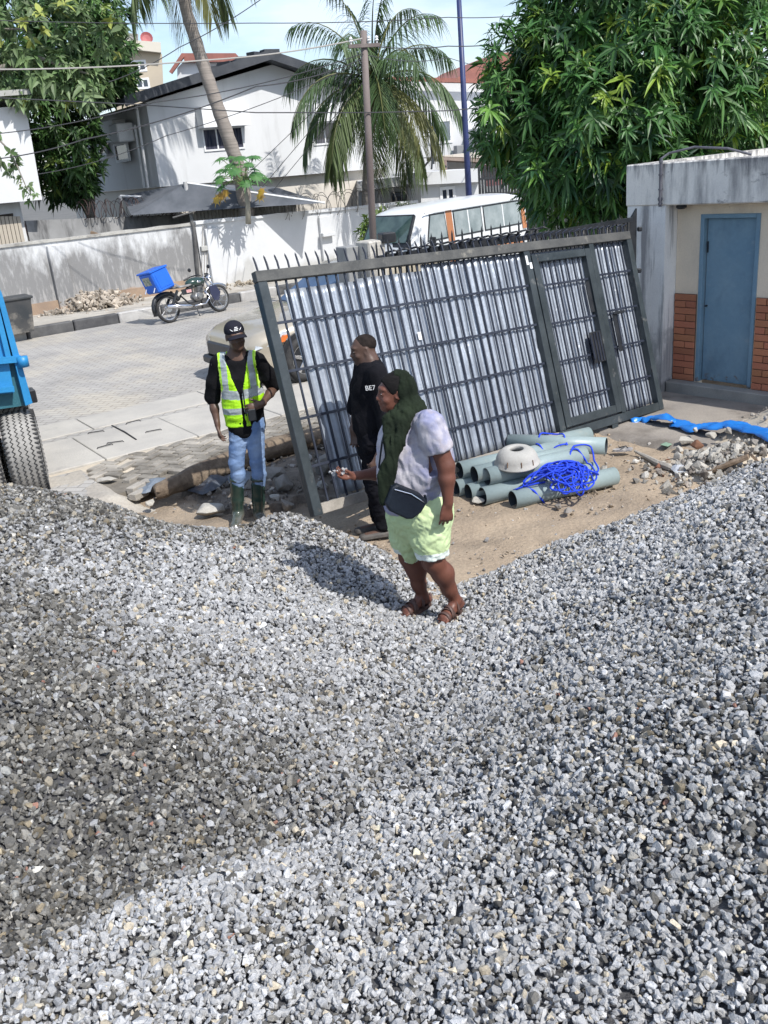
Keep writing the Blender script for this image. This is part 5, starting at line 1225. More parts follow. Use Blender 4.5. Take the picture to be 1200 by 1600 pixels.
# ================================================================ saloon car behind the gate
m_car = M('beige_car_paint', (.50, .45, .36), (.48, .43, .345), 1, rough=.25, metal=.35, coat=.6)
CYw = SY; co = st(5.18, 10.84, ZR); CU = su; CN = -sv
car = thing('saloon_car', 'beige saloon car parked behind the left end of the leaning gate', 'car', co)
def kp(x, y, z): return co + CU * x - CN * y + UZ * z
CW = 1.72
def csec(x, w0, z0, zb, zt, wt, n=7):
    """closed cross-section: sill z0, belt zb width w0, top zt width wt"""
    h = []
    for k in range(n): th = pi / 2 * k / (n - 1); h.append((w0 / 2 - (w0 / 2 - wt / 2) * (1 - cos(th)) , zb + (zt - zb) * sin(th)))
    pts = [(w0 / 2 * .93, z0), (w0 / 2, z0 + .12)] + h
    full = [(CW / 2 - y, z) for y, z in pts] + [(CW / 2 + y, z) for y, z in pts[::-1]]
    return [kp(x, y, z) for y, z in full]
def loft(b, S):
    V = []; n = len(S[0])
    for s in S: V += s
    F_ = [[i * n + k, i * n + (k + 1) % n, (i + 1) * n + (k + 1) % n, (i + 1) * n + k] for i in range(len(S) - 1) for k in range(n)]
    F_ += [list(range(n)), [(len(S) - 1) * n + k for k in range(n)][::-1]]
    b.add(V, F_)
b = MB(); loft(b, [csec(x, w, z0, zb, zt, wt) for x, w, z0, zb, zt, wt in [(0, 1.1, .26, .45, .55, .7), (.05, 1.4, .2, .52, .66, 1.0), (.22, 1.62, .17, .58, .74, 1.2), (.6, 1.72, .17, .64, .82, 1.35), (1.15, 1.74, .17, .70, .90, 1.4), (1.5, 1.74, .17, .74, .95, 1.42), (3.4, 1.74, .17, .78, .96, 1.42), (3.9, 1.72, .18, .78, .98, 1.4), (4.4, 1.6, .25, .75, .95, 1.3), (4.5, 1.4, .35, .65, .85, 1.1)]])
o = b.build('body', m_car, car, True)
b = MB(); loft(b, [csec(x, w, .80, z1, zt, wt) for x, w, z1, zt, wt in [(1.30, 1.30, .86, .90, 1.1), (1.75, 1.44, 1.0, 1.22, 1.0), (2.1, 1.44, 1.12, 1.42, .98), (2.8, 1.44, 1.14, 1.46, 1.0), (3.4, 1.40, 1.05, 1.36, 1.0), (3.95, 1.28, .90, 1.0, 1.0)]])
o = b.build('roof', m_car, car, True)
m_cgl = M('car_glass', (.06, .10, .18), (.10, .15, .24), 2, rough=.06, spec=1.0)
b = MB(); b.prism([kp(1.28, .30, .93), kp(1.28, CW - .30, .93), kp(1.98, CW - .42, 1.36), kp(1.98, .42, 1.36)], UZ * .03 - CU * .02); b.build('windscreen', m_cgl, car)
b = MB(); b.prism([kp(1.55, .135, .97), kp(2.5, .12, .99), kp(2.5, .27, 1.34), kp(2.05, .28, 1.33)], CN * .02); b.build('side_window', m_cgl, car)
b = MB(); b.prism([kp(2.56, .12, .99), kp(3.5, .13, 1.0), kp(3.2, .27, 1.3), kp(2.56, .27, 1.34)], CN * .02); b.build('side_window', m_cgl, car)
m_lens = M('headlamp_lens', (.55, .58, .60), (.30, .33, .36), 14, rough=.08, spec=1.0); m_am = M('amber_lens', (.60, .16, .04), rough=.2)
def carlamp(y0, s):
    b = MB(); b.prism([kp(.10, y0 + s * .10, .52), kp(.55, y0 + s * .0, .60), kp(.62, y0 + s * .02, .72), kp(.20, y0 + s * .20, .68)], (CN if s > 0 else -CN) * .05 + UZ * .02); h = b.build('headlight', m_lens, car)
    b = MB(); b.prism([kp(.42, y0 - s * .018, .60), kp(.50, y0 - s * .03, .61), kp(.58, y0 - s * .03, .69), kp(.50, y0 - s * .02, .69)], (CN if s > 0 else -CN) * .05); b.build('indicator', m_am, h)
carlamp(.03, 1); carlamp(CW - .03, -1)
b = MB(); b.obox(kp(.02, CW / 2, .47), CU * .05, CN * .5, UZ * .10, .03); b.build('grille', m_black, car)
b = MB(); b.obox(kp(.0, CW / 2, .30), CU * .06, CN * .66, UZ * .06, .03); b.build('bumper', m_black, car)
m_alloy = M('alloy_wheel', (.62, .62, .63), rough=.25, metal=.9)
for x, dd_ in ((.80, 0), (3.52, 0)):
    for y in (.035, CW - .035):
        n_ = CN if y < 1 else -CN
        b = MB(); b.lathe([(0, -.1), (.37, -.1), (.37, .035), (.36, .045), (.0, .045)], kp(x, y, .34), n_, 32); b.build('wheel_arch', m_black, car)
        b = MB(); b.lathe([(.21, -.09), (.295, -.09), (.315, -.06), (.315, .05), (.295, .085), (.215, .085), (.21, .06)], kp(x, y, .315), n_, 36, True); w = b.build('wheel', m_rubber, car, True)
        b = MB(); b.lathe([(.212, .07), (.222, .08), (.205, .075), (.20, .02), (.0, .015)], kp(x, y, .315), n_, 32)
        for k in range(5):
            a = 2 * pi * k / 5 + .3; d = CU * cos(a) + UZ * sin(a); t_ = np.cross(n_, d)
            b.obox(kp(x, y, .315) + d * .11 + n_ * .06, d * .10, t_ * .024, n_ * .012, .005)
        b.lathe([(0, .085), (.03, .08), (.045, .06)], kp(x, y, .315), n_, 16); b.build('rim', m_alloy, w)

# ================================================================ motorcycle
MO = (g(268, 504, ZR) + g(345, 487, ZR)) / 2; mdir = g(345, 487, ZR) - g(268, 504, ZR); MYaw = math.atan2(mdir[1], mdir[0])
mc = thing('motorcycle', 'dark green motorcycle with a big blue delivery box, parked against the kerb', 'motorcycle', MO)
ML = .66; lean = radians(7)
def mp(x, y, z):      # x forward, y to its left, z up; leans to its left
    z = z if z < .5 else .5 + (z - .5) * .7
    yy = y * cos(lean) + z * sin(lean); zz = z * cos(lean) - y * sin(lean)
    return MO + np.array([cos(MYaw) * x - sin(MYaw) * yy, sin(MYaw) * x + cos(MYaw) * yy, zz])
mX = mp(1, 0, 0) - mp(0, 0, 0); mY = mp(0, 1, 0) - mp(0, 0, 0); mZ = mp(0, 0, 1) - mp(0, 0, 0)
for x in (-ML, ML):
    r0 = .285 if x < 0 else .295; wt_ = .05 if x < 0 else .04
    b = MB(); b.lathe([(r0 - .055, -wt_ * .6), (r0 - .02, -wt_), (r0, 0), (r0 - .02, wt_), (r0 - .055, wt_ * .6)], mp(x, 0, r0), mY, 36, True)
    w = b.build('wheel', m_rubber, mc, True)
    b = MB(); b.lathe([(r0 - .05, -.02), (r0 - .075, -.015), (r0 - .075, .015), (r0 - .05, .02)], mp(x, 0, r0), mY, 36, True)
    b.lathe([(0, -.06), (.07, -.06), (.075, .0), (.05, .06), (0, .06)], mp(x, 0, r0), mY, 16)
    for k in range(9):
        a = 2 * pi * k / 9; b.tube([mp(x + .05 * cos(a), .03, r0 + .05 * sin(a)), mp(x + (r0 - .06) * cos(a + .2), 0, r0 + (r0 - .06) * sin(a + .2))], .006, 4)
    b.build('rim', m_alloy, w)
m_mg = M('tank_green', (.015, .035, .03), (.02, .05, .04), 3, rough=.18, coat=.8)
b = MB(); R_ = np.stack([mX, mY, mZ], 1); b.ell(mp(.16, 0, .80), (.25, .14, .125), 20, 12, R_); b.build('fuel_tank', m_mg, mc, True)
b = MB(); b.ell(mp(.17, -.135, .80), (.06, .012, .03), 12, 6, R_); b.build('tank_badge', m_chrome, mc, True)
b = MB(); V = []
for (x, wd, zt, zb) in [(.0, .09, .80, .74), (-.12, .12, .775, .71), (-.35, .13, .79, .72), (-.5, .11, .80, .74)]: V.append([mp(x, -wd, zb), mp(x, -wd, (zt + zb) / 2 + .01), mp(x, -wd * .7, zt), mp(x, wd * .7, zt), mp(x, wd, (zt + zb) / 2 + .01), mp(x, wd, zb)])
loft(b, V); b.build('seat', M('grey_seat', (.30, .29, .28), (.16, .16, .16), 8, rough=.7), mc, True)
b = MB(); b.tube([mp(.42, 0, .86), mp(.3, 0, .62), mp(.25, 0, .34), mp(-.1, 0, .30), mp(-.28, 0, .5), mp(-.05, 0, .70), mp(.4, 0, .8)], .022, 8); b.tube([mp(-.28, 0, .48), mp(-.66, 0, .29)], .025, 8); b.tube([mp(-.4, -.11, .66), mp(-.6, -.11, .34)], .03, 8); b.tube([mp(-.4, .11, .66), mp(-.6, .11, .34)], .03, 8)
b.build('frame', m_black, mc)
b = MB(); b.ell(mp(.13, 0, .42), (.16, .13, .12), 14, 8, R_); b.obox(mp(.2, 0, .58), mX * .075, mY * .08, mZ * .09, .02); 
for k in range(5): b.obox(mp(.2, 0, .53 + k * .03), mX * .09, mY * .095, mZ * .006)
b.lathe([(0, .04), (.06, .035), (.085, 0)], mp(.13, -.11, .42), -mY, 16); b.build('engine', M('engine_alloy', (.42, .42, .42), (.2, .2, .2), 12, rough=.35, metal=.7), mc)
b = MB(); b.tube([mp(.28, -.09, .50), mp(.38, -.12, .36), mp(.2, -.15, .24), mp(-.1, -.16, .24)], .02, 8); b.tube([mp(-.1, -.16, .24), mp(-.25, -.17, .26), mp(-.78, -.19, .34)], [.025, .045, .038], 12); b.build('exhaust', m_chrome, mc, True)
b = MB(); b.prism([mp(-.30, -.12, .50), mp(-.05, -.13, .50), mp(-.03, -.13, .68), mp(-.32, -.12, .66)], -mY * .015); b.build('side_cover', m_black, mc)
b = MB(); b.prism([mp(-.20, -.137, .54), mp(-.08, -.146, .54), mp(-.08, -.146, .63), mp(-.20, -.137, .63)], -mY * .004); b.build('side_badge', M('badge_red_white', (.6, .5, .48), (.45, .1, .1), 30, rough=.5), mc)
b = MB()
for y in (-.085, .085): b.tube([mp(.665, y, .30), mp(.44, y, .92)], .02, 8)
b.build('fork', m_chrome, mc, True)
b = MB(); b.tube([mp(.42, -.08, .94), mp(.36, -.12, 1.0), mp(.30, -.33, .98), mp(.2, -.38, .93)], .013, 8); b.tube([mp(.42, .08, .94), mp(.36, .12, 1.0), mp(.30, .33, .98), mp(.2, .38, .93)], .013, 8); b.tube([mp(.25, -.36, .95), mp(.16, -.4, .91)], .02, 8); b.tube([mp(.25, .36, .95), mp(.16, .4, .91)], .02, 8)
hb_ = b.build('handlebar', m_black, mc)
for s in (-1, 1):
    b = MB(); b.tube([mp(.29, s * .3, .98), mp(.33, s * .34, 1.14)], .007, 5); b.ell(mp(.33, s * .35, 1.18), (.02, .06, .05), 12, 8, R_); b.build('mirror', m_black, hb_)
b = MB(); b.ell(mp(.52, 0, .86), (.07, .085, .085), 14, 8, R_); b.build('headlight', m_chrome, mc, True)
b = MB(); V = []
for k in range(9): a = radians(20 + k * 17); V.append((a,))
for s in (-.05, .05): pass
pts = [mp(.66 + .33 * cos(radians(a)), 0, .30 + .33 * sin(radians(a))) for a in range(35, 160, 12)]
b.tube(pts, .035, 6); b.build('front_mudguard', m_chrome, mc, True)
b = MB(); pts = [mp(-.66 + .33 * cos(radians(a)), 0, .30 + .33 * sin(radians(a))) for a in range(20, 200, 14)]; b.tube(pts, .05, 6); b.build('rear_mudguard', m_black, mc, True)
b = MB(); b.obox(mp(-.98, 0, .30), mX * .006, mY * .08, mZ * .14, .003); b.build('mud_flap', m_black, mc)
b = MB(); b.prism([mp(.36, -.17, .60), mp(.52, -.19, .62), mp(.60, -.2, .42), mp(.52, -.2, .26), mp(.42, -.18, .27), mp(.36, -.17, .42)], -mY * .02); b.build('leg_shield', M('navy_shield', (.02, .025, .06), rough=.5), mc)
b = MB(); b.tube([mp(-.05, -.13, .25), mp(-.12, -.30, .02)], .012, 6); b.build('stand', m_black, mc)
b = MB()
for y in (-.16, .16): b.tube([mp(-.35, y, .74), mp(-.45, y, .86), mp(-.95, y, .84), mp(-1.0, y, .72)], .014, 6)
for x in (-.5, -.7, -.9): b.tube([mp(x, -.16, .85), mp(x, .16, .85)], .012, 6)
b.build('rack', m_chrome, mc)
m_bb = M('blue_box', (.015, .12, .58), (.02, .14, .62), 3, rough=.35, fine=.03)
tl = radians(14); bX = mX * cos(tl) + mZ * sin(tl); bZ = mZ * cos(tl) - mX * sin(tl); bc_ = mp(-.76, 0, 1.045)
b = MB(); b.obox(bc_, bX * .215, mY * .24, bZ * .255, .03); bx_ = b.build('delivery_box', m_bb, mc)
b = MB(); b.obox(bc_ + bZ * .26, bX * .23, mY * .255, bZ * .022, .015); b.build('lid', m_bb, bx_)
b = MB(); b.obox(bc_ - mY * .242, bX * .14, mY * .006, bZ * .17, .004); b.build('raised_panel', m_bb, bx_)
b = MB(); b.obox(bc_ - bX * .218 + bZ * .06 + mY * .02, bX * .003, mY * .13, bZ * .10); b.build('sticker', M('box_sticker', (.55, .52, .42), (.10, .16, .12), 14, rough=.6), bx_)

# ================================================================ tipper truck at the left edge
TYw = radians(28); tq = at(50, 630, 8.7)
trk = thing('tipper_truck', 'rear corner of a blue tipper truck with dusty tyres at the left edge', 'truck', (tq[0] - 1, tq[1], 0))
m_tb = M('truck_blue', (.02, .20, .45), (.03, .25, .52), 2, rough=.42, bump=.1, fine=.06, layers=[((.05, .12, .16), 2.2, .58, .72, (1, 1, 2), None, .7), ((.13, .09, .06), 5, .67, .76, (1, 1, 1), None, .7)])
m_tb2 = M('truck_dark_teal', (.02, .10, .13), (.03, .13, .17), 3, rough=.6, bump=.2, layers=[((.14, .09, .06), 3, .55, .65, (1, 1, 1), None, .8)])
def tpl(name, pts, dep, m, off=0.0, par=None):
    n_ = np.array([-sin(TYw), cos(TYw), 0]); q = [onp(x, y, tq - n_ * off, TYw) for x, y in pts]; b = MB(); b.prism(q, n_ * dep); return b.build(name, m, par or trk)
tpl('body', [(44, 633), (28, 560), (-8, 430), (-500, 470), (-470, 700), (-40, 645)], 4.2, m_tb2)
tpl('tailgate', [(22, 614), (-6, 455), (-500, 490), (-470, 655)], .05, m_tb, .052)
tpl('corner_post', [(51, 630), (40, 634), (24, 571), (0, 478), (-8, 436), (3, 458)], .14, m_tb, .09)
tpl('tailgate_rib', [(33, 556), (34, 566), (-470, 608), (-470, 596)], .06, m_tb, .12)
tpl('tailgate_rib', [(22, 604), (23, 612), (-470, 655), (-470, 645)], .06, m_tb, .12)
for x in (-12, -110, -220): tpl('tailgate_rib', [(x, 470), (x + 8, 470), (x + 30, 560), (x + 22, 562)], .05, m_tb, .11)
q = onp(36, 565, tq - np.array([0, .14, 0]), TYw); b = MB(); b.lathe([(0, -.05), (.05, -.05), (.05, .05), (0, .05)], q, UZ, 16); b.build('hinge', m_tb, trk, True)
b = MB(); b.obox(tq + np.array([-1.2, .5, -.12]), np.array([cos(TYw), sin(TYw), 0]) * 1.0, np.array([-sin(TYw), cos(TYw), 0]) * .1, UZ * .07, .01); b.build('chassis', m_black, trk)
m_ty = M('dusty_tyre', (.22, .215, .205), (.33, .32, .30), 5, rough=.95, bump=.4, fine=.1)
def tyre(c, ax, R_, wd, name='wheel'):
    x, y, d = frame(ax); n = 56; prof = [(-wd / 2, R_ * .62), (-wd / 2 - .01, R_ * .8), (-wd / 2, R_ * .94), (-wd * .42, R_ * .985), (-wd * .2, R_), (0, R_), (wd * .2, R_), (wd * .42, R_ * .985), (wd / 2, R_ * .94), (wd / 2 + .01, R_ * .8), (wd / 2, R_ * .62)]
    b = MB(); V = [c + d * h + (x * cos(2 * pi * k / n) + y * sin(2 * pi * k / n)) * r_ for h, r_ in prof for k in range(n)]; m = len(prof)
    b.add(V, [[i * n + k, i * n + (k + 1) % n, (i + 1) * n + (k + 1) % n, (i + 1) * n + k] for i in range(m - 1) for k in range(n)])
    w = b.build(name, m_ty, trk, True)
    b = MB()             # zig-zag tread grooves as dark inlaid lines, and shoulder notches
    for h0 in (-.28, -.09, .10, .29):
        P = []
        for k in range(n * 2 + 1):
            a = 2 * pi * k / (n * 2); h = h0 * wd + (.012 if k % 2 else -.012); P.append(c + d * h + (x * cos(a) + y * sin(a)) * (R_ + .0015))
        b.tube(P, .0055, 4, False)
    b.build('tread_groove', m_rubber, w)
    b = MB()
    for k in range(n):
        a = 2 * pi * k / n; e = x * cos(a) + y * sin(a); t_ = -x * sin(a) + y * cos(a)
        for s in (-1, 1): b.obox(c + d * s * wd * .47 + e * R_ * .965, d * .022, t_ * .009, e * .010)
    b.build('shoulder_lugs', m_rubber, w)
    b = MB(); b.lathe([(R_ * .62, wd * .4), (R_ * .6, wd * .1), (.1, .0), (0, .0)], c, d, 24); b.lathe([(R_ * .62, -wd * .4), (R_ * .6, -wd * .1), (.1, -.02), (0, -.02)], c, d, 24); b.build('rim', m_black, w)
tax = nrm([cos(TYw - .15), sin(TYw - .15), 0]); tb_ = g(33, 775, .12)
tyre(np.array([tb_[0] - .01, tb_[1] + .38, .44]), tax, .43, .30); tyre(np.array([tb_[0] - .36, tb_[1] + .24, .44]), tax, .43, .30)
tyre(np.array([tb_[0] - .5, tb_[1] + 1.55, .52]), tax, .43, .30)

# ================================================================ small things on the ground
# waste bin
q = g(30, 519, .27); b = MB(); UA = su; BA = sv
bn = thing('waste_bin', 'dark wheelie bin standing on the pavement beside the blue truck', 'bin', q)
b.prism([q - UA * .26 - sv * .2, q + UA * .26 - sv * .2, q + UA * .26 + sv * .2, q - UA * .26 + sv * .2], UZ * .02)
V = [q + UA * sx * .25 + sv * sy2 * .22 for sx, sy2 in ((-1, -1), (1, -1), (1, 1), (-1, 1))] + [q + UA * sx * .31 + sv * sy2 * .28 + UZ * .66 for sx, sy2 in ((-1, -1), (1, -1), (1, 1), (-1, 1))]
b = MB(); b.add(V, [[0, 3, 2, 1], [4, 5, 6, 7], [0, 1, 5, 4], [1, 2, 6, 5], [2, 3, 7, 6], [3, 0, 4, 7]]); m_bin = M('bin_plastic', (.03, .035, .04), (.06, .06, .06), 4, rough=.6, layers=[((.25, .23, .2), 3, .55, .7, (1, 1, 1), (.2, .9), .8)]); b.build('bin_body', m_bin, bn)
b = MB(); b.obox(q + UZ * .68, UA * .35, sv * .31, UZ * .025, .015); b.build('lid', m_bin, bn)
# rubble heap by the far wall
r = np.random.default_rng(21); n = 520; a = r.normal(0, .38, n) * .9; bb_ = np.abs(r.normal(0, .30, n))
cA = st(6.45, 21.45); k = np.clip(1 - (a / 1.0) ** 2, 0, 1) * np.clip(1 - bb_ / .95, 0, 1)
Pt = cA + su * (a * 1.35)[:, None] - sv * bb_[:, None] + UZ * (.27 + r.uniform(0, 1, n) * .40 * k)[:, None]
tint = np.array([.40, .345, .28]) * np.exp(r.normal(0, .25, (n, 1)))
o = scatter('rubble_pile', Pt, .055 * np.exp(r.normal(0, .35, n)), tint, m_stone, r); tag(o, 'low heap of pale broken stone against the mouldy street wall', 'rubble', None, 'stuff')
r = np.random.default_rng(22); n = 260; Pt = st(10.6, 21.2) + su * r.uniform(-1.7, 1.6, n)[:, None] - sv * np.abs(r.normal(0, .3, n))[:, None] + UZ * (.27 + r.uniform(0, .08, n))[:, None]
o = scatter('verge_debris', Pt, .03 * np.exp(r.normal(0, .4, n)), np.array([.32, .27, .2]) * np.exp(r.normal(0, .25, (n, 1))), m_stone, r); tag(o, 'scattered debris along the foot of the clean white wall', 'debris', None, 'stuff')
# fallen log
LA = np.array([g(x, y, .13) for x, y in ((246, 768), (300, 745), (360, 722), (430, 700), (500, 684), (560, 668), (640, 655))])
b = MB(); n = 18; V = []; rl = random.Random(4)
lp = []
for i in range(len(LA) - 1):
    for k in range(5): lp.append(LA[i] + (LA[i + 1] - LA[i]) * k / 5)
rads = [.07 + .042 * min(1, i / 6) + rl.uniform(-.0015, .0015) for i in range(len(lp))]
x = None
for i, p in enumerate(lp):
    d = nrm(lp[-1] - lp[0]); x = frame(d)[0]; y = np.cross(d, x)
    for k in range(n):
        a = 2 * pi * k / n; rad = rads[i] * (1 + .07 * sin(3 * a + i * .3) + .05 * sin(7 * a) + (.22 * (rl.random() - .5) if i < 6 else 0)); V.append(p + (x * cos(a) + y * sin(a)) * rad + (d * rl.uniform(-.05, .05) if i == 0 else 0))
F_ = [[i * n + k, i * n + (k + 1) % n, (i + 1) * n + (k + 1) % n, (i + 1) * n + k] for i in range(len(lp) - 1) for k in range(n)] + [list(range(n))[::-1], [(len(lp) - 1) * n + k for k in range(n)]]
b.add(V, F_); o = b.build('log', M('weathered_log', (.25, .195, .14), (.12, .09, .065), 6, rough=.95, bump=1.0, bscale=20, fine=.15), None, True)
tag(o, 'weathered log with a splintered left end lying along the edge of the pavers', 'log')
# crumpled plastic sheets
def crumple(name, pts, z, amp, m, label, cat, seed, parent=None, nseg=22):
    P = [g(x, y, z) for x, y in pts]; c = sum(P) / len(P); r_ = np.random.default_rng(seed); V = []; F_ = []
    rings = 7; n = nseg
    def bnd(t_):
        t_ = t_ % 1 * len(P); i = int(t_); return P[i] + (P[(i + 1) % len(P)] - P[i]) * (t_ - i)
    V.append(c)
    for q in range(1, rings + 1):
        for k in range(n): V.append(c + (bnd(k / n) - c) * q / rings)
    V = np.array(V); V[:, 2] = z + .01 + amp * (.5 + .5 * fbm(V[:, 0] * 3 + seed, V[:, 1] * 3, seed, 5, 4.0)) * (1 - .75 * np.concatenate([[0], np.repeat(np.arange(1, rings + 1) / rings, n)]) ** 3)
    F_ = [[0, 1 + k, 1 + (k + 1) % n] for k in range(n)] + [[1 + q * n + k, 1 + (q + 1) * n + k, 1 + (q + 1) * n + (k + 1) % n, 1 + q * n + (k + 1) % n] for q in range(rings - 1) for k in range(n)]
    o = nmesh(name, V, F_, m, parent, smooth=False); s = o.modifiers.new('s', 'SOLIDIFY'); s.thickness = .004; s.offset = -1
    return tag(o, label, cat) if label else o
m_plas = M('grey_plastic', (.13, .16, .20), (.20, .23, .27), 6, rough=.45, fine=.1); m_plas2 = M('black_plastic_sheet', (.035, .04, .05), (.09, .10, .12), 8, rough=.4)
crumple('plastic_sheet', [(206, 770), (225, 755), (262, 748), (275, 752), (262, 762), (225, 776)], .06, .07, m_plas, 'blue grey plastic scrap tucked under the splintered end of the log', 'plastic', 3)
crumple('plastic_sheet', [(293, 768), (310, 757), (350, 745), (358, 752), (340, 768), (315, 778)], .03, .08, m_plas2, 'crumpled black plastic sheet on the dirt below the log', 'plastic', 6)
crumple('plastic_sheet', [(350, 748), (380, 735), (400, 745), (385, 760), (362, 765)], .02, .07, m_plas, 'grey plastic scrap on the dirt behind the vested man\'s boots', 'plastic', 9)
# darker soil behind the boots and under the gate
X, Y, Fq = lattice(-2.9, 1.2, 6.6, 10.0, .03)
T = -X * sin(SY) + Y * cos(SY); S = X * cos(SY) + Y * sin(SY)
ee = 8.12 + np.maximum(0, S - 2.4) * .19
ns = fbm(X, Y, 44, 5, 3.0)
Z = .012 + .05 * np.clip(ns, -1, 1.2) + .05 * fbm(X, Y, 45, 4, 7.) * .5 + .06 * np.clip((S - 3.4) / 2, 0, 1)
m_ = (T < ee + .05) & (T > 6.95 + .25 * ns) & (S > 2.95 + .2 * ns) & (S < 5.6 + .3 * ns)
Z = np.where(m_, Z, -.09)
tag(nmesh('dark_soil', np.stack([X, Y, Z], 1), Fq, M('dark_soil', (.15, .125, .10), (.24, .20, .16), 3.5, rough=.97, bump=1.0, bscale=24, fine=.18), smooth=True), kind='structure')
r = np.random.default_rng(66); n = 900; S_ = r.uniform(3.0, 5.6, n); T_ = r.uniform(7.0, 8.5, n); Pt = su * S_[:, None] + sv * T_[:, None] + UZ * .05
sc_ = scatter('soil_stones', Pt, .017 * np.exp(r.normal(0, .6, n)).clip(.4, 3.2), np.where(r.uniform(size=(n, 1)) < .5, np.array([.30, .27, .23]), np.array([.20, .18, .16])) * np.exp(r.normal(0, .25, (n, 1))), m_stone, r); tag(sc_, kind='stuff')
# rocks
m_rock = M('rock', (.30, .275, .245), (.22, .20, .18), 4, rough=.95, bump=.8, bscale=30, fine=.12)
def rock(px, py, w_, h_, seed, label, z=.0, m=m_rock, grp=None, name='rock'):
    V, Fc = hull(500 + seed, 14); rn = random.Random(seed); a = rn.uniform(0, 3)
    p = g(px, py, z); S = np.array([w_ / 2, w_ / 2 * rn.uniform(.6, .9), h_ / 2]); V = V * S; c, s = cos(a), sin(a); V = np.stack([V[:, 0] * c - V[:, 1] * s, V[:, 0] * s + V[:, 1] * c, V[:, 2]], 1) + p + (0, 0, h_ * .35)
    o = nmesh(name, V, Fc, m); bv = o.modifiers.new('b', 'BEVEL'); bv.width = w_ * .04; bv.segments = 2; return tag(o, label, 'rock', grp)
m_lrock = M('pale_rock', (.44, .42, .38), (.36, .34, .30), 5, rough=.95, bump=.6, bscale=30, fine=.1)
rock(330, 805, .30, .15, 1, 'big flat pale rock left of the vested man\'s boots', m=m_lrock)
for i, (x, y, w__, h__, l) in enumerate([(450, 795, .22, .12, 'grey rock just left of the gate\'s lower corner'), (445, 765, .3, .14, 'broad dark rock behind the boots and left of the gate post'), (428, 748, .35, .15, 'long rock on the bank above the boots'), (500, 700, .24, .17, 'rounded rock seen between the gate bars below the log'), (512, 740, .34, .22, 'large slanted slab behind the bars of the gate'), (505, 765, .14, .09, 'small pale stone behind the bars, lower one'), (480, 722, .18, .08, 'flat light stone behind the bars near the log'), (398, 765, .3, .12, 'rock directly behind the vested man\'s left boot'), (545, 780, .12, .07, 'stone on the dirt under the gate\'s bottom rail'), (430, 783, .14, .08, 'small pale stone beside the left boot'), (210, 782, .16, .07, 'broken concrete lump at the top edge of the gravel'), (236, 790, .12, .06, 'small concrete lump where gravel meets the yellow sand'), (168, 752, .24, .06, 'round flat concrete piece on the bank beside the pavers'), (748, 785, .14, .05, 'pale stone between the first and second pipe mouths'), (700, 792, .12, .06, 'stone near the woman\'s hanging hand'), (888, 803, .10, .05, 'stone below the rope on the sand'), (872, 795, .08, .05, 'small stone next to the front pipe, left of its neighbour')]):
    rock(x, y, w__, h__ * (1.0 if l.startswith('round flat') else 1.35), 10 + i, l, z=.10 if l.startswith('round flat') else .02, m=m_lrock if 'pale' in l or 'light' in l or 'concrete' in l else m_rock)
# rubble at the right with sand heap
r = np.random.default_rng(31)
X, Y, Fq = lattice(2.2, 5.6, 5.4, 9.6, .05)
c1_ = g(1130, 722, .1); c2_ = g(1275, 672, .2)
Zr = .20 * np.exp(-((X - c1_[0] - .1) / .42) ** 2 - ((Y - c1_[1] - .1) / .38) ** 2) + .42 * np.exp(-((X - c2_[0]) / .55) ** 2 - ((Y - c2_[1] - .3) / .6) ** 2) - .045 + .02 * fbm(X, Y, 91, 5, 5.)
tag(nmesh('sand_heap', np.stack([X, Y, Zr], 1), Fq, m_sand, smooth=True), 'heap of dusty sand and rubble beside the gatehouse apron', 'heap', None, 'stuff')
def zr(x, y): return .20 * np.exp(-((x - c1_[0] - .1) / .42) ** 2 - ((y - c1_[1] - .1) / .38) ** 2) + .42 * np.exp(-((x - c2_[0]) / .55) ** 2 - ((y - c2_[1] - .3) / .6) ** 2) - .02
n = 420; a = r.normal(0, .32, n); bb_ = r.normal(0, .2, n) - .05; x_ = c1_[0] - .12 + a; y_ = c1_[1] + bb_
tint = np.where(r.uniform(size=(n, 1)) < .7, np.array([.40, .38, .34]), np.array([.24, .21, .18])) * np.exp(r.normal(0, .22, (n, 1))); tint[r.uniform(size=n) < .03] = (.22, .10, .06)
o = scatter('rubble', np.stack([x_, y_, np.maximum(zr(x_, y_), 0) + .012], 1), .026 * np.exp(r.normal(0, .5, n)).clip(.4, 2.6), tint, m_stone, r); tag(o, 'grey and white broken stones in front of the blue tarpaulin', 'rubble', None, 'stuff')
n = 200; x_ = c2_[0] - .25 + r.normal(0, .22, n); y_ = c2_[1] + .1 + r.normal(0, .35, n)
o = scatter('rubble', np.stack([x_, y_, np.maximum(zr(x_, y_), 0) + .01], 1), .014 * np.exp(r.normal(0, .5, n)).clip(.4, 2.2), np.array([.34, .31, .27]) * np.exp(r.normal(0, .25, (n, 1))), m_stone, r); tag(o, 'small rubble on the sand heap behind the blue tarpaulin', 'rubble', None, 'stuff')
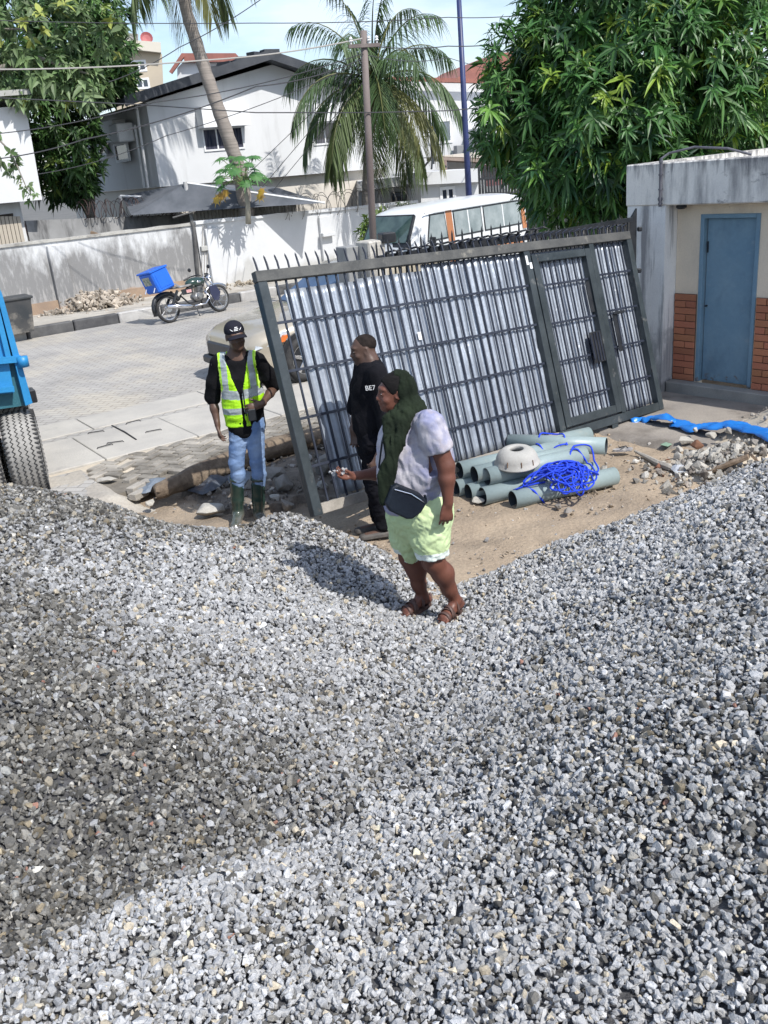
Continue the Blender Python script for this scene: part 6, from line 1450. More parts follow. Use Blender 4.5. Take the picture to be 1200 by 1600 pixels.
for i, (x, y, w__, h__, z, l, mm) in enumerate([(1112, 684, .17, .07, .12, 'smooth white stone topping the rubble', m_lrock), (1087, 674, .10, .08, .1, 'round grey stone under the blue tarpaulin\'s edge', m_lrock), (1138, 680, .09, .1, .14, 'upright oval stone beside the white one', m_lrock), (1072, 692, .2, .09, .05, 'pale angular stone at the left of the rubble', m_lrock), (1060, 706, .17, .08, .02, 'pale stone at the lower left of the rubble', m_lrock), (1124, 704, .12, .09, .1, 'pointed stone leaning in the middle of the rubble', m_rock), (1088, 700, .15, .10, .06, 'rusty brown brick lump in the rubble', M('brick_lump', (.17, .085, .05), (.12, .06, .04), 6, rough=.95)), (1088, 738, .16, .12, .02, 'rough grey lump where the rubble meets the gravel', m_rock), (1178, 694, .14, .06, .2, 'flat stone on the sand at the right edge', m_rock), (1092, 722, .13, .05, .03, 'white broken block at the front of the rubble', m_lrock)]):
    rock(x, y, w__, h__, 40 + i, l, z=z, m=mm)
b = MB(); p0 = g(1105, 738, .06); p1 = g(1170, 713, .22); b.bar(p0, p1, .07, .035, bev=.006); b.bar(p1 + (.02, 0, .01), p1 + (.12, -.02, -.10), .05, .02); tag(b.build('plank', m_wood), 'grey wooden plank lying across the rubble at the gravel\'s edge', 'plank')
# blue tarpaulin strip
tp = np.array([g(x, y, z) for x, y, z in ((985, 660, .02), (1005, 657, .03), (1022, 655, .06), (1040, 652, .12), (1058, 660, .06), (1080, 670, .06), (1105, 668, .10), (1140, 664, .16), (1170, 670, .18), (1205, 682, .22), (1250, 694, .24))])
V = []; nT = 70; nc = 9; rt = np.random.default_rng(2)
for i in range(nT):
    f_ = i / (nT - 1) * (len(tp) - 1); k = min(int(f_), len(tp) - 2); u_ = f_ - k; p = tp[k] + (tp[k + 1] - tp[k]) * u_; d = nrm(tp[k + 1] - tp[k]); s_ = nrm(np.cross(d, UZ)); wd = .035 + .075 * min(1, i / 30) + .015 * sin(i * .9)
    for j in range(nc):
        v_ = j / (nc - 1) * 2 - 1; V.append(p + s_ * v_ * wd + UZ * (.035 * (1 - v_ * v_) + .012 * sin(i * .7 + v_ * 4) + rt.uniform(-.006, .006)))
F_ = [[i * nc + j, i * nc + j + 1, (i + 1) * nc + j + 1, (i + 1) * nc + j] for i in range(nT - 1) for j in range(nc - 1)]
o = nmesh('tarpaulin', np.array(V), F_, M('blue_tarp', (.015, .16, .55), (.02, .20, .62), 6, rough=.28), smooth=True); o.modifiers.new('s', 'SOLIDIFY').thickness = .004; tag(o, 'crumpled strip of bright blue tarpaulin running from the gate to the right edge', 'tarpaulin')
# slipper, plastic strip, scraps
q = g(973, 704, .03); b = MB(); sp_ = thing('slipper', 'single pale rubber slipper on the ground before the apron', 'slipper', q)
pl = []
for k in range(20):
    a = 2 * pi * k / 20; rx = .10; ry = .038 + .006 * cos(a); pl.append(q + np.array([cos(a) * rx, sin(a) * ry, 0]))
b.prism(pl, (0, 0, .02)); b.build('sole', M('slipper_rubber', (.45, .43, .40), (.2, .2, .22), 20, rough=.7), sp_)
b = MB(); b.tube([q + (.05, 0, .02), q + (.03, .0, .045), q + (-.03, .03, .022)], .006, 6); b.tube([q + (.05, 0, .02), q + (.03, .0, .045), q + (-.03, -.03, .022)], .006, 6); b.build('strap', m_black, sp_)
P = [g(x, y, .03) for x, y in ((992, 705), (1010, 714), (1028, 724), (1045, 730), (1055, 735))]; b = MB(); b.tube(P, [.012, .022, .03, .035, .015], 7); tag(b.build('cloth_strip', M('dusty_cloth', (.40, .37, .32), (.3, .28, .25), 8, rough=.9, bump=.5)), 'twisted dusty cloth strip pointing at the rubble', 'cloth')
crumple('plastic_bag', [(1045, 732), (1062, 725), (1078, 733), (1072, 741), (1055, 742)], .02, .05, M('clear_plastic', (.40, .45, .50), (.5, .5, .52), 12, rough=.3), 'crushed clear plastic bag at the end of the cloth strip', 'plastic bag', 15)
crumple('plastic_scrap', [(1032, 697), (1040, 693), (1050, 696), (1043, 700)], .03, .02, M('green_scrap', (.20, .30, .22), rough=.6), 'small pale green scrap on the dark damp patch', 'scrap', 16)
b = MB(); b.tube([g(175, 665, ZR + .03), g(195, 675, ZR + .035), g(213, 687, ZR + .03)], .010, 6); tag(b.build('iron_rod', m_rubber), 'short dark iron rod lying across the pale slabs', 'rod')
# ================================================================ people: bodies grown as one smooth surface
class Field:
    def __init__(s, lo, hi, h):
        s.lo = np.array(lo, float); s.h = h; s.n = np.ceil((np.array(hi) - s.lo) / h).astype(int) + 1
        s.f = np.full(s.n, 1.0, dtype=np.float32)
    def block(s, lo, hi):
        a = np.clip(np.floor((lo - s.lo) / s.h).astype(int), 0, s.n); b = np.clip(np.ceil((hi - s.lo) / s.h).astype(int) + 1, 0, s.n)
        if (b <= a).any(): return None
        ax = [s.lo[i] + s.h * np.arange(a[i], b[i]) for i in range(3)]
        P = np.stack(np.meshgrid(*ax, indexing='ij'), -1); return (slice(a[0], b[0]), slice(a[1], b[1]), slice(a[2], b[2])), P
    def add(s, fn, lo, hi, k=.02, op='u'):
        r_ = s.block(np.array(lo) - k - 3 * s.h, np.array(hi) + k + 3 * s.h)
        if r_ is None: return
        sl, P = r_; d = fn(P).astype(np.float32); c = s.f[sl]
        if op == 'u': e = np.maximum(k - np.abs(c - d), 0) / k; s.f[sl] = np.minimum(c, d) - e * e * k * .25
        else: d = -d; e = np.maximum(k - np.abs(c - d), 0) / k; s.f[sl] = np.maximum(c, d) + e * e * k * .25
    def cone(s, a, b_, ra, rb, k=.02, flat=None, w=None, op='u'):
        """tapered limb; flat<1 squeezes its section along direction w"""
        a = np.array(a, float); b_ = np.array(b_, float); ab = b_ - a; L2 = ab @ ab + 1e-12
        def fn(P):
            v = P - a; t = np.clip((v @ ab) / L2, 0, 1); q = v - t[..., None] * ab; r_ = ra + (rb - ra) * t
            if flat is not None:
                qw = q @ w; q = q + qw[..., None] * (np.array(w) * (1 / flat - 1)); return (np.linalg.norm(q, axis=-1) - r_) * (flat * .5 + .5)
            return np.linalg.norm(q, axis=-1) - r_
        R_ = max(ra, rb); s.add(fn, np.minimum(a, b_) - R_, np.maximum(a, b_) + R_, k, op)
    def ell(s, c, r_, R=None, k=.02, op='u'):
        c = np.array(c, float); r_ = np.array(r_, float); R = np.eye(3) if R is None else np.array(R)
        def fn(P):
            q = (P - c) @ R; k0 = np.linalg.norm(q / r_, axis=-1); k1 = np.linalg.norm(q / (r_ * r_), axis=-1) + 1e-9; return k0 * (k0 - 1) / k1
        e = np.abs(R) @ r_; s.add(fn, c - e, c + e, k, op)
    def chain(s, pts, rad, k=.02, flat=None, w=None):
        for i in range(len(pts) - 1): s.cone(pts[i], pts[i + 1], rad[i], rad[i + 1], k, flat, w)
    def cut(s, p, n, k=.004):       # remove everything on the side n points to
        p = np.array(p, float); n = nrm(n)
        ax = [s.lo[i] + s.h * np.arange(s.n[i]) for i in range(3)]
        P = np.stack(np.meshgrid(*ax, indexing='ij'), -1); d = ((P - p) @ n).astype(np.float32); s.f = np.maximum(s.f, d)
    def mesh(s, smooth=2):
        f = s.f; ins = f < 0; n = s.n
        c = np.zeros(n - 1, dtype=np.int8)
        for i in (0, 1):
            for j in (0, 1):
                for k in (0, 1): c += ins[i:n[0] - 1 + i, j:n[1] - 1 + j, k:n[2] - 1 + k]
        act = (c > 0) & (c < 8); idx = np.full(n - 1, -1, dtype=np.int64); cells = np.argwhere(act); idx[act] = np.arange(len(cells))
        acc = np.zeros((len(cells), 3)); cnt = np.zeros(len(cells))
        C = [(i, j, k) for i in (0, 1) for j in (0, 1) for k in (0, 1)]
        val = {q: f[cells[:, 0] + q[0], cells[:, 1] + q[1], cells[:, 2] + q[2]] for q in C}
        for q in C:
            for ax in range(3):
                if q[ax] == 0:
                    q2 = list(q); q2[ax] = 1; q2 = tuple(q2); a, b_ = val[q], val[q2]; m = (a < 0) != (b_ < 0)
                    t = np.where(m, a / (a - b_ + 1e-12), 0); p = np.tile(np.array(q, float), (len(cells), 1)); p[:, ax] = t
                    acc += p * m[:, None]; cnt += m
        V = s.lo + s.h * (cells + acc / np.maximum(cnt, 1)[:, None]); Fs = []
        for ax in range(3):
            o1, o2 = [(1, 2), (2, 0), (0, 1)][ax]
            a = ins[tuple(slice(0, n[i] - 1) if i == ax else slice(1, n[i] - 1) for i in range(3))]
            b_ = ins[tuple(slice(1, n[i]) if i == ax else slice(1, n[i] - 1) for i in range(3))]
            e = np.argwhere(a != b_)
            if not len(e): continue
            flip = a[tuple(e.T)]; base = e.copy(); 
            for o in (o1, o2): base[:, o] += 1
            def cell(d1, d2): q = base.copy(); q[:, o1] -= d1; q[:, o2] -= d2; return idx[tuple(q.T)]
            Q = np.stack([cell(1, 1), cell(0, 1), cell(0, 0), cell(1, 0)], 1); Q = np.where(flip[:, None], Q, Q[:, ::-1]); Fs.append(Q)
        F_ = np.concatenate(Fs); F_ = F_[(F_ >= 0).all(1)]
        for _ in range(smooth):
            A_ = np.zeros_like(V); N_ = np.zeros(len(V))
            for k in range(4):
                np.add.at(A_, F_[:, k], V[F_[:, (k + 1) % 4]]); np.add.at(A_, F_[:, (k + 1) % 4], V[F_[:, k]]); np.add.at(N_, F_[:, k], 1); np.add.at(N_, F_[:, (k + 1) % 4], 1)
            V = V * .5 + .5 * A_ / np.maximum(N_, 1)[:, None]
        return V, F_
def vnorm(V, F_):
    n = np.cross(V[F_[:, 2]] - V[F_[:, 0]], V[F_[:, 3]] - V[F_[:, 1]]); N_ = np.zeros_like(V)
    for k in range(4): np.add.at(N_, F_[:, k], n)
    return npn(N_)
def rotm(fwd, up=(0, 0, 1), tilt=0.0):
    """columns: x = figure's left->right axis seen from behind, y = forward, z = up"""
    y = nrm(fwd); x = nrm(np.cross(y, up)); z = np.cross(x, y)
    if tilt: c, s = cos(tilt), sin(tilt); x, z = x * c + z * s, z * c - x * s
    return np.stack([x, y, z], 1)
def head(F, c, R, s=1.0, jaw=1.0):
    """c = middle of the head (between eye line and ears)"""
    P = lambda x, y, z: c + R @ (np.array([x, y, z]) * s)
    E = lambda x, y, z, a, b_, d, k=.02, op='u': F.ell(P(x, y, z), np.array([a, b_, d]) * s, R, k * s, op)
    E(0, -.018, .038, .074, .094, .078); E(0, .018, -.02, .062, .070, .082, .03)
    E(0, .040, -.070, .043 * jaw, .040, .032, .03); E(0, .066, -.088, .020, .018, .016, .02)
    E(0, .074, .035, .050, .018, .012, .02)                                   # brow
    for sg in (-1, 1):
        E(sg * .031, .088, .008, .017, .012, .011, .014, 's')                 # eye sockets
        E(sg * .031, .074, .007, .0135, .0135, .012, .004)                    # lids
        E(sg * .040, .060, -.030, .020, .020, .016, .02)                      # cheeks
        E(sg * .076, -.008, .000, .008, .020, .031, .010)                     # ears
        E(sg * .080, .004, .004, .006, .010, .018, .004, 's')
        E(sg * .011, .092, -.028, .009, .010, .007, .008)                     # nostrils
    F.cone(P(0, .082, .018), P(0, .100, -.022), .008 * s, .0125 * s, .012 * s)
    E(0, .088, -.046, .024, .010, .0062, .006); E(0, .086, -.058, .020, .010, .0068, .005); E(0, .094, -.052, .020, .008, .0012, .003, 's')
    return P
def hand(F, w, d, pn, ts, s=1.0, curl=(.3, .35, .4, .5), spread=.10, thumb=None, k=.008):
    """w wrist, d hand direction, pn palm normal (fingers curl towards it), ts side of the thumb (+1/-1 along d x pn)"""
    d = nrm(d); pn = nrm(np.array(pn) - d * (np.array(pn) @ d)); sd_ = np.cross(d, pn) * ts
    k0 = w + d * .085 * s
    F.cone(w, k0, .027 * s, .037 * s, .012, .42, pn); F.cone(w - d * .02, w + d * .02, .026 * s, .026 * s, .015, .75, pn)
    for i, (off, L_) in enumerate(((.030, .072), (.010, .080), (-.011, .075), (-.030, .060))):
        p = k0 + sd_ * off * s - d * abs(off) * .15 * s; dd = nrm(d + sd_ * spread * (1.5 - i) * .7); a = 0.0; c_ = curl[i]
        for j, fr_ in enumerate((.45, .31, .24)):
            a += c_ * (1.0, 1.15, .8)[j]; v = dd * cos(a) + pn * sin(a); q = p + v * L_ * fr_ * s
            F.cone(p, q, (.0096, .0088, .0080)[j] * s, (.0088, .0080, .0070)[j] * s, .005 if j else k); p = q
    t = thumb if thumb is not None else nrm(sd_ * .75 + d * .6 + pn * .35)
    p = w + d * .030 * s + sd_ * .022 * s; q = p + t * .042 * s; r_ = q + nrm(t * .8 + d * .5) * .036 * s
    F.cone(p, q, .0155 * s, .0115 * s, .012); F.cone(q, r_, .0110 * s, .0085 * s, .005)
def wrinkle(V, F_, amp, f0, seed, stretch=(1, 1, .5)):
    N_ = vnorm(V, F_); q = V * np.array(stretch)
    r_ = np.random.default_rng(seed); d = np.zeros(len(V)); a = 1.0; f = f0
    for o in range(4):
        for _ in range(3):
            u = nrm(r_.normal(size=3)); u2 = nrm(r_.normal(size=3)); ph = r_.uniform(0, 6); d += a * np.sin(q @ u * f + ph + 1.8 * np.sin(q @ u2 * f * .7 + ph * 2)) / 3
        a *= .55; f *= 1.9
    return V + N_ * (amp * (1 - np.abs(d) * 1.4))[:, None]
def skinmat(name, c): return M(name, c, tuple(v * .78 for v in c), 12, rough=.45, spec=.4, bump=.08, bscale=120, fine=.05)
def build(F, name, mat_, parent, smooth=2, wr=None, region=None, mats=None):
    V, Q = F.mesh(smooth)
    if wr: V = wrinkle(V, Q, *wr)
    mi = None
    if region is not None: mi = region(V[Q].mean(1))
    return nmesh(name, V, Q.astype(np.int64), mats or mat_, parent, mi, True)
def J(x, y, Yd): return at(x, y, Yd)
def mid(a, b_, t=.5): return np.array(a) + (np.array(b_) - np.array(a)) * t
def eyes(P, R, parent, s=1.0, ir=(.03, .015, .01)):
    me = M('eye_white', (.55, .52, .48), rough=.3); mi_ = M('iris', ir, rough=.15)
    for sg in (-1, 1):
        b = MB(); b.ell(P(sg * .031, .0775, .0075), (.0085 * s, .0095 * s, .0045 * s), 12, 8, R); e = b.build('eye', me, parent, True)
        b = MB(); b.ell(P(sg * .031, .0865, .0072), (.0040 * s, .002 * s, .0038 * s), 10, 6, R); b.build('iris', mi_, e, True)
m_text = M('print_white', (.75, .75, .75), rough=.7)
def letters(txt, size, c, xd, zd, off, m, parent, name='printed_letters'):
    cu = bpy.data.curves.new('tmp_txt', 'FONT'); cu.body = txt; cu.size = size; cu.extrude = .0008; cu.align_x = 'CENTER'; cu.align_y = 'CENTER'
    to = bpy.data.objects.new('tmp_txt', cu); COL.objects.link(to); dg = bpy.context.evaluated_depsgraph_get(); me = bpy.data.meshes.new_from_object(to.evaluated_get(dg))
    V = np.array([v.co[:] for v in me.vertices]); Fc = [list(p.vertices) for p in me.polygons]; bpy.data.objects.remove(to)
    nd = np.cross(xd, zd); W_ = np.array(c) + V[:, :1] * xd + V[:, 1:2] * zd + (V[:, 2:3] + off) * nd
    return nmesh(name, W_, Fc, m, parent)

# ---------------------------------------------------------------- man in the lime vest
Y0 = 7.43; FT = g(390, 812, .0)
fwd = nrm([.22, -1, 0]); R_t = rotm(fwd); XL, FW = R_t[:, 0], R_t[:, 1]     # XL: towards the figure's right hand = picture left is -x
m_skinA = skinmat('dark_brown_skin', (.11, .062, .044))
pA = thing('person', 'standing man in black cap, lime reflective vest, blue jeans and green rubber boots', 'person', (FT[0], FT[1], 0))
hip = J(385, 660, Y0); neckb = J(371, 561, Y0 - .02); shR = J(340, 567, Y0 + .0); shL = J(403, 563, Y0 - .04)
elR = J(332, 622, Y0 + .05); wrR = J(340, 664, Y0 - .03); elL = J(430, 604, Y0 + .10); wrL = J(409, 631, Y0 - .13)
knR = J(370, 728, Y0 - .03); knL = J(403, 727, Y0 - .02); anR = J(371, 797, Y0 + .02); anL = J(404, 799, Y0)
hpR = J(374, 668, Y0); hpL = J(397, 666, Y0)
hc = J(368, 526, Y0 - .05); hf = nrm([.34, -1, -.10]); RH = rotm(hf, tilt=radians(-4))
F = Field([-1.55, Y0 - .45, .02], [-.65, Y0 + .35, 1.95], .0062)
P_A = head(F, hc, RH, 1.0)
F.cone(hc + RH @ np.array([0, -.02, -.06]), neckb + (0, .02, -.01), .050, .056, .03)
F.chain([neckb, mid(neckb, hip, .35), mid(neckb, hip, .75), hip], [.10, .135, .118, .125], .05, .62, FW)
F.chain([shR, elR, mid(elR, wrR, .4), wrR], [.050, .038, .037, .024], .02); F.chain([shL, elL, mid(elL, wrL, .4), wrL], [.050, .038, .037, .024], .02)
F.cone(shR, shL, .055, .055, .03)
for h_, k_, a_ in ((hpR, knR, anR), (hpL, knL, anL)): F.chain([h_, k_, mid(k_, a_, .35), a_], [.078, .052, .050, .034], .02)
hand(F, wrR, J(347, 700, Y0 - .06) - wrR, XL * -1.0 + FW * .2, 1, .98, (.25, .35, .45, .5), .08, nrm(J(352, 690, Y0 - .12) - wrR))
hand(F, wrL, J(386, 640, Y0 - .17) - wrL, -FW * 1.0 + np.array([0, 0, -.2]), -1, .98, (.25, .3, .35, .4), .10, nrm(J(392, 620, Y0 - .15) - wrL))
body = build(F, 'body', m_skinA, pA)
eyes(P_A, RH, body)
# jeans
m_jean = M('blue_jeans', (.11, .19, .36), (.24, .34, .52), 5.5, lo=.40, hi=.66, rough=.85, bump=.25, bscale=160, fine=.10)
F = Field([-1.45, Y0 - .3, .30], [-.80, Y0 + .3, 1.15], .0075)
F.cone(hpR + (.0, 0, .04), hpL + (0, 0, .04), .093, .093, .04, .85, FW)
for h_, k_, a_ in ((hpR, knR, anR), (hpL, knL, anL)): F.chain([h_, k_ + (0, 0, .03), k_ - (0, 0, .08), mid(k_, a_, .62)], [.088, .062, .058, .052], .022)
build(F, 'jeans', m_jean, pA, 2, (.0042, 20, 4, (1, 1, 2.6)))
# boots
m_boot = M('green_rubber_boot', (.012, .035, .028), (.03, .055, .045), 5, rough=.22, spec=.7, layers=[((.20, .18, .16), 3, .45, .7, (1, 1, 1), (-.02, .22), .9)])
for (k_, a_, tx) in ((knR, anR, J(366, 815, Y0 - .22)), (knL, anL, J(414, 815, Y0 - .20))):
    F = Field(np.minimum(a_, tx) - .16, np.maximum(a_, mid(k_, a_, .4)) + .16, .006)
    F.chain([mid(k_, a_, .40), mid(k_, a_, .75), a_ - (0, 0, .03)], [.062, .056, .050], .02); heel = a_ + (0, .01, -.04)
    toe = np.array([tx[0], tx[1], a_[2] - .055]); F.cone(heel, toe, .050, .040, .03, .8, np.array([0, 0, 1.0])); F.cone(heel - (0, 0, .02), toe - (0, 0, .005), .050, .047, .01, .35, np.array([0, 0, 1.0]))
    bt = build(F, 'boot', m_boot, pA); b = MB(); tp_ = mid(k_, a_, .40); ax_ = nrm(a_ - k_)
    b.lathe([(.058, -.006), (.066, -.006), (.067, .018), (.062, .02)], tp_ - ax_ * .06, ax_, 24, True); b.build('boot_rim', m_boot, bt, True)
# T-shirt
m_blk = M('black_cotton', (.006, .006, .007), (.010, .010, .012), 4, rough=.95, spec=.15, bump=.3, bscale=90)
def torsoF(F, g_, zlow=None):
    F.chain([neckb + (0, 0, -.05), mid(neckb, hip, .32), mid(neckb, hip, .7), hip + (0, 0, -.02)], [.115 + g_, .156 + g_, .150 + g_, .160 + g_], .05, .62, FW)
    F.cone(shR + (.03, 0, .005), shL + (-.03, 0, .005), .062 + g_, .062 + g_, .05)
F = Field([-1.55, Y0 - .35, .70], [-.65, Y0 + .35, 1.65], .0070)
torsoF(F, 0); F.cone(neckb + (0, 0, -.03), neckb + (0, 0, .02), .072, .064, .02)
F.chain([shR, mid(shR, elR, .55), mid(shR, elR, .98)], [.060, .062, .064], .03); F.chain([shL, mid(shL, elL, .55), mid(shL, elL, .88)], [.060, .062, .064], .03)
F.ell(neckb + FW * .05 + (0, 0, .05), (.075, .08, .055), None, .01, 's')
V_, Q_ = F.mesh(2)
lowz = J(380, 683, Y0)[2]
F2 = F
ax_ = [F.lo[i] + F.h * np.arange(F.n[i]) for i in range(3)]; GX, GY, GZ = np.meshgrid(*ax_, indexing='ij')
rel = GX - hip[0]; torso_zone = (np.abs(rel) < .22)
F.f = np.maximum(F.f, np.where(torso_zone, (J(370, 682, Y0)[2] + .25 * np.maximum(rel, 0) * 1.1) - GZ, -1)).astype(np.float32)
build(F, 't_shirt', m_blk, pA, 2, (.008, 20, 7))
# vest: a shell over the shirt, open V and armholes, with reflective bands
m_lime = M('lime_vest', (.33, .68, .008), (.40, .76, .012), 5, rough=.6, bump=.15, bscale=60); m_refl = M('reflective_tape', (.29, .33, .35), (.38, .42, .43), 9, rough=.45, bump=.1)
m_trim = M('lime_trim', (.55, .85, .10), rough=.6)
F = Field([-1.55, Y0 - .35, .80], [-.65, Y0 + .35, 1.62], .0062); torsoF(F, .014)
GX, GY, GZ = np.meshgrid(*[F.lo[i] + F.h * np.arange(F.n[i]) for i in range(3)], indexing='ij')
lx = (GX - neckb[0]) * XL[0] + (GY - neckb[1]) * XL[1]       # + towards picture right? sign checked below
sgn = 1.0 if XL[0] > 0 else -1.0; lx = lx * sgn
cx_ = neckb[0] + (hip[0] - neckb[0]) * np.clip((neckb[2] - GZ) / (neckb[2] - hip[2]), 0, 1.2); lx = GX - cx_
frontm = ((GX - neckb[0]) * FW[0] + (GY - neckb[1]) * FW[1])
vz0 = J(375, 620, Y0 - .1)[2]; vtop = neckb[2] + .02
vhalf = .012 + .085 * np.clip((GZ - vz0) / (vtop - vz0), 0, 1.3)
f = F.f
f = np.where(frontm > .0, np.maximum(f, vhalf - np.abs(lx)), np.maximum(f, np.where(GZ > neckb[2] - .02, .075 - np.abs(lx), -1)))
# armholes: only the part inside the shoulder line
f = np.maximum(f, np.abs(lx) - np.where(GZ > neckb[2] - .26, .158 + .0 * GZ, .30))
f = np.maximum(f, (J(365, 668, Y0 - .1)[2] + .0) - GZ); f = np.maximum(f, np.where((lx > .05), (J(400, 640, Y0 - .1)[2] + .25 * (lx - .05)) - GZ, -1))
F.f = f.astype(np.float32)
zb1 = (J(360, 624, Y0 - .1)[2], J(360, 612, Y0 - .1)[2]); zb2 = (J(360, 649, Y0 - .1)[2], J(360, 640, Y0 - .1)[2])
def vreg(C):
    cx = neckb[0] + (hip[0] - neckb[0]) * np.clip((neckb[2] - C[:, 2]) / (neckb[2] - hip[2]), 0, 1.2); l = C[:, 0] - cx; tl_ = C[:, 2] + .10 * np.abs(l) * 0 + .12 * (l)
    mi = np.zeros(len(C), int)
    band1 = (C[:, 2] > zb1[0] + .10 * np.abs(l) - .01) & (C[:, 2] < zb1[1] + .10 * np.abs(l) + .005); band2 = (C[:, 2] > zb2[0]) & (C[:, 2] < zb2[1] + .008)
    vert = (np.abs(l) > .088 + .0 * l) & (np.abs(l) < .138) & (C[:, 2] > zb1[0])
    mi[band1 | band2 | vert] = 1
    edge = (np.abs(l) > .150) & (C[:, 2] > neckb[2] - .25); mi[edge] = 2
    return mi
vst = build(F, 'reflective_vest', None, pA, 2, (.006, 24, 9, (1, 1, 1.4)), vreg, [m_lime, m_refl, m_trim])
b = MB(); zt = J(377, 606, Y0 - .13)[2]; zb_ = J(379, 650, Y0 - .13)[2]
b.build  # zip
fp = lambda z: np.array([neckb[0] + (hip[0] - neckb[0]) * (neckb[2] - z) / (neckb[2] - hip[2]), 0, z]) + np.array([0, neckb[1], 0]) + FW * .122
b.tube([fp(zt), fp((zt + zb_) / 2) + FW * .006, fp(zb_)], .006, 6); b.build('zip', m_black, vst)
# black pouch at the hip
b = MB(); q = J(394, 648, Y0 - .165); b.obox(q, XL * .035, FW * .015, UZ * .05, .014); b.build('waist_pouch', m_black, pA)
# cap
m_cap = M('navy_black_cap', (.010, .011, .018), (.018, .018, .028), 5, rough=.9, spec=.2, bump=.2, bscale=120)
F = Field(hc - .2, hc + .24, .0055); F.ell(hc + RH @ np.array([0, -.012, .048]), (.083, .101, .084), RH, .01)
F.f = np.maximum(F.f, -((np.stack(np.meshgrid(*[F.lo[i] + F.h * np.arange(F.n[i]) for i in range(3)], indexing='ij'), -1) - (hc + RH @ np.array([0, 0, .034]))) @ nrm(RH @ np.array([0, -.12, 1.0])))).astype(np.float32)
cp_ = build(F, 'cap', m_cap, pA, 2)
b = MB(); V = []; nseg = 14
for i in range(nseg + 1):
    a = pi * i / nseg
    for rr_, y_, z_ in ((.080, .0, .042), (.080, .0, .036)):
        pass
rows = []
for rdx in range(4):
    t_ = rdx / 3; row = []
    for i in range(nseg + 1):
        a = pi * i / nseg; x_ = -cos(a) * (.076 + .004 * t_); y0_ = .058 + .040 * sin(a); y_ = y0_ + t_ * (.058 * sin(a) ** .7); z_ = .040 - .012 * t_ - .022 * abs(cos(a)) ** 2; row.append(hc + RH @ np.array([x_, y_, z_]))
    rows.append(row)
V = [p for r0 in rows for p in r0] + [p - RH[:, 2] * .005 for r0 in rows for p in r0]; m__ = len(V) // 2; w__ = nseg + 1
F_ = [[i * w__ + j, i * w__ + j + 1, (i + 1) * w__ + j + 1, (i + 1) * w__ + j] for i in range(3) for j in range(nseg)]
F_ += [[m__ + q for q in f[::-1]] for f in F_] + [[3 * w__ + j + 1, 3 * w__ + j, m__ + 3 * w__ + j, m__ + 3 * w__ + j + 1][::-1] for j in range(nseg)]
b.add(V, F_); b.build('peak', m_cap, cp_, True)
# embroidered emblem on the cap: two stacked word bars between curved laurels
def capp(x, z, o=.0):
    c0 = np.array([0, -.012, .052]); q = np.array([x / .087, 0, (z - .052) / .082]); y = .104 * sqrt(max(0, 1 - q[0] ** 2 - q[2] ** 2)); return hc + RH @ np.array([x, c0[1] + y + o, z])
b = MB()
for (x0, x1, z) in ((-.014, .008, .094), (-.018, .014, .083), (-.014, .018, .072)): b.tube([capp(x0 + (x1 - x0) * k / 4, z, .001) for k in range(5)], .0042, 6)
for s in (-1, 1): b.tube([capp(s * (.046 - .0035 * k), .086 - .016 * sin(k / 6 * 1.57), .001) for k in range(7)], [.001, .002, .003, .0034, .003, .002, .001], 6)
b.build('emblem', m_text, cp_)

# ---------------------------------------------------------------- man in black, in profile
Y1 = 6.80; FT = g(590, 838, 0)
m_skinB = skinmat('brown_skin', (.10, .058, .043))
pB = thing('person', 'man dressed all in black standing in profile before the zinc sheets, behind the woman', 'person', (FT[0], FT[1], 0))
fB = nrm([-1, -.22, 0]); RB = rotm(fB); XB, FB = RB[:, 0], RB[:, 1]
hc = J(567, 547, Y1); RHB = rotm(nrm([-1, -.28, -.10])); hip = J(583, 690, Y1); neckb = J(578, 571, Y1)
cl = -1 if XB[1] < 0 else 1                                   # side nearer the camera
near = XB * (1 if XB[1] < 0 else -1)
shN = neckb + near * .165 + (0.01, 0, -.035); shF = neckb - near * .165 + (-.01, 0, -.035)
elN = J(607, 668, Y1 - .22); wrN = J(592, 712, Y1 - .28); elF = J(557, 640, Y1 + .16); wrF = J(552, 672, Y1 + .02)
hpN = hip + near * .075; hpF = hip - near * .075
knN = J(587, 762, Y1 - .06); anN = J(600, 822, Y1 - .05); knF = J(583, 748, Y1 + .10); anF = J(592, 812, Y1 + .10)
F = Field([-.55, Y1 - .55, -.02], [.45, Y1 + .45, 1.85], .0065)
P_B = head(F, hc, RHB, .98)
F.cone(hc + RHB @ np.array([0, -.03, -.05]), neckb + (.0, 0, -.01), .050, .060, .03)
F.chain([neckb, mid(neckb, hip, .35), mid(neckb, hip, .75), hip], [.11, .145, .13, .135], .05, .7, FB); F.cone(shN, shF, .055, .055, .03)
F.chain([shN, elN, wrN], [.052, .042, .026], .02); F.chain([shF, elF, wrF], [.052, .042, .026], .02)
hand(F, wrN, nrm([-.5, -.1, -.8]), nrm([-.3, .9, 0]), 1, 1.0, (.4, .5, .5, .6)); hand(F, wrF, nrm([.1, -.2, -1]), nrm([-.3, -.9, 0]), -1, 1.0, (.4, .5, .5, .6))
for h_, k_, a_ in ((hpN, knN, anN), (hpF, knF, anF)):
    F.chain([h_, k_, mid(k_, a_, .35), a_], [.085, .056, .053, .036], .02); toe = a_ + fB * .15 + (0, 0, -.055); F.cone(a_ + (0.02, 0, -.05), toe, .040, .034, .03, .7, UZ)
bB = build(F, 'body', m_skinB, pB); eyes(P_B, RHB, bB, .98)
b = MB(); 
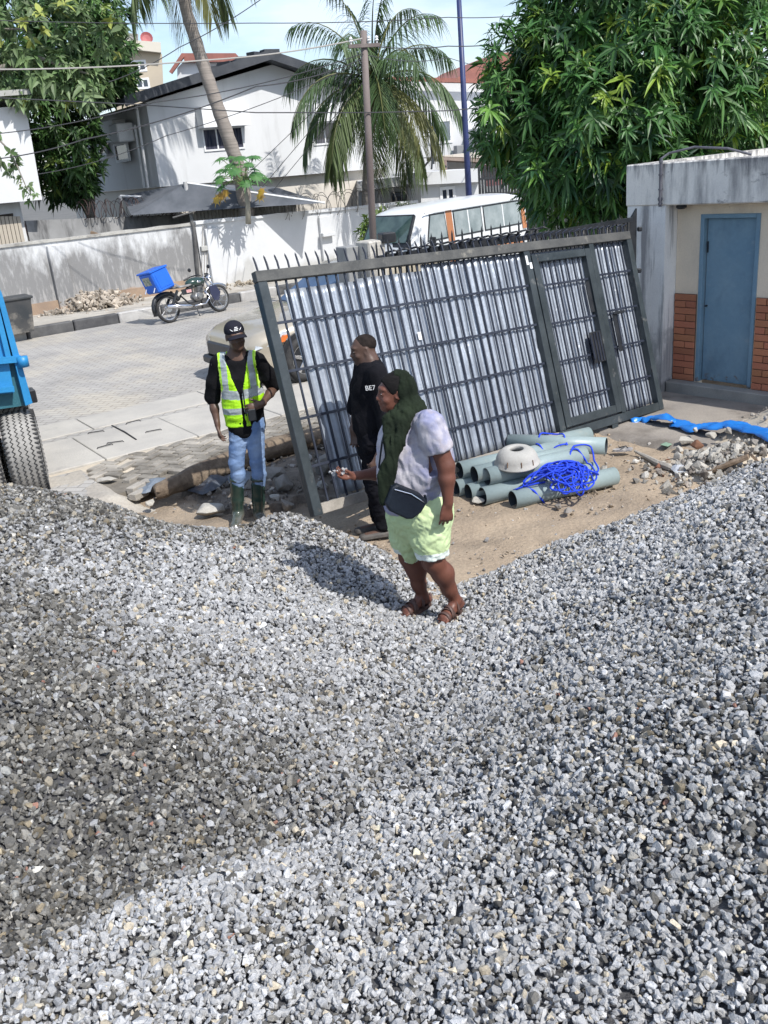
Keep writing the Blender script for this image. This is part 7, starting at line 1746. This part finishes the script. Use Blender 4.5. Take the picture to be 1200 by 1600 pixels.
F = Field(hc - .16, hc + .18, .006); F.ell(hc + RHB @ np.array([0, -.022, .039]), np.array([.0755, .0950, .0790]) * .98, RHB, .01); nn = nrm(RHB @ np.array([0, -.75, .55])); F.cut(hc + RHB @ np.array([0, .035, .045]), -nn); build(F, 'hair', M('cropped_hair', (.014, .011, .010), (.026, .02, .018), 30, rough=.95, spec=.15), pB)
m_bk2 = M('black_polo', (.005, .005, .007), (.009, .009, .012), 3.5, rough=.95, spec=.15, bump=.3, bscale=90)
F = Field([-.55, Y1 - .5, .70], [.45, Y1 + .45, 1.62], .0072)
F.chain([neckb + (0, 0, -.05), mid(neckb, hip, .32), mid(neckb, hip, .68), hip + (0, 0, -.06)], [.13, .172, .165, .160], .05, .78, FB); F.cone(shN, shF, .070, .070, .05)
F.cone(mid(neckb, hip, .5) + FB * .05, mid(neckb, hip, .75) + FB * .05, .11, .11, .05)
F.chain([shN, mid(shN, elN, .5), mid(shN, elN, .95)], [.072, .072, .074], .03); F.chain([shF, mid(shF, elF, .5), mid(shF, elF, .95)], [.072, .072, .074], .03)
F.cone(neckb + (0, 0, -.03), neckb + (0, 0, .035), .075, .066, .02)
pol = build(F, 'shirt', m_bk2, pB, 2, (.009, 18, 17))
# chest print "BE7"
cc = J(579, 606, Y1 - .165); 
letters('BE7', .052, J(578.5, 606.5, Y1 - .235), nrm([.94, -.30, .06]), nrm([-.06, .0, 1.0]), .0, m_text, pol)
m_tr = M('black_trousers', (.005, .005, .008), (.009, .009, .012), 4, rough=.95, spec=.15, bump=.3)
F = Field([-.5, Y1 - .4, .05], [.45, Y1 + .4, 1.05], .0078)
F.cone(hpN + (0, 0, .03), hpF + (0, 0, .03), .125, .125, .05, .9, FB)
for h_, k_, a_ in ((hpN, knN, anN), (hpF, knF, anF)): F.chain([h_, k_, mid(k_, a_, .96)], [.102, .074, .058], .03)
build(F, 'trousers', m_tr, pB, 2, (.009, 20, 19, (1, 1, 1.8)))
m_shoe = M('dusty_black_shoe', (.03, .028, .028), (.10, .09, .08), 6, rough=.7, fine=.1)
for a_, t in ((anN, 'n'), (anF, 'f')):
    F = Field(a_ - .24, a_ + .16, .006); toe = a_ + fB * .175 + (0, 0, -.062); F.cone(a_ + (0.03, 0, -.055), toe, .048, .042, .02, .62, UZ); F.cone(a_ + (.04, 0, -.072), toe + (0, 0, -.012), .050, .046, .005, .28, UZ); build(F, 'shoe', m_shoe, pB)

# ---------------------------------------------------------------- woman with the head scarf
Y2 = 5.15; FT = g(680, 970, .06)
m_skinC = skinmat('warm_brown_skin', (.155, .062, .042))
pC = thing('person', 'woman in dark green headscarf, tie dyed shirt and lime shorts holding out stones', 'person', (FT[0], FT[1], FT[2]))
fC = nrm([-1, -.10, 0]); RC = rotm(fC); FC = RC[:, 1]; near = nrm([.1, -1, 0])
hc = J(615, 614, Y2 - .02); RHC = rotm(nrm([-1, -.22, .03])); neckb = J(633, 651, Y2); hip = J(651, 792, Y2); wst = J(650, 735, Y2)
shN = J(672, 662, Y2 - .20); elN = J(697, 728, Y2 - .23); wrN = J(700, 785, Y2 - .26)
shF = J(622, 660, Y2 + .17); elF = J(606, 738, Y2 + .16); wrF = J(559, 743, Y2 + .05)
hpN = J(668, 806, Y2 - .09); hpF = J(636, 804, Y2 + .09)
knN = J(677, 878, Y2 - .11); anN = J(712, 938, Y2 - .04); knF = J(640, 870, Y2 + .09); anF = J(660, 930, Y2 + .12)
F = Field([-.75, Y2 - .55, -.05], [.80, Y2 + .45, 1.85], .0065)
P_C = head(F, hc, RHC, .98, 1.12)
F.cone(hc + RHC @ np.array([0, -.03, -.05]), neckb, .050, .058, .03)
F.chain([neckb, mid(neckb, wst, .5), wst, hip], [.11, .145, .15, .165], .05, .9, FC); F.cone(shN, shF, .06, .06, .04)
F.chain([shN, elN, mid(elN, wrN, .35), wrN], [.064, .050, .048, .028], .02); F.chain([shF, elF, mid(elF, wrF, .35), wrF], [.064, .048, .044, .026], .02)
hand(F, wrN, J(697, 828, Y2 - .27) - wrN, nrm([-.2, .95, 0]) , -1, .98, (.18, .25, .30, .35), .14, nrm(J(689, 815, Y2 - .28) - wrN))
hand(F, wrF, J(520, 742, Y2 + .0) - wrF, UZ * .9 + np.array([0, -.45, 0]), -1, 1.02, (.25, .3, .35, .35), .12, nrm(np.array([-.45, -.25, .9])))
for h_, k_, a_, tz in ((hpN, knN, anN, J(693, 981, Y2 - .16)), (hpF, knF, anF, J(640, 962, Y2 + .05))):
    cf = mid(k_, a_, .3) + (.018, 0, 0)
    F.chain([h_, k_, cf, mid(k_, a_, .7), a_], [.115, .066, .067, .046, .036], .03)
    fd = nrm(np.array([tz[0], tz[1], 0]) - np.array([a_[0], a_[1], 0])); z0 = a_[2] - .075
    heel = np.array([a_[0], a_[1], z0 + .034]) - fd * .03; ball = np.array([a_[0], a_[1], z0 + .020]) + fd * .125
    F.cone(a_, heel, .036, .034, .02); F.cone(a_ + fd * .02 - (0, 0, .01), ball, .034, .026, .02, .8, UZ); F.cone(heel, ball, .032, .040, .02, .6, UZ)
    sd_ = np.cross(fd, UZ)
    for i, o in enumerate((-.030, -.014, .0, .014, .028)):
        L_ = (.036, .034, .032, .028, .024)[i]; r0 = (.011, .009, .0085, .008, .0075)[i]; F.cone(ball + sd_ * o * 1.1 + (0, 0, -.006), ball + fd * (L_ + .012) + sd_ * o * 1.25 + (0, 0, -.014), r0, r0 * .85, .006)
bC = build(F, 'body', m_skinC, pC); eyes(P_C, RHC, bC, .98)
# shirt
m_tie = M('tie_dye_shirt', (.44, .42, .46), (.24, .25, .38), 5.0, lo=.44, hi=.60, rough=.8, bump=.15, bscale=80, layers=[((.50, .48, .51), 9, .56, .62, (1, 1, 1), None, .7), ((.36, .32, .35), 6.5, .54, .60, (1, 1, 1), None, .55)])
F = Field([-.5, Y2 - .5, .60], [.70, Y2 + .45, 1.62], .0070)
bust = mid(neckb, wst, .50) + FC * .085
F.chain([neckb + (0, 0, -.06), mid(neckb, wst, .5), wst, J(648, 775, Y2)], [.12, .185, .205, .198], .06, .88, near); F.cone(shN, shF, .062, .062, .06); F.ell(mid(neckb, wst, .45) + np.array([.06, 0, -.01]), (.155, .20, .18), None, .06); F.ell(mid(neckb, wst, .85) + np.array([.07, -.02, 0]), (.15, .20, .17), None, .06)
F.ell(bust + near * .07, (.095, .095, .10), None, .05); F.ell(bust - near * .07, (.095, .095, .10), None, .05); F.ell(wst + FC * .085 + (0, 0, -.02), (.13, .16, .16), None, .06)
F.chain([shN, mid(shN, elN, .35), mid(shN, elN, .64)], [.062, .067, .073], .06); F.chain([shF, mid(shF, elF, .4), mid(shF, elF, .75)], [.080, .080, .084], .03)
GXc = np.meshgrid(*[F.lo[i] + F.h * np.arange(F.n[i]) for i in range(3)], indexing='ij')
zc = J(648, 788, Y2)[2]; F.f = np.maximum(F.f, np.where(GXc[1] > shN[1] - .09, zc + .10 * (GXc[0] - hip[0]) - GXc[2], -1) * 1.0).astype(np.float32)
a1 = nrm(elN - shN); pp_ = mid(shN, elN, .64); z_ = (np.stack(GXc, -1) - pp_) @ a1; F.f = np.maximum(F.f, np.where((GXc[1] < shN[1] + .09) & (GXc[0] > shN[0] - .03) & (GXc[2] > pp_[2] - .15) & (GXc[2] < pp_[2] + .12), z_, -1)).astype(np.float32)
sh_ = build(F, 't_shirt', m_tie, pC, 2, (.010, 22, 27, (1.3, 1.3, .7)))
# shorts with turned-up cuffs
m_ls = M('lime_shorts', (.56, .68, .38), (.50, .62, .33), 5, rough=.8, bump=.15, bscale=90); m_cuff = M('white_cuff', (.72, .80, .74), rough=.8)
F = Field([-.4, Y2 - .4, .35], [.65, Y2 + .4, 1.10], .0072)
F.chain([J(646, 770, Y2), hip + (.01, 0, 0), mid(hpN, hpF) + (.015, 0, -.02)], [.165, .185, .165], .05, .92, near); F.ell(hip + (.10, 0, -.04), (.12, .19, .13), None, .05)
kN2 = mid(hpN, knN, .86); kF2 = mid(hpF, knF, .84)
F.chain([hpN + (.01, 0, 0), mid(hpN, knN, .45), kN2], [.128, .110, .100], .04); F.chain([hpF, mid(hpF, knF, .45), kF2], [.132, .112, .100], .04)
gg = np.stack(np.meshgrid(*[F.lo[i] + F.h * np.arange(F.n[i]) for i in range(3)], indexing='ij'), -1)
for k2, h_ in ((kN2, hpN), (kF2, hpF)):
    ax_ = nrm(k2 - h_); sel = (np.abs((gg - k2) @ near) < .16) & ((gg - k2) @ near * (1 if h_ is hpN else -1) > -.075); F.f = np.maximum(F.f, np.where(sel, (gg - k2) @ ax_ - .0, -1)).astype(np.float32)
def cuffreg(C):
    mi = np.zeros(len(C), int)
    for k2, h_, s_ in ((kN2, hpN, 1), (kF2, hpF, -1)):
        ax_ = nrm(k2 - h_); sel = ((C - k2) @ near * s_ > -.08) & ((C - k2) @ ax_ > -.045); mi[sel] = 1
    return mi
build(F, 'shorts', None, pC, 2, (.007, 24, 33, (1.6, 1, 2.0)), cuffreg, [m_ls, m_cuff])
# head scarf
m_scf = M('dark_green_scarf', (.006, .010, .006), (.018, .027, .015), 3.5, rough=.95, spec=.2, bump=.25, bscale=50, fine=.06)
F = Field([-.45, Y2 - .42, .75], [.50, Y2 + .35, 1.92], .0070)
F.ell(hc + RHC @ np.array([0, -.042, .034]), (.083, .078, .093), RHC, .02)
F.cone(hc + RHC @ np.array([0, -.055, -.01]), hc + RHC @ np.array([0, -.068, -.095]), .076, .074, .04)
F.cone(J(640, 642, Y2 - .05), J(615, 656, Y2 - .10), .078, .058, .04)
F.cone(J(640, 642, Y2 - .05), J(650, 640, Y2 - .02), .070, .054, .04)
F.chain([J(612, 656, Y2 - .14), J(611, 700, Y2 - .225), J(602, 745, Y2 - .245), J(600, 783, Y2 - .25)], [.048, .034, .030, .022], .03, .5, near)
F.chain([J(632, 652, Y2 - .15), J(624, 688, Y2 - .225), J(610, 728, Y2 - .25), J(604, 768, Y2 - .25)], [.046, .028, .026, .020], .03, .55, near)
# face opening
F.ell(hc + RHC @ np.array([0, .105, -.015]), (.12, .105, .125), RHC, .012, 's')
F.ell(hc + RHC @ np.array([0, .03, -.015]), (.072, .085, .112), RHC, .006, 's')
cc_ = hc + RHC @ np.array([0, .012, 0]); gg = np.stack(np.meshgrid(*[F.lo[i] + F.h * np.arange(F.n[i]) for i in range(3)], indexing='ij'), -1)
F.f = np.maximum(F.f, np.where(gg[..., 2] > hc[2] - .085, (gg - cc_) @ RHC[:, 1] + .25 * (gg[..., 2] - cc_[2]) - .012, -1)).astype(np.float32)
scf = build(F, 'headscarf', m_scf, pC, 2, (.012, 34, 41, (1.8, 1.8, .22)))
F = Field(hc - .15, hc + .17, .006); F.ell(hc + RHC @ np.array([0, -.012, .040]), np.array([.079, .099, .083]), RHC, .01); nn = nrm(RHC @ np.array([0, -.8, .45])); F.cut(hc + RHC @ np.array([0, .052, .045]), -nn)
build(F, 'hair', M('black_hair', (.005, .0045, .005), (.012, .011, .011), 25, rough=.9, spec=.15, stretch=(1, 1, 4)), pC)
# sandals
m_san = M('brown_sandal', (.065, .035, .03), (.11, .065, .055), 8, rough=.55, bump=.2)
for a_, tz in ((anN, J(693, 981, Y2 - .16)), (anF, J(640, 962, Y2 + .05))):
    fd = nrm(np.array([tz[0], tz[1], 0]) - np.array([a_[0], a_[1], 0])); sd_ = np.cross(fd, UZ); z0 = a_[2] - .075; base = np.array([a_[0], a_[1], z0])
    b = MB(); n = 26; lo_, hi_ = [], []
    for k in range(n):
        a = 2 * pi * k / n; l_ = .062 + .128 * cos(a); w_ = .040 + .010 * cos(a); lo_.append(base + fd * l_ + sd_ * w_ * sin(a) - UZ * .022)
    b.prism(lo_, UZ * .022); snd = b.build('sandal', m_san, pC)
    def strap(l0, l1, hgt, wd_=.013, w0=.046):
        b = MB(); V = []
        for k in range(13):
            a = pi * k / 12
            for e in (-wd_, wd_): V.append(base + fd * ((l0 + (l1 - l0) * k / 12) + e) + sd_ * w0 * cos(a) + UZ * (hgt * sin(a) ** .7 + .0))
        b.add(V, [[2 * k, 2 * k + 1, 2 * k + 3, 2 * k + 2] for k in range(12)]); o = b.build('strap', m_san, snd, True); o.modifiers.new('s', 'SOLIDIFY').thickness = .004
    strap(.135, .135, .052); strap(.105, .085, .066); strap(.07, .10, .076); strap(.0, .03, .115, .011, .043); 
    b = MB(); b.tube([base - fd * .05 + sd_ * .03 + UZ * .03, base - fd * .068 + UZ * .06, base - fd * .05 - sd_ * .03 + UZ * .03], .010, 6); b.build('heel_strap', m_san, snd)
# bag with its strap
bgc = J(634, 783, Y2 - .245); bx = nrm(J(664, 792, Y2 - .20) - J(603, 773, Y2 - .27)); bz = nrm(np.cross(np.cross(bx, UZ), bx)); by = np.cross(bz, bx)
bagt = thing('shoulder_bag', 'dark navy zipped bag hanging across the hip of the woman in lime shorts', 'bag', bgc)
m_bag = M('navy_leather', (.006, .009, .016), (.011, .016, .025), 5, rough=.5, spec=.3, bump=.15, bscale=80)
b = MB(); pl = [(-.128, .055), (-.10, .085), (.06, .072), (.108, .05), (.122, .02), (.112, -.035), (.075, -.088), (.04, -.098), (-.08, -.082), (-.122, -.05)]
q = [bgc + bx * x + bz * z - by * .028 for x, z in pl]; b.prism(q, by * .056); o = b.build('bag_body', m_bag, bagt); bv = o.modifiers.new('b', 'BEVEL'); bv.width = .014; bv.segments = 3
sgnb = -1 if by[1] > 0 else 1
b = MB(); b.tube([bgc + bx * -.11 + bz * .052 + by * sgnb * .031, bgc + bx * .0 + bz * .056 + by * sgnb * .033, bgc + bx * .098 + bz * .032 + by * sgnb * .031], .0035, 6); b.build('zip', m_chrome, bagt)
b = MB(); b.tube([bgc + bx * .1 + bz * .068, bgc + bx * .118 + bz * .045, bgc + bx * .125 + bz * .02], .009, 6); b.build('piping', m_bag, bagt)
b = MB(); b.tube([bgc + bx * -.12 + bz * .06, J(592, 730, Y2 - .20), J(597, 690, Y2 - .20), J(604, 665, Y2 - .17), J(640, 645, Y2 - .15)], .006, 6); b.build('bag_strap', m_bag, bagt)
# stones in her open hand
pal = wrF + nrm(J(520, 742, Y2) - wrF) * .10
r = np.random.default_rng(8); n = 16; Pt = pal + np.stack([r.normal(-.015, .026, n), r.normal(0, .018, n), r.uniform(.014, .040, n)], 1)
o = scatter('stones', Pt, .013 * r.uniform(.8, 1.2, n), np.array([.48, .47, .46]) * r.uniform(.8, 1.15, (n, 1)), m_stone, r); tag(o, 'handful of pale crushed stones lying in the woman\'s open palm', 'stones', None, 'stuff')
